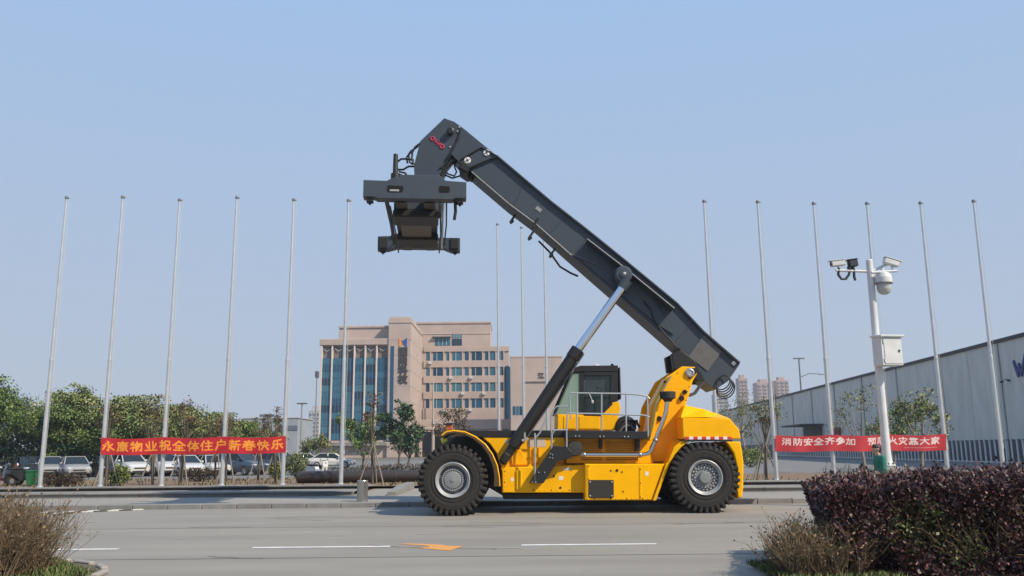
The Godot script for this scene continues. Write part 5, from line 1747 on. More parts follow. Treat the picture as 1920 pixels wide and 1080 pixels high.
	obj("fence_footing", b, mat(lin(0.26, 0.25, 0.24), 0.9, 0.0, "blotch", 2.0), fence)
	# street lamp mast beyond the shed
	t = thing("lamp_mast", "tall two-armed lamp mast standing behind the shed roof", "lamp mast", Vector3(77.5, 0, -230))
	b = MB.new()
	b.tube([Vector3(0, 0, 0), Vector3(0, 25, 0)], 0.3, 0.2, 8)
	obj("pole", b, hz_grey(), t)
	b = MB.new()
	b.tube([Vector3(0, 20.0, 0), Vector3(2.5, 21.0, 0), Vector3(5.5, 20.8, 0)], 0.14, 0.1, 6)
	b.box(Vector3(5.8, 20.7, 0), Vector3(1.6, 0.2, 0.5), 0.05)
	obj("lamp_arm", b, hz_grey(), t)
	b = MB.new()
	b.box(Vector3(0, 25.1, 0), Vector3(3.0, 0.35, 0.6), 0.05)
	obj("lamp_head", b, hz_grey(), t)

func hz_grey() -> StandardMaterial3D:
	return mat(lin(0.13, 0.14, 0.15), 0.6)

# ---------------------------------------------------------------- trees
func build_trees() -> void:
	var deep := [Color(0.109, 0.175, 0.045), Color(0.135, 0.206, 0.054), Color(0.086, 0.144, 0.043), Color(0.184, 0.248, 0.067)]
	var light := [Color(0.234, 0.270, 0.105), Color(0.159, 0.213, 0.069), Color(0.307, 0.327, 0.167), Color(0.125, 0.171, 0.056)]
	var olive := [Color(0.169, 0.197, 0.070), Color(0.138, 0.176, 0.060), Color(0.209, 0.206, 0.087)]
	var dark := [Color(0.047, 0.097, 0.043), Color(0.064, 0.124, 0.051), Color(0.038, 0.081, 0.037)]
	var rust := [Color(0.16, 0.085, 0.05), Color(0.12, 0.075, 0.045), Color(0.10, 0.085, 0.05)]
	# row beyond the car park: centre pixel column turned into metres by hand
	var row := [
		[-41.6, -67.5, 7.8, 2.9, deep, "dark broad tree at the far left edge, above the scooters"],
		[-37.5, -72.1, 6.6, 2.8, deep, "round green tree behind the leftmost flagpole"],
		[-34.7, -67.5, 7.0, 2.3, light, "pale leaved tree catching the sun left of the red banner"],
		[-35.4, -67.5, 5.3, 2.6, deep, "low green tree between the leftmost pole and the pale tree"],
		[-30.8, -67.5, 5.0, 2.6, deep, "green tree below and in front of the pale crown"],
		[-33.4, -73.1, 6.4, 2.7, deep, "green tree behind the second flagpole from the left"],
		[-30.4, -67.5, 6.1, 2.7, olive, "olive tree over the left end of the red banner"],
		[-30.2, -75.3, 5.6, 2.5, olive, "olive tree behind the third flagpole from the left"],
		[-29.5, -77.4, 5.9, 2.7, olive, "broad olive tree above the middle of the red banner"],
		[-28.0, -80.6, 5.3, 2.3, olive, "olive tree to the left of the fourth flagpole"],
		[-27.1, -84.8, 4.6, 2.0, deep, "small green tree at the right end of the tree row"],
		[-25.8, -89.0, 3.8, 1.7, olive, "last and lowest tree of the row beside the fourth flagpole"],
		[-40.9, -67.5, 6.8, 2.7, deep, "dark tree cut by the left edge, behind the broad one"],
	]
	for r in row:
		make_tree("broadleaf_tree", r[5], "trees beyond the car park", Vector3(r[0], 0.0, r[1]), r[2], r[3] * 1.12, 1.3, 13000, 0.18, r[4], bark, green)
	# clipped dark hedge behind the parked cars
	var h := thing("car_park_hedge", "tall dark hedge behind the row of parked cars", "hedge", Vector3(-31, 0.0, -67.0))
	var b := MB.new()
	for i in 15000:
		var tone: Color = dark[rng.randi() % 3]
		var k := rng.randf_range(0.6, 1.3)
		b.col = Color(tone.r * k, tone.g * k, tone.b * k)
		var p := Vector3(rng.randf_range(-19, 9.5), 0, rng.randf_range(-1.0, 1.0))
		p.y = pow(rng.randf(), 0.8) * (2.35 + (0.5 if p.x < -6.0 else 0.0) + 0.25 * sin(p.x * 1.7) + 0.15 * sin(p.x * 4.1))
		leaf(b, p, rdir(), rdir(), rng.randf_range(0.18, 0.34), 0.09, Vector3(0, 0.3, 0.7))
	obj("foliage", b, green, h, Vector3.ZERO, true)
	b = MB.new()
	for i in 24:
		var x := -12.5 + i * 0.92
		b.tube([Vector3(x, 0, 0), Vector3(x + 0.1, 0.8, 0.1), Vector3(x - 0.1, 1.5, 0)], 0.05, 0.02, 5)
	obj("stems", b, bark, h, Vector3.ZERO, true)
	# a far-off belt of trees on the horizon
	b = MB.new()
	for i in 16000:
		var x := rng.randf_range(-330.0, 330.0)
		var tone: Color = olive[rng.randi() % 3]
		b.col = tone * rng.randf_range(0.6, 1.1)
		var hh := 4.6 + 1.3 * sin(x * 0.11) + 0.9 * sin(x * 0.31 + 1.0) + 0.5 * sin(x * 0.83)
		leaf(b, Vector3(x, pow(rng.randf(), 0.8) * hh, -420.0 + rng.randf_range(-5.0, 5.0) + 10.0 * sin(x * 0.03)), rdir(), rdir(), rng.randf_range(0.7, 1.5), 0.5, Vector3(0, 0.5, 0.6))
	obj("far_tree_belt", b, green).set_meta("kind", "stuff")
	# trees before the offices
	make_tree("garden_tree", "mid green bushy tree before the glazed office wing", "", Vector3(-13.738, 0.1, -79.034), 4.9, 1.8, 1.3, 3200, 0.22, deep, bark, green)
	make_tree("garden_tree", "dark green pointed tree before the office tower", "", Vector3(-10.608, 0.1, -79.937), 6.2, 1.7, 1.2, 3600, 0.24, dark, bark, green)
	make_tree("garden_tree", "small dull tree by the left corner of the offices", "", Vector3(-20.0, 0.1, -88.0), 3.2, 1.5, 1.0, 1600, 0.2, olive, bark, green)
	make_tree("garden_tree", "dark tree between tower and front wheel of the machine", "", Vector3(-10.0, 0.1, -82.0), 4.0, 1.8, 1.0, 2200, 0.24, dark, bark, green)
	make_tree("garden_tree", "slim tree in front of the grey blue factory hall", "", Vector3(-26.6, 0.1, -97.0), 5.4, 1.3, 1.7, 1500, 0.22, dark, bark, green)
	make_tree("garden_tree", "rust brown tree over the machine's front fender, before the offices", "", Vector3(-4.1, 0.1, -62.0), 4.7, 1.5, 1.9, 1400, 0.16, rust, bark, green, 4)
	# trees before the shed
	make_tree("shed_tree", "half bare tree left of the camera pole, before the grey shed", "trees before the shed", Vector3(19.8, 0.15, -49.0), 5.0, 1.45, 1.5, 700, 0.13, olive, pale_bark, green, 4)
	make_tree("shed_tree", "leafy green tree right of the camera pole, before the grey shed", "trees before the shed", Vector3(23.0, 0.15, -49.0), 4.8, 1.55, 1.5, 2300, 0.15, olive, pale_bark, green, 4)
	make_tree("shed_tree", "nearly leafless tree beside the machine's rear end", "trees before the shed", Vector3(12.7, 0.15, -44.0), 4.3, 1.15, 1.3, 220, 0.12, olive, pale_bark, green, 4)
	make_tree("shed_tree", "far small bare tree between the hose coil and the shed", "trees before the shed", Vector3(25.5, 0.15, -95.0), 8.0, 2.2, 3.0, 500, 0.2, olive, pale_bark, green, 4)
	make_tree("shed_tree", "low green tree showing behind the camera pole, right side", "trees before the shed", Vector3(24.5, 0.15, -56.0), 3.9, 1.2, 1.2, 1300, 0.17, deep, pale_bark, green, 3)
	# young trees tied to wooden stakes in the soil bed
	var stakes := [
		[205, -37.0, 4.1, "staked young tree just inside the left end of the left banner"], [292, -38.5, 4.3, "staked young tree left of the third flagpole, brown twigs above the banner"],
		[343, -38.0, 4.6, "staked young tree below the middle of the left banner, reddish twigs"], [408, -44.0, 3.9, "far staked young tree left of the fourth flagpole"],
		[428, -42.0, 3.6, "staked young tree right of the fourth flagpole"], [487, -43.0, 3.7, "staked young tree under the right part of the left banner"],
		[521, -38.5, 4.0, "staked young tree at the right end of the left banner"], [701, -36.5, 4.6, "thin staked tree standing before the dark pipe and the offices"],
		[1432, -37.0, 3.7, "staked young tree just behind the machine, left of the right banner"]]
	for s in stakes:
		var x: float = (s[0] - 962.9) / 1595.0 * -s[1] * 0.985
		var t := make_tree("staked_tree", s[3], "young trees on stakes in the bed", Vector3(x, 0.2, s[1]), s[2] * 0.90, 0.48, 1.9, 240, 0.08, rust, bark, green, 3)
		for k in 3:
			var a := TAU * k / 3.0 + rng.randf()
			b = MB.new()
			b.tube([Vector3(cos(a) * 0.62, -0.05, sin(a) * 0.5), Vector3(cos(a) * 0.03, 1.55 + rng.randf() * 0.2, sin(a) * 0.03)], 0.032, 0.028, 6)
			obj("stake", b, pale_bark, t)
	# shrubs and low hedges in the bed
	var lime := [Color(0.195, 0.247, 0.065), Color(0.156, 0.202, 0.052), Color(0.247, 0.273, 0.091)]
	var brown := [Color(0.085, 0.055, 0.038), Color(0.06, 0.045, 0.03), Color(0.11, 0.075, 0.045)]
	make_shrub("round_shrub", "yellow green ball shrub under the left end of the red banner", "", Vector3(-16.9, 0.2, -37.3), Vector3(0.95, 0.92, 0.9), 1700, 0.09, lime, bark, green)
	make_shrub("round_shrub", "yellow green shrub beside the right end of the red banner", "", Vector3(-12.4, 0.1, -45.5), Vector3(1.0, 1.0, 0.9), 1200, 0.10, lime, bark, green)
	make_shrub("round_shrub", "lime shrub at the foot of the glazed office wing", "", Vector3(-19.2, 0.1, -92.0), Vector3(1.7, 1.7, 1.5), 1200, 0.16, lime, bark, green)
	make_shrub("round_shrub", "dull green shrub left of the dark pipe", "", Vector3(-13.0, 0.1, -52.0), Vector3(1.7, 1.5, 1.4), 1500, 0.12, olive, bark, green)
	make_shrub("round_shrub", "green shrub at the shed's foot behind the machine", "", Vector3(18.0, 0.1, -66.0), Vector3(3.4, 1.5, 2.0), 1800, 0.14, lime, bark, green)
	make_shrub("low_hedge", "low brown hedge behind the leftmost flagpole, below the silver cars", "", Vector3(-19.4, 0.2, -37.2), Vector3(2.5, 0.62, 0.8), 2400, 0.07, brown, bark, green)
	make_shrub("low_hedge", "low brown hedge beneath the middle of the left banner", "", Vector3(-15.2, 0.2, -42.0), Vector3(2.4, 0.7, 0.8), 2200, 0.07, brown, bark, green)
	make_shrub("low_hedge", "dark low hedge along the far side of the pipe", "", Vector3(-6.0, 0.2, -45.0), Vector3(9.0, 0.75, 0.9), 4200, 0.08, brown, bark, green)

# ---------------------------------------------------------------- flagpoles and banners
func make_pole(label: String, at: Vector3, h: float, group: String) -> void:
	var t := thing("flagpole", label, "flagpole", at, 0.0, group)
	var steel := mat(lin(0.66, 0.665, 0.67), 0.30, 0.6, "cloudy", 1.7)
	var b := MB.new()
	b.lathe(PackedVector2Array([Vector2(0.19, 0.0), Vector2(0.19, 0.03), Vector2(0.11, 0.035), Vector2(0.10, 0.10), Vector2(0.085, 0.12)]), Transform3D.IDENTITY, 16)
	obj("base_flange", b, steel, t)
	b = MB.new()
	b.lathe(PackedVector2Array([Vector2(0.082, 0.03), Vector2(0.070, h * 0.42)]), Transform3D.IDENTITY, 16)
	obj("lower_mast", b, steel, t)
	b = MB.new()
	b.lathe(PackedVector2Array([Vector2(0.070, h * 0.42 - 0.02), Vector2(0.077, h * 0.42), Vector2(0.077, h * 0.42 + 0.09), Vector2(0.064, h * 0.42 + 0.11)]), Transform3D.IDENTITY, 16)
	obj("mast_joint", b, steel, t)
	b = MB.new()
	b.lathe(PackedVector2Array([Vector2(0.062, h * 0.42), Vector2(0.040, h - 0.1)]), Transform3D.IDENTITY, 16)
	obj("upper_mast", b, steel, t)
	b = MB.new()
	b.lathe(PackedVector2Array([Vector2(0.04, h - 0.11), Vector2(0.07, h - 0.10), Vector2(0.07, h - 0.03), Vector2(0.05, h), Vector2(0, h + 0.03)]), Transform3D.IDENTITY, 12)
	b.box(Vector3(0.06, h - 0.07, 0), Vector3(0.12, 0.05, 0.04), 0.01)
	obj("truck_cap", b, mat(lin(0.16, 0.16, 0.17), 0.5), t)
	b = MB.new()
	b.tube([Vector3(0.11, h - 0.08, 0), Vector3(0.13, h * 0.5, 0.02), Vector3(0.10, 1.25, 0)], 0.007, 0.007, 4)
	obj("halyard", b, mat(lin(0.5, 0.5, 0.48), 0.8), t)
	b = MB.new()
	b.box(Vector3(0.095, 1.25, 0), Vector3(0.04, 0.18, 0.03), 0.008)
	obj("cleat", b, steel, t)
	t.rotation.z = rng.randf_range(-0.0035, 0.0035)
	t.rotation.x = rng.randf_range(-0.004, 0.004)

func banner(label: String, corners: Array, im: Image, seed_: float) -> void:
	var t := thing("banner", label, "banner", Vector3(corners[0].x, 0, corners[0].z), 0.0)
	var b := MB.new()
	var nx := 64
	var ny := 6
	var at := func(i: int, k: int) -> Vector3:
		var u := float(i) / nx
		var v := float(k) / ny
		var p: Vector3 = (corners[0] as Vector3).lerp(corners[1], u).lerp((corners[3] as Vector3).lerp(corners[2], u), v)
		p.z += 0.045 * sin(u * 34.0 + seed_ + v * 1.5) * (0.4 + v) + 0.05 * sin(u * 9.0 + seed_ * 2.0) * sin(u * PI)
		p.y -= 0.055 * absf(sin(u * PI * 3.0)) * (1.0 - 0.4 * v)
		return p - t.position
	for i in nx:
		for k in ny:
			var q := [at.call(i, k), at.call(i + 1, k), at.call(i + 1, k + 1), at.call(i, k + 1)]
			var w := [Vector2(float(i) / nx, float(k) / ny), Vector2(float(i + 1) / nx, float(k) / ny), Vector2(float(i + 1) / nx, float(k + 1) / ny), Vector2(float(i) / nx, float(k + 1) / ny)]
			var n: Vector3 = ((q[1] - q[0]) as Vector3).cross(q[3] - q[0]).normalized()
			if n.z < 0.0:
				n = -n
			for id in [0, 1, 2, 0, 2, 3]:
				b.put(q[id], n, w[id])
	var m := StandardMaterial3D.new()
	m.albedo_texture = ImageTexture.create_from_image(im)
	m.roughness = 0.75
	m.backlight_enabled = true
	m.backlight = Color(0.25, 0.03, 0.03)
	m.cull_mode = BaseMaterial3D.CULL_DISABLED
	obj("cloth", b, m, t)
	for c in [0, 1]:
		for e in [0.06, 0.94]:
			b = MB.new()
			var p: Vector3 = (corners[c] as Vector3).lerp(corners[3 if c == 0 else 2], e) - t.position
			b.tube([p, p + Vector3(-0.10 if c == 0 else 0.10, 0.01, -0.05), p + Vector3(-0.06 if c == 0 else 0.06, 0.0, -0.16)], 0.009, 0.009, 5)
			obj("tie_cord", b, mat(lin(0.5, 0.48, 0.45), 0.8), t)

func build_poles() -> void:
	var lx := [-17.95, -15.67, -13.35, -11.06, -8.76, -6.55]
	var lt := [11.81, 11.79, 11.67, 11.74, 11.63, 11.58]
	var lword := ["leftmost flagpole of the left row, before the trees", "second flagpole from the left, at the left end of the red banner", "third flagpole from the left, crossing the red banner", "fourth flagpole from the left, crossing the red banner", "fifth flagpole from the left, at the right end of the red banner", "sixth flagpole from the left, before the glazed offices"]
	for i in 6:
		make_pole("slender silver " + lword[i], Vector3(lx[i], 0.30, -33.0), lt[i] - 0.30, "flagpoles of the long front row")
	var rx := [7.78, 9.95, 12.14, 14.27, 16.45, 18.57]
	var rt := [11.4, 11.35, 11.26, 11.24, 11.24, 11.29]
	var rword := ["flagpole rising behind the boom's tail", "flagpole at the left end of the right banner", "flagpole crossing the right banner, left of the camera pole", "flagpole rising behind the camera pole", "flagpole at the right end of the right banner", "rightmost flagpole, before the shed wall"]
	for i in 6:
		make_pole("slender silver " + rword[i], Vector3(rx[i], 0.30, -33.0), rt[i] - 0.30, "flagpoles of the long front row")
	var mw := ["leftmost of the three flagpoles seen under the boom", "middle one of the three flagpoles seen under the boom", "rightmost of the three flagpoles seen under the boom"]
	for i in 3:
		make_pole("silver " + mw[i], Vector3([-0.76, 0.57, 1.83][i], 0.22, -46.0), [13.8, 13.6, 13.6][i], "three taller flagpoles behind the machine")
	var im := Image.create(2048, 190, false, Image.FORMAT_RGB8)
	im.fill(lin(0.47, 0.014, 0.026))
	printed(im, "永康物业祝全体住户新春快乐", 10.0, 34.0, Vector2(136, 118), 156.4, 15.0, lin(0.82, 0.30, 0.03))
	banner("red banner with orange characters tied between the left flagpoles", [Vector3(-15.692, 2.193, -32.86), Vector3(-8.665, 2.187, -32.86), Vector3(-8.66, 1.568, -32.86), Vector3(-15.641, 1.555, -32.86)], im, 0.7)
	im = Image.create(2048, 196, false, Image.FORMAT_RGB8)
	im.fill(lin(0.44, 0.026, 0.038))
	printed(im, "消防安全齐参加 预防火灾靠大家", 84.0, 26.0, Vector2(112, 92), 126.5, 11.0, lin(0.70, 0.58, 0.55))
	for i in 26:   # a line of print too small to read
		im.fill_rect(Rect2i(1555 + i * 15, 150, 9, 8), lin(0.62, 0.36, 0.33))
	banner("red banner with pale characters tied between the right flagpoles", [Vector3(9.97, 2.04, -32.86), Vector3(16.483, 2.029, -32.86), Vector3(16.419, 1.421, -32.86), Vector3(9.93, 1.443, -32.86)], im, 2.1)

# ---------------------------------------------------------------- cars and scooters
func make_car(called: String, label: String, cat: String, paint: Material, tall: float, long: float, group: String) -> Node3D:
	var t := thing(called, label, cat, Vector3.ZERO, 0.0, group)
	var S := func(x: float, w: float, y0: float, y1: float) -> PackedVector3Array:
		x *= long
		y1 *= tall
		return PackedVector3Array([Vector3(x, y0, -w + 0.1), Vector3(x, y0 + 0.12, -w), Vector3(x, lerpf(y0, y1, 0.65), -w), Vector3(x, y1, -w + 0.14), Vector3(x, y1 + 0.02, 0), Vector3(x, y1, w - 0.14), Vector3(x, lerpf(y0, y1, 0.65), w), Vector3(x, y0 + 0.12, w), Vector3(x, y0, w - 0.1)])
	var b := MB.new()
	b.skin([S.call(-2.28, 0.68, 0.42, 0.72), S.call(-2.18, 0.80, 0.30, 0.93), S.call(-1.85, 0.86, 0.24, 0.99), S.call(-1.3, 0.89, 0.22, 0.98), S.call(0.0, 0.90, 0.21, 0.94), S.call(1.0, 0.89, 0.22, 0.90), S.call(1.6, 0.86, 0.24, 0.82), S.call(2.0, 0.80, 0.27, 0.72), S.call(2.22, 0.66, 0.34, 0.58)])
	obj("body", b, paint, t)
	var glass := mat(lin(0.012, 0.016, 0.018), 0.06)
	var y0: float = 0.92 * tall
	var y1: float = 1.42 * tall
	var r0 := PackedVector3Array([Vector3(-1.85 * long, y0, -0.76), Vector3(-1.85 * long, y0, 0.76), Vector3(1.12 * long, y0 - 0.04, 0.78), Vector3(1.12 * long, y0 - 0.04, -0.78)])
	var r1 := PackedVector3Array([Vector3(-1.15 * long, y1 - 0.04, -0.58), Vector3(-1.15 * long, y1 - 0.04, 0.58), Vector3(0.25 * long, y1 - 0.03, 0.60), Vector3(0.25 * long, y1 - 0.03, -0.60)])
	b = MB.new()
	b.skin([r0, r1])
	obj("windows", b, glass, t)
	b = MB.new()
	b.box(Vector3(-0.45 * long, y1 - 0.025, 0), Vector3(1.42 * long, 0.06, 1.20), 0.025)
	obj("roof", b, paint, t)
	for s in [-1.0, 1.0]:
		for e in [[0, -1], [2, 1]]:
			b = MB.new()
			var p: Vector3 = r0[1 if e[0] == 0 else 2]
			var q: Vector3 = r1[1 if e[0] == 0 else 2]
			b.tube([Vector3(p.x, p.y, p.z * s), Vector3(q.x, q.y, q.z * s)], 0.045, 0.04, 6)
			obj("pillar", b, paint, t)
		b = MB.new()
		b.tube([Vector3(-0.3 * long, y0, 0.79 * s), Vector3(-0.33 * long, y1 - 0.04, 0.60 * s)], 0.035, 0.03, 5)
		obj("pillar", b, paint, t)
		b = MB.new()
		b.box(Vector3(2.02 * long, 0.62 * tall, 0.60 * s), Vector3(0.32, 0.13, 0.30), 0.05, Basis(Vector3.UP, 0.35 * s))
		obj("headlight", b, mat(lin(0.62, 0.63, 0.64), 0.12, 0.3), t)
		b = MB.new()
		b.box(Vector3(-2.17 * long, 0.78 * tall, 0.60 * s), Vector3(0.16, 0.16, 0.30), 0.04)
		obj("tail_light", b, mat(lin(0.28, 0.015, 0.015), 0.2), t)
		b = MB.new()
		b.box(Vector3(0.72 * long, y0 + 0.05, 0.92 * s), Vector3(0.16, 0.13, 0.18), 0.04)
		obj("mirror", b, paint, t)
		for x in [-1.32, 1.36]:
			var w := sub("wheel", t, Vector3(x * long, 0.32, 0.78 * s))
			var xf := Transform3D(Basis(Vector3.RIGHT, PI / 2 * s), Vector3.ZERO)
			b = MB.new()
			b.lathe(PackedVector2Array([Vector2(0.19, -0.1), Vector2(0.30, -0.11), Vector2(0.32, -0.07), Vector2(0.32, 0.09), Vector2(0.30, 0.125), Vector2(0.21, 0.12), Vector2(0.20, 0.10)]), xf, 18)
			obj("tyre", b, mat(lin(0.016, 0.016, 0.016), 0.9), w)
			b = MB.new()
			for k in 5:
				var a := TAU * k / 5
				b.box(xf * Vector3(cos(a) * 0.11, 0.095, sin(a) * 0.11), Vector3(0.18, 0.03, 0.05), 0.01, xf.basis * Basis(Vector3.UP, -a))
			b.lathe(PackedVector2Array([Vector2(0.205, 0.07), Vector2(0.205, 0.115), Vector2(0.185, 0.115), Vector2(0.18, 0.04), Vector2(0, 0.04)]), xf, 18)
			obj("rim", b, mat(lin(0.42, 0.42, 0.43), 0.35, 0.6), w)
	b = MB.new()
	b.box(Vector3(2.17 * long, 0.50 * tall, 0), Vector3(0.12, 0.14, 0.8), 0.03)
	obj("grille", b, mat(lin(0.012, 0.012, 0.013), 0.5), t)
	b = MB.new()
	b.box(Vector3(2.20 * long, 0.36, 0), Vector3(0.10, 0.10, 1.0), 0.03)
	obj("lower_bumper", b, mat(lin(0.02, 0.02, 0.02), 0.7), t)
	return t

func repaint(o: Node3D, from_: Material, to: Material) -> void:
	for c in o.get_children():
		if c is MeshInstance3D and c.material_override == from_:
			c.material_override = to

func car_paint(r: float, g: float, b: float) -> StandardMaterial3D:
	var m := mat(lin(r, g, b), 0.3)
	m.clearcoat_enabled = true
	m.clearcoat = 0.6
	m.clearcoat_roughness = 0.08
	return m

func build_cars() -> void:
	var silver := car_paint(0.30, 0.285, 0.28)
	var white := car_paint(0.50, 0.50, 0.49)
	var black := car_paint(0.015, 0.016, 0.018)
	var blue := car_paint(0.035, 0.05, 0.075)
	var group := "cars parked under the trees"
	var sedan := make_car("parked_car", "pinkish silver saloon parked beside the green bin, left of the second flagpole", "car", silver, 1.0, 1.0, group)
	sedan.position = Vector3(-32.6, 0.0, -61.0)
	sedan.rotation.y = -1.05
	var suv := make_car("parked_suv", "white crossover parked left of the third flagpole, its wheel showing", "car", white, 1.13, 0.96, group)
	suv.position = Vector3(-27.3, 0.0, -61.5)
	suv.rotation.y = -0.8
	var list := [
		[sedan, -30.4, -60.0, -0.95, silver, "bright silver saloon parked behind the low brown hedge"],
		[sedan, -29.0, -62.0, -1.0, black, "black saloon parked at the second flagpole"],
		[suv, -25.0, -62.0, -0.95, white, "white crossover half hidden by the third flagpole"],
		[sedan, -23.3, -61.5, -0.9, white, "white saloon right of the third flagpole under the banner"],
		[sedan, -21.7, -62.5, -0.95, white, "white saloon left of the fourth flagpole under the banner"],
		[suv, -19.6, -62.0, -0.45, blue, "dark blue van-like car right of the fourth flagpole"],
		[suv, -17.3, -63.5, -0.5, blue, "dark blue car under the right end of the left banner"],
		[sedan, -35.0, -62.5, -0.8, black, "black saloon in the shade behind the scooters"],
		[suv, -37.6, -61.5, -0.8, black, "dark crossover in the shade at the left edge"],
		[sedan, -20.3, -85.0, 0.2, silver, "far silver saloon left of the dark pipe, before the offices"],
		[sedan, -17.6, -84.0, 0.1, white, "far white saloon behind the sixth flagpole"],
	]
	for c in list:
		var o := dup(c[0], c[5], Vector3(c[1], 0.0, c[2]), c[3])
		repaint(o, silver if c[0] == sedan else white, c[4])
	var b: MB
	# scooters
	var sc := thing("scooter", "maroon scooter parked at the far left by the bin", "scooter", Vector3(-22.7, 0.21, -38.6), 0.5, "scooters by the pavement")
	var maroon := car_paint(0.13, 0.02, 0.03)
	var rub := mat(lin(0.016, 0.016, 0.016), 0.9)
	for x in [-0.62, 0.62]:
		b = MB.new()
		b.lathe(PackedVector2Array([Vector2(0.12, -0.05), Vector2(0.22, -0.055), Vector2(0.24, 0.0), Vector2(0.22, 0.055), Vector2(0.12, 0.05)]), Transform3D(Basis(Vector3.RIGHT, PI / 2), Vector3(x, 0.24, 0)), 18)
		var w := obj("wheel", b, rub, sc)
		b = MB.new()
		b.lathe(PackedVector2Array([Vector2(0.13, -0.03), Vector2(0.13, 0.03), Vector2(0, 0.04)]), Transform3D(Basis(Vector3.RIGHT, PI / 2), Vector3(x, 0.24, 0)), 12)
		obj("rim", b, mat(lin(0.3, 0.3, 0.3), 0.4, 0.6), w)
	b = MB.new()
	b.prism(PackedVector2Array([Vector2(-0.85, 0.55), Vector2(-0.8, 0.72), Vector2(-0.15, 0.68), Vector2(-0.02, 0.36), Vector2(0.36, 0.32), Vector2(0.30, 0.24), Vector2(-0.3, 0.24), Vector2(-0.55, 0.42)]), -0.14, 0.14, 0.05)
	obj("body", b, maroon, sc)
	b = MB.new()
	b.prism(PackedVector2Array([Vector2(0.34, 0.30), Vector2(0.44, 0.95), Vector2(0.52, 0.98), Vector2(0.56, 0.7), Vector2(0.46, 0.34)]), -0.19, 0.19, 0.04)
	obj("leg_shield", b, maroon, sc)
	b = MB.new()
	b.box(Vector3(-0.48, 0.76, 0), Vector3(0.68, 0.10, 0.26), 0.04)
	obj("seat", b, rub, sc)
	b = MB.new()
	b.tube([Vector3(0.62, 0.24, 0.08), Vector3(0.46, 0.98, 0)], 0.03, 0.025, 6)
	b.tube([Vector3(0.40, 1.05, -0.32), Vector3(0.46, 1.0, 0), Vector3(0.40, 1.05, 0.32)], 0.018, 0.018, 6)
	obj("fork_and_handlebar", b, rub, sc)
	b = MB.new()
	b.ball(Vector3(0.54, 0.92, 0), Vector3(0.06, 0.08, 0.08), 6, 10)
	obj("headlight", b, mat(lin(0.6, 0.6, 0.6), 0.15, 0.2), sc)
	for s in [-1.0, 1.0]:
		b = MB.new()
		b.tube([Vector3(0.42, 1.04, 0.24 * s), Vector3(0.38, 1.18, 0.30 * s)], 0.01, 0.01, 5)
		b.ball(Vector3(0.38, 1.2, 0.31 * s), Vector3(0.02, 0.04, 0.06), 6, 8)
		obj("mirror", b, rub, sc)
	var dk := car_paint(0.02, 0.022, 0.026)
	var s2 := dup(sc, "dark scooter beside the maroon one, nearer the bin", Vector3(-21.9, 0.21, -38.9), 1.2)
	repaint(s2, maroon, dk)
	var s3 := dup(sc, "dark scooter at the very left edge of the view", Vector3(-23.4, 0.21, -39.2), 0.9)
	repaint(s3, maroon, dk)
	var s4 := dup(sc, "black and white scooter under the right end of the left banner", Vector3(-10.6, 0.1, -47.2), -0.6)
	repaint(s4, maroon, car_paint(0.6, 0.6, 0.6))

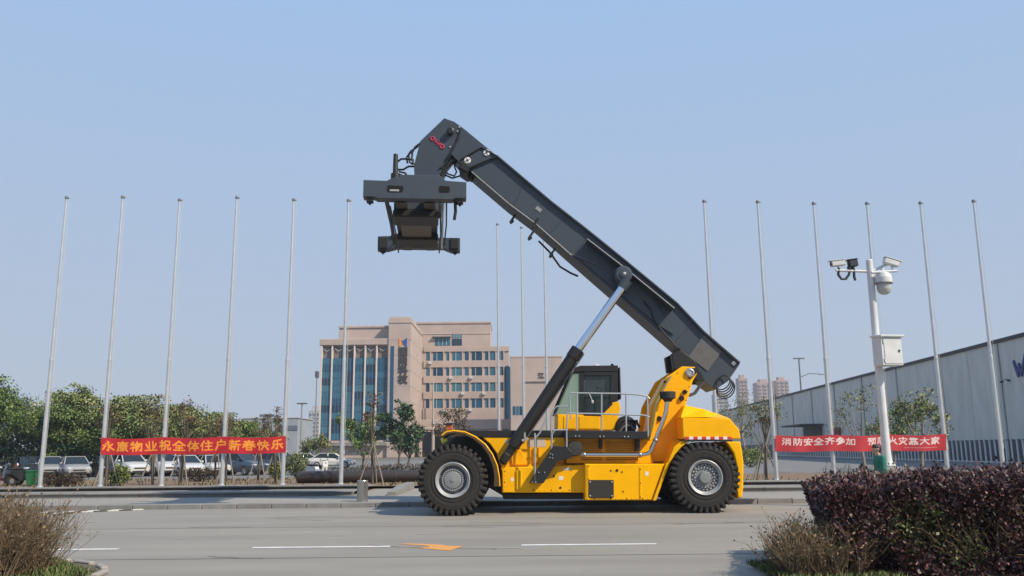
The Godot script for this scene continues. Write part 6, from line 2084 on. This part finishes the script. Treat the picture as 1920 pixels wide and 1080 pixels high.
# ---------------------------------------------------------------- bollard, pipe, bin, lamps, camera pole
func build_street_things() -> void:
	var t := thing("bollard", "short thick stainless bollard at the kerb left of the machine", "bollard", Vector3(-4.52, 0.12, -26.05))
	var inox := mat(lin(0.46, 0.44, 0.41), 0.34, 0.9, "fine", 0.6)
	var b := MB.new()
	b.lathe(PackedVector2Array([Vector2(0.162, 0.0), Vector2(0.162, 0.60), Vector2(0.155, 0.615), Vector2(0, 0.62)]), Transform3D.IDENTITY, 28)
	obj("post", b, inox, t)
	b = MB.new()
	b.lathe(PackedVector2Array([Vector2(0.18, 0.0), Vector2(0.18, 0.02), Vector2(0.162, 0.025)]), Transform3D.IDENTITY, 28)
	obj("foot_ring", b, inox, t)
	t = thing("large_pipe", "long dark brown pipe lying on the soil behind the steps", "pipe", Vector3(-5.0, 0.22, -38.6))
	b = MB.new()
	var xf := Transform3D(Basis(Vector3.BACK, PI / 2), Vector3(0, 0.26, 0))
	b.lathe(PackedVector2Array([Vector2(0.23, -5.4), Vector2(0.26, -5.4), Vector2(0.26, 4.55), Vector2(0.23, 4.6), Vector2(0.23, 4.2)]), xf, 26)
	obj("shell", b, detailed(mat(lin(0.045, 0.033, 0.030), 0.55, 0.0, "blotch", 1.6), "fine", 0.5), t)
	for x in [-2.8, 0.2, 3.0]:
		b = MB.new()
		b.lathe(PackedVector2Array([Vector2(0.26, x - 0.03), Vector2(0.268, x - 0.02), Vector2(0.268, x + 0.02), Vector2(0.26, x + 0.03)]), xf, 26)
		obj("weld_seam", b, mat(lin(0.04, 0.03, 0.028), 0.7), t)
	t = thing("litter_bin", "green wheeled litter bin beside the leftmost flagpole", "bin", Vector3(-21.25, 0.21, -38.4))
	var gr := mat(lin(0.02, 0.17, 0.06), 0.55, 0.0, "blotch", 0.6)
	b = MB.new()
	b.skin([PackedVector3Array([Vector3(-0.15, 0.06, -0.16), Vector3(0.15, 0.06, -0.16), Vector3(0.15, 0.06, 0.16), Vector3(-0.15, 0.06, 0.16)]), PackedVector3Array([Vector3(-0.20, 0.62, -0.2), Vector3(0.20, 0.62, -0.2), Vector3(0.20, 0.62, 0.2), Vector3(-0.20, 0.62, 0.2)])])
	obj("tub", b, gr, t)
	b = MB.new()
	b.box(Vector3(0, 0.65, 0), Vector3(0.46, 0.06, 0.46), 0.02)
	obj("lid", b, gr, t)
	for s in [-1.0, 1.0]:
		b = MB.new()
		b.lathe(PackedVector2Array([Vector2(0, -0.02), Vector2(0.07, -0.02), Vector2(0.07, 0.02), Vector2(0, 0.02)]), Transform3D(Basis(Vector3.BACK, PI / 2), Vector3(0.16 * s, 0.07, -0.16)), 12)
		obj("wheel", b, mat(lin(0.02, 0.02, 0.02), 0.9), t)
	# lamp posts in the distance
	for l in [[-27.1, -110.0, 7.6, "thin lamp post with flat head left of the office building"], [-27.6, -120.0, 12.2, "tall lamp post at the left corner of the glazed offices"]]:
		t = thing("lamp_post", l[3], "lamp post", Vector3(l[0], 0, l[1]))
		b = MB.new()
		b.tube([Vector3.ZERO, Vector3(0, l[2], 0)], 0.12, 0.08, 8)
		obj("pole", b, mat(lin(0.26, 0.26, 0.26), 0.5, 0.3), t)
		b = MB.new()
		b.box(Vector3(0, l[2] + 0.05, 0), Vector3(1.3 if l[2] < 10.0 else 0.5, 0.16 if l[2] < 10.0 else 0.9, 0.5), 0.04)
		obj("lamp_head", b, mat(lin(0.10, 0.10, 0.11), 0.5), t)
	# surveillance camera pole on its concrete foot
	var foot := Vector3(9.892, 1.074, -23)
	var base := Vector3(foot.x, 0, -23.0)
	t = thing("camera_pole", "white surveillance pole with cameras on two arms and a cabinet", "camera pole", base)
	var wh := detailed(mat(lin(0.74, 0.755, 0.76), 0.42, 0.0, "cloudy", 1.5), "fine", 0.5)
	var topy := 6.636
	b = MB.new()
	b.box(Vector3(0, foot.y / 2 - 0.02, 0), Vector3(0.42, foot.y, 0.42), 0.03)
	obj("concrete_foot", b, mat(lin(0.32, 0.31, 0.29), 0.9, 0.0, "blotch", 1.0), t)
	b = MB.new()
	b.lathe(PackedVector2Array([Vector2(0.20, 0.0), Vector2(0.20, 0.035), Vector2(0.18, 0.045), Vector2(0.15, 0.05), Vector2(0.13, 0.14), Vector2(0.115, 0.34), Vector2(0.108, 0.5)]), Transform3D(Basis.IDENTITY, Vector3(0, foot.y, 0)), 22)
	var fl := obj("base_flange", b, wh, t)
	for k in 8:
		b = MB.new()
		var a := TAU * k / 8 + 0.2
		b.lathe(PackedVector2Array([Vector2(0.02, 0.0), Vector2(0.02, 0.05), Vector2(0, 0.06)]), Transform3D(Basis.IDENTITY, Vector3(cos(a) * 0.172, foot.y + 0.04, sin(a) * 0.172)), 6)
		obj("anchor_bolt", b, mat(lin(0.3, 0.3, 0.3), 0.4, 0.7), fl)
	b = MB.new()
	b.lathe(PackedVector2Array([Vector2(0.112, foot.y + 0.3), Vector2(0.088, topy), Vector2(0.07, topy + 0.03), Vector2(0, topy + 0.04)]), Transform3D.IDENTITY, 22)
	obj("mast", b, wh, t)
	# cabinet, turned a little to the right
	var cc := Vector3(10.039, 4.085, -22.85)
	var cab := sub("cabinet", t, Vector3(cc.x, cc.y, -22.72) - base)
	cab.rotation.y = 0.16
	b = MB.new()
	b.box(Vector3.ZERO, Vector3(0.60, 0.78, 0.42), 0.012)
	obj("case", b, wh, cab)
	b = MB.new()
	b.box(Vector3(0.015, 0.405, 0.02), Vector3(0.70, 0.055, 0.52), 0.012, Basis(Vector3.RIGHT, 0.06))
	obj("lid", b, wh, cab)
	b = MB.new()
	b.box(Vector3(0.025, -0.01, 0.216), Vector3(0.50, 0.68, 0.018), 0.008)
	var door := obj("door", b, wh, cab)
	b = MB.new()
	b.lathe(PackedVector2Array([Vector2(0.03, 0.0), Vector2(0.03, 0.02), Vector2(0, 0.022)]), Transform3D(Basis(Vector3.RIGHT, PI / 2), Vector3(0.20, 0.0, 0.222)), 10)
	b.box(Vector3(0.20, -0.025, 0.23), Vector3(0.015, 0.07, 0.012), 0.003)
	obj("lock", b, mat(lin(0.05, 0.05, 0.055), 0.4), door)
	for y in [0.24, -0.26]:
		b = MB.new()
		b.tube([Vector3(-0.235, y - 0.05, 0.224), Vector3(-0.235, y + 0.05, 0.224)], 0.012, 0.012, 6)
		obj("hinge", b, wh, door)
	# arms and cameras
	var arms := [[Vector3(9.852, 6.335, -23), Vector3(8.957, 6.374, -23)], [Vector3(9.879, 6.305, -23), Vector3(10.248, 6.482, -23), Vector3(10.447, 6.555, -23)], [Vector3(9.837, 6.263, -22.8), Vector3(10.541, 6.301, -22.8)]]
	for p in arms:
		b = MB.new()
		var rel := []
		for q in p:
			rel.append(q - base)
		b.tube(rel, 0.04, 0.038, 10)
		obj("arm", b, wh, t)
	var bl := mat(lin(0.02, 0.024, 0.035), 0.5)
	var box_cam := func(c: Vector3, size: Vector3, bs: Basis, m: Material) -> void:
		var o := sub("camera", t, c - base)
		var e := MB.new()
		e.box(Vector3.ZERO, size, 0.02, bs)
		obj("housing", e, m, o)
		e = MB.new()
		e.box(bs * Vector3(-0.02, size.y * 0.5 + 0.012, 0), Vector3(size.x + 0.06, 0.022, size.z + 0.03), 0.008, bs)
		obj("sun_shield", e, m, o)
		e = MB.new()
		e.lathe(PackedVector2Array([Vector2(0.06, 0.0), Vector2(0.055, 0.015), Vector2(0, 0.018)]), Transform3D(bs * Basis(Vector3.BACK, PI / 2), bs * Vector3(-size.x * 0.5, 0, 0)), 12)
		obj("lens", e, bl, o)
		e = MB.new()
		e.tube([Vector3(0, -size.y * 0.4, 0), Vector3(0.02, -size.y * 0.5 - 0.12, 0)], 0.03, 0.035, 8)
		obj("bracket", e, m, o)
	box_cam.call(Vector3(9.017, 6.569, -23), Vector3(0.38, 0.15, 0.17), Basis(Vector3.BACK, 0.10), mat(lin(0.55, 0.56, 0.56), 0.5))
	box_cam.call(Vector3(9.43, 6.565, -23), Vector3(0.24, 0.19, 0.20), Basis(Vector3.BACK, 0.12), bl)
	box_cam.call(Vector3(10.448, 6.563, -22.9), Vector3(0.42, 0.16, 0.18), Basis(Vector3.UP, PI) * Basis(Vector3.BACK, 0.32), wh)
	for p in [[Vector3(9.036, 6.433, -23), Vector3(9.006, 6.253, -23), Vector3(9.085, 6.132, -23), Vector3(9.202, 6.131, -23), Vector3(9.3, 6.25, -23), Vector3(9.345, 6.43, -23)], [Vector3(9.447, 6.414, -23), Vector3(9.441, 6.174, -23), Vector3(9.463, 6.084, -23)], [Vector3(9.29, 6.476, -23), Vector3(9.312, 6.385, -23), Vector3(9.404, 6.43, -23)]]:
		b = MB.new()
		var rel := []
		for q in p:
			rel.append(q - base)
		b.tube(rel, 0.04, 0.036, 8)
		obj("cable", b, bl, t)
	var dm := sub("dome_camera", t, Vector3(10.189, 5.982, -22.9) - base)
	b = MB.new()
	b.lathe(PackedVector2Array([Vector2(0.20, 0.0), Vector2(0.228, 0.02), Vector2(0.228, 0.15), Vector2(0.19, 0.26), Vector2(0.10, 0.32), Vector2(0.05, 0.34), Vector2(0.05, 0.42)]), Transform3D.IDENTITY, 24)
	obj("hood", b, wh, dm)
	b = MB.new()
	b.lathe(PackedVector2Array([Vector2(0.20, -0.015), Vector2(0.245, -0.015), Vector2(0.245, 0.012), Vector2(0.22, 0.015)]), Transform3D.IDENTITY, 24)
	obj("ring", b, mat(lin(0.30, 0.31, 0.31), 0.5), dm)
	b = MB.new()
	b.lathe(PackedVector2Array([Vector2(0, -0.325), Vector2(0.08, -0.31), Vector2(0.15, -0.26), Vector2(0.185, -0.18), Vector2(0.19, -0.10), Vector2(0.19, -0.02)]), Transform3D.IDENTITY, 24)
	obj("bulb", b, mat(lin(0.40, 0.41, 0.39), 0.15), dm)

# ---------------------------------------------------------------- plants in the foreground
func build_front_plants() -> void:
	var twig := mat(lin(0.21, 0.15, 0.09), 0.9, 0.0, "speck", 0.4)
	var twig2 := mat(lin(0.10, 0.070, 0.055), 0.9, 0.0, "speck", 0.4)
	# purple hedge: leaves on a clipped body with a ragged top
	var h := thing("purple_hedge", "clipped dark purple hedge in the right foreground with bare twigs", "hedge", Vector3(6.4, 0.0, -12.6))
	var leafm := MB.new()
	leaf(leafm, Vector3.ZERO, Vector3(0, 0, -1), Vector3.UP, 1.0, 0.30, Vector3.ZERO)
	var lm := leafm.mesh()
	var mm := MultiMesh.new()
	mm.transform_format = MultiMesh.TRANSFORM_3D
	mm.use_colors = true
	mm.mesh = lm
	var n := 120000
	mm.instance_count = n
	var top := func(x: float, z: float) -> float:
		return 1.165 + 0.025 * sin(x * 5.3 + z * 2.0) + 0.02 * sin(x * 11.7) + 0.09 * smoothstep(-0.6, 2.4, x) + 0.10 * smoothstep(-1.0, -2.8, x) * -1.0
	for i in n:
		var p := Vector3.ZERO
		var out := Vector3.BACK
		var f := rng.randf()
		if f < 0.52:      # front
			p = Vector3(rng.randf_range(-2.85, 3.6), 0, 1.9)
			p.y = rng.randf() * top.call(p.x, 1.9)
			p.z -= pow(rng.randf(), 1.6) * 0.55 - 0.10 * sin(p.x * 2.3 + 1.0) * sin(p.y * 4.0)
			out = Vector3.BACK
		elif f < 0.82:    # top
			p = Vector3(rng.randf_range(-2.9, 3.6), 0, rng.randf_range(-0.7, 1.9))
			p.y = top.call(p.x, p.z) - pow(rng.randf(), 2.0) * 0.28
			out = Vector3.UP
		elif f < 0.94:    # left end
			p = Vector3(-2.85 + pow(rng.randf(), 1.5) * 0.5, 0, rng.randf_range(-0.7, 1.9))
			p.y = rng.randf() * top.call(-2.8, p.z)
			out = Vector3.LEFT
		else:             # stray shoots over the top
			p = Vector3(rng.randf_range(-2.9, 3.6), 0, rng.randf_range(-0.6, 1.8))
			p.y = top.call(p.x, p.z) + pow(rng.randf(), 2.5) * 0.085 * (1.0 + sin(p.x * 9.0))
			out = Vector3.UP
		# the clipped end runs slantwise and rounds off at the foot
		var low_x := -2.62 + (1.9 - p.z) * 0.23 + 0.38 * pow(1.0 - clampf(p.y / 1.05, 0.0, 1.0), 1.5)
		p.x = low_x + (p.x + 2.9) * (3.6 - low_x) / 6.5
		var hollow := sin(p.x * 2.7 + p.y * 1.3) * sin(p.y * 3.7 - p.x * 1.1 + p.z) * sin(p.x * 6.1 + p.z * 2.0 + p.y * 2.0)
		var bare := Vector2((p.x + 0.7) * 0.55, p.y - 0.42).length()
		if bare < 0.42 and out.z > 0.5 and rng.randf() < 0.55:
			p -= out * rng.randf_range(0.3, 1.0)
		if hollow > 0.25 and out.y < 0.5:
			p -= out * rng.randf_range(0.15, 0.5)
		var along := (rdir() + out * 0.6 + Vector3(0, 0.25, 0)).normalized()
		var face := (rdir() + out * 0.5 + Vector3.UP * 0.5).normalized()
		var side := along.cross(face).normalized()
		face = side.cross(along)
		var s := rng.randf_range(0.036, 0.078)
		_leaf_at(mm, i, p, side, face, along, s)
		var k := 0.35 + 1.25 * pow(rng.randf(), 1.3)
		var greenish := false
		for g in [[-1.45, 0.62, 0.42], [-0.9, 0.40, 0.35], [2.1, 0.30, 0.45], [3.2, 0.45, 0.5], [0.4, 0.15, 0.3]]:
			greenish = greenish or Vector2(p.x - g[0], (p.y - g[1]) * 1.3).length() < g[2] * rng.randf_range(0.5, 1.25)
		if greenish and rng.randf() < 0.75:
			mm.set_instance_color(i, Color(0.085 * k, 0.095 * k, 0.03 * k))
		elif rng.randf() < 0.14:
			mm.set_instance_color(i, Color(0.145 * k, 0.050 * k, 0.052 * k))
		else:
			mm.set_instance_color(i, Color(0.064 * k, 0.027 * k, 0.029 * k))
	var mi := MultiMeshInstance3D.new()
	mi.name = "foliage"
	mi.multimesh = mm
	mi.material_override = leafy(0.52, 0.10)
	mi.set_meta("kind", "stuff")
	h.add_child(mi)
	var b := MB.new()
	for i in 900:
		var p := Vector3(rng.randf_range(-1.5, 3.5), 0, rng.randf_range(-1.2, 1.05))
		var e := p + Vector3(rng.randf_range(-0.3, 0.3), rng.randf_range(0.7, 1.36), rng.randf_range(-0.1, 0.28))
		b.tube([p, p.lerp(e, 0.5) + rdir() * 0.06, e], 0.009, 0.003, 3)
		for k in 2:
			var q := p.lerp(e, rng.randf_range(0.4, 0.95))
			b.tube([q, q + (rdir() + Vector3(0, 0.5, 0.5)) * 0.16], 0.004, 0.002, 3)
	obj("twigs", b, twig2, h, Vector3.ZERO, true)
	b = MB.new()
	for i in 420:
		var p := Vector3(rng.randf_range(-2.3, 2.6), rng.randf_range(0.15, 0.85), 1.75)
		var e := p + Vector3(rng.randf_range(-0.4, 0.2), rng.randf_range(0.05, 0.45), rng.randf_range(0.0, 0.28))
		b.tube([p, p.lerp(e, 0.35) + rdir() * 0.03, p.lerp(e, 0.7) + rdir() * 0.03, e], 0.0045, 0.002, 3)
	obj("bare_twigs", b, twig, h, Vector3.ZERO, true)
	# dry twiggy bushes
	dry_bush("dry_bush", "dry brown twiggy bush before the left end of the purple hedge", Vector3(3.75, 0.02, -10.95), Vector3(1.1, 0.66, 0.8), 900, twig, 0.05)
	dry_bush("dry_bush", "tangled dry brown bush in the bottom left corner", Vector3(-7.0, 0.05, -11.6), Vector3(1.75, 1.0, 1.6), 1900, twig, 0.045)
	# grass verges
	var v := MB.new()
	flat(v, PackedVector2Array([Vector2(-5.45, -11.0), Vector2(-5.6, -12.1), Vector2(-6.1, -12.75), Vector2(-7.1, -13.4), Vector2(-9.5, -13.8), Vector2(-14, -14.0), Vector2(-14, -6), Vector2(-5.3, -6)]), 0.03)
	flat(v, PackedVector2Array([Vector2(3.1, -10.6), Vector2(3.2, -11.4), Vector2(3.9, -12.4), Vector2(4.6, -14.6), Vector2(11.5, -14.6), Vector2(11.5, -6), Vector2(3.2, -6)]), 0.03)
	struct("verge_soil", v, mat(lin(0.12, 0.10, 0.065), 0.95, 0.0, "blotch", 1.2, "grit", 0.5))
	v = MB.new()
	for i in 26000:
		var left := rng.randf() < 0.7
		var p := Vector3(rng.randf_range(-9.0, -5.35), 0.03, rng.randf_range(-13.6, -10.2))
		if not left:
			p = Vector3(rng.randf_range(3.15, 4.6), 0.03, rng.randf_range(-12.0, -10.4))
		elif p.x > -5.5 - maxf(0.0, -p.z - 11.6) * 0.85:
			continue
		var k := rng.randf_range(0.7, 1.35)
		v.col = Color(0.075 * k, 0.115 * k, 0.025 * k) if rng.randf() < 0.8 else Color(0.19 * k, 0.16 * k, 0.07 * k)
		leaf(v, p, (rdir() * 0.55 + Vector3.UP).normalized(), rdir(), rng.randf_range(0.05, 0.13), 0.007, Vector3(0, 1.2, 0))
	obj("verge_grass", v, leafy(0.7, 0.25)).set_meta("kind", "stuff")
	var stones := Node3D.new()
	stones.name = "verge_edging"
	stones.set_meta("kind", "structure")
	add_child(stones)
	var e2 := MB.new()
	e2.box(Vector3.ZERO, Vector3(0.42, 0.06, 0.10), 0.015)
	var em := e2.mesh()
	var pm := mat(lin(0.34, 0.32, 0.29), 0.9, 0.0, "blotch", 1.0)
	var line := [Vector2(-5.40, -10.9), Vector2(-5.55, -12.1), Vector2(-6.05, -12.8), Vector2(-7.05, -13.45), Vector2(-9.5, -13.88)]
	for i in 4:
		var p: Vector2 = line[i]
		var q: Vector2 = line[i + 1]
		var c := int(p.distance_to(q) / 0.44)
		for k in c:
			var w := p.lerp(q, (k + 0.5) / c)
			piece("edging_stone", em, pm, stones, Transform3D(Basis(Vector3.UP, -(q - p).angle()), Vector3(w.x, 0.03, w.y)))

func _leaf_at(mm: MultiMesh, i: int, p: Vector3, side: Vector3, face: Vector3, along: Vector3, s: float) -> void:
	mm.set_instance_transform(i, Transform3D(Basis(side * s, face * s, -along * s), p))

func dry_bush(called: String, label: String, at: Vector3, size: Vector3, count: int, m: Material, leaf_len: float) -> void:
	var t := thing(called, label, "bush", at)
	var b := MB.new()
	var l := MB.new()
	for i in count:
		var p := Vector3(rng.randf_range(-0.4, 0.4) * size.x, 0, rng.randf_range(-0.4, 0.4) * size.z)
		var a := rng.randf() * TAU
		var lean := rng.randf_range(0.1, 0.75)
		var e := p + Vector3(cos(a) * lean * size.x * 0.5, size.y * rng.randf_range(0.45, 1.0) * (1.15 - lean * 0.45), sin(a) * lean * size.z * 0.5)
		var mid := p.lerp(e, 0.5) + rdir() * 0.07
		b.tube([p, mid, e], 0.006, 0.0022, 3)
		for k in 3:
			var f := rng.randf_range(0.35, 1.0)
			var q := p.lerp(mid, f * 2.0) if f < 0.5 else mid.lerp(e, f * 2.0 - 1.0)
			var d := (rdir() + (e - p).normalized() * 1.1).normalized()
			var q2 := q + d * rng.randf_range(0.07, 0.22)
			b.tube([q, q2], 0.0032, 0.0016, 3)
			if rng.randf() < 0.55:
				var kk := rng.randf_range(0.6, 1.4)
				l.col = Color(0.22 * kk, 0.155 * kk, 0.095 * kk) if rng.randf() < 0.8 else Color(0.10 * kk, 0.11 * kk, 0.04 * kk)
				leaf(l, q2, d, rdir(), leaf_len * rng.randf_range(0.6, 1.2), leaf_len * 0.25, Vector3.UP)
	obj("twigs", b, m, t, Vector3.ZERO, true)
	obj("dry_leaves", l, leafy(0.8, 0.2), t, Vector3.ZERO, true)

# ---------------------------------------------------------------- the person behind the hedge
# bones: [a, b, radius a, radius b]; their distances joined smoothly and meshed as surface nets
func field_mesh(b: MB, bones: Array, cell: float, blend: float) -> void:
	var lo := Vector3.INF
	var hi := -Vector3.INF
	for k in bones:
		for e in [[k[0], k[2]], [k[1], k[3]]]:
			lo = lo.min(e[0] - Vector3.ONE * (e[1] + cell * 2.5))
			hi = hi.max(e[0] + Vector3.ONE * (e[1] + cell * 2.5))
	var nx := int((hi.x - lo.x) / cell) + 2
	var ny := int((hi.y - lo.y) / cell) + 2
	var nz := int((hi.z - lo.z) / cell) + 2
	var val := PackedFloat32Array()
	val.resize(nx * ny * nz)
	val.fill(1.0)
	var acc := PackedFloat32Array()
	acc.resize(nx * ny * nz)
	for k in bones:
		var a: Vector3 = k[0]
		var ab: Vector3 = k[1] - a
		var l2 := maxf(ab.length_squared(), 1e-9)
		var r0: float = k[2]
		var r1: float = k[3]
		var reach := Vector3.ONE * (maxf(r0, r1) + blend * 3.0 + cell * 2.0)
		var c0 := ((a.min(k[1]) - reach - lo) / cell).floor().max(Vector3.ZERO)
		var c1 := ((a.max(k[1]) + reach - lo) / cell).ceil()
		for z in range(int(c0.z), mini(int(c1.z) + 1, nz)):
			for y in range(int(c0.y), mini(int(c1.y) + 1, ny)):
				for x in range(int(c0.x), mini(int(c1.x) + 1, nx)):
					var p := lo + Vector3(x, y, z) * cell
					var h := clampf((p - a).dot(ab) / l2, 0.0, 1.0)
					var d := p.distance_to(a + ab * h) - lerpf(r0, r1, h)
					acc[(z * ny + y) * nx + x] += exp(-d / blend)
	for i in val.size():
		val[i] = -blend * log(acc[i]) if acc[i] > 1e-9 else 1.0
	var at := {}
	var grad := func(x: int, y: int, z: int) -> Vector3:
		var i := (z * ny + y) * nx + x
		return Vector3(val[i + 1] - val[i], val[i + nx] - val[i], val[i + nx * ny] - val[i])
	for z in nz - 1:
		for y in ny - 1:
			for x in nx - 1:
				var s := Vector3.ZERO
				var cnt := 0
				var i0 := (z * ny + y) * nx + x
				var g := []
				for q in 8:
					g.append(val[i0 + (q & 1) + ((q >> 1) & 1) * nx + ((q >> 2) & 1) * nx * ny])
				for e in [[0, 1], [2, 3], [4, 5], [6, 7], [0, 2], [1, 3], [4, 6], [5, 7], [0, 4], [1, 5], [2, 6], [3, 7]]:
					var u: float = g[e[0]]
					var w: float = g[e[1]]
					if (u < 0.0) != (w < 0.0):
						var t := u / (u - w)
						var pa := Vector3(e[0] & 1, (e[0] >> 1) & 1, (e[0] >> 2) & 1)
						var pb := Vector3(e[1] & 1, (e[1] >> 1) & 1, (e[1] >> 2) & 1)
						s += pa.lerp(pb, t)
						cnt += 1
				if cnt:
					var nn := Vector3(g[1] - g[0] + g[3] - g[2] + g[5] - g[4] + g[7] - g[6], g[2] - g[0] + g[3] - g[1] + g[6] - g[4] + g[7] - g[5], g[4] - g[0] + g[5] - g[1] + g[6] - g[2] + g[7] - g[3]).normalized()
					at[i0] = [lo + (Vector3(x, y, z) + s / cnt) * cell, nn]
	var step := [1, nx, nx * ny]
	for i in at.keys():
		for ax in 3:
			var j: int = (ax + 1) % 3
			var k: int = (ax + 2) % 3
			if (val[i] < 0.0) == (val[i + step[ax]] < 0.0):
				continue
			var ids := [i, i - step[j], i - step[j] - step[k], i - step[k]]
			if ids.all(func(q): return at.has(q)):
				var q := ids.map(func(w): return at[w])
				b.smooth(q[0][0], q[1][0], q[2][0], q[0][1], q[1][1], q[2][1])
				b.smooth(q[0][0], q[2][0], q[3][0], q[0][1], q[2][1], q[3][1])

func build_person() -> void:
	# facing left, walking slowly with bowed head; local -x is forward
	var t := thing("person", "person in a teal shirt walking left behind the purple hedge, head bowed", "person", Vector3(9.409, 0.03, -22.3))
	var hip := Vector3(0, 0.86, 0)
	var chest := Vector3(-0.01, 1.16, 0)
	var neck := Vector3(-0.03, 1.33, 0)
	var head := Vector3(-0.075, 1.47, 0)
	var skin := mat(lin(0.42, 0.25, 0.17), 0.6)
	var bones := [[hip + Vector3(0, 0, 0.07), hip - Vector3(0, 0, 0.07), 0.125, 0.125], [hip, chest, 0.125, 0.14], [chest + Vector3(0, 0.06, 0.10), chest + Vector3(0, 0.06, -0.10), 0.10, 0.10], [chest + Vector3(0, 0.05, 0), neck, 0.09, 0.055], [neck, neck + Vector3(-0.02, 0.05, 0), 0.052, 0.05],
		[head + Vector3(0.02, 0.03, 0), head + Vector3(-0.02, 0.02, 0), 0.088, 0.082], [head + Vector3(-0.04, -0.06, 0), head + Vector3(-0.06, -0.075, 0), 0.05, 0.036], [head + Vector3(-0.10, 0.0, 0), head + Vector3(-0.118, -0.025, 0), 0.012, 0.016], [head + Vector3(-0.085, -0.058, 0.015), head + Vector3(-0.085, -0.058, -0.015), 0.02, 0.02]]
	for s in [1.0, -1.0]:
		bones.append([head + Vector3(0.015, -0.005, 0.085 * s), head + Vector3(0.02, 0.02, 0.092 * s), 0.014, 0.018])
		var sh := Vector3(0, 1.27, 0.17 * s)
		var el := Vector3(0.03 - 0.05 * s, 1.0, 0.21 * s)
		var wr := Vector3(-0.13 - 0.06 * s, 0.82, 0.18 * s)
		bones.append([sh, el, 0.055, 0.042])
		bones.append([el, wr, 0.042, 0.028])
		bones.append([wr, wr + Vector3(-0.03, -0.06, 0), 0.028, 0.034])
		for k in 4:
			var f0 := wr + Vector3(-0.05 + 0.012 * k, -0.085, 0.012 * (k - 1.5))
			var f1 := f0 + Vector3(-0.004, -0.032 - 0.004 * (2 - absi(k - 1)), 0)
			bones.append([f0, f1, 0.0105, 0.0095])
			bones.append([f1, f1 + Vector3(0.012, -0.026, 0), 0.0095, 0.008])
		bones.append([wr + Vector3(-0.04, -0.04, 0), wr + Vector3(-0.075, -0.075, -0.01 * s), 0.012, 0.009])
		var kn := Vector3(-0.05 - 0.09 * s, 0.46, 0.09 * s)
		var an := Vector3(0.05 - 0.16 * s, 0.09, 0.09 * s)
		bones.append([hip + Vector3(0, -0.02, 0.08 * s), kn, 0.095, 0.062])
		bones.append([kn, an, 0.062, 0.042])
		bones.append([an + Vector3(0.03, -0.04, 0), an + Vector3(-0.16, -0.055, 0), 0.042, 0.034])
	var b := MB.new()
	field_mesh(b, bones, 0.016, 0.010)
	obj("body", b, skin, t)
	b = MB.new()
	field_mesh(b, [[head + Vector3(0.035, 0.05, 0), head + Vector3(-0.01, 0.062, 0), 0.095, 0.086], [head + Vector3(0.07, 0.0, 0), head + Vector3(0.06, -0.06, 0), 0.06, 0.04]], 0.010, 0.012)
	obj("hair", b, mat(lin(0.014, 0.011, 0.010), 0.5), t)
	b = MB.new()
	var shirt := [[hip + Vector3(0, 0.03, 0.07), hip + Vector3(0, 0.03, -0.07), 0.145, 0.145], [hip + Vector3(0, 0.05, 0), chest, 0.145, 0.158], [chest + Vector3(0, 0.06, 0.10), chest + Vector3(0, 0.06, -0.10), 0.115, 0.115], [chest + Vector3(0, 0.05, 0), neck - Vector3(0, 0.045, 0), 0.105, 0.07]]
	for s in [1.0, -1.0]:
		var sh := Vector3(0, 1.27, 0.17 * s)
		var el := Vector3(0.03 - 0.05 * s, 1.0, 0.21 * s)
		shirt.append([sh, el, 0.070, 0.060])
		shirt.append([el, el.lerp(Vector3(-0.13 - 0.06 * s, 0.82, 0.18 * s), 0.8), 0.058, 0.044])
	field_mesh(b, shirt, 0.014, 0.014)
	obj("shirt", b, mat(lin(0.012, 0.17, 0.125), 0.85, 0.0, "blotch", 0.5), t)
	b = MB.new()
	var legs := []
	for s in [1.0, -1.0]:
		var kn := Vector3(-0.05 - 0.09 * s, 0.46, 0.09 * s)
		var an := Vector3(0.05 - 0.16 * s, 0.13, 0.09 * s)
		legs.append([hip + Vector3(0, -0.02, 0.08 * s), kn, 0.112, 0.082])
		legs.append([kn, an, 0.082, 0.066])
	field_mesh(b, legs, 0.016, 0.014)
	obj("trousers", b, mat(lin(0.022, 0.024, 0.03), 0.85), t)
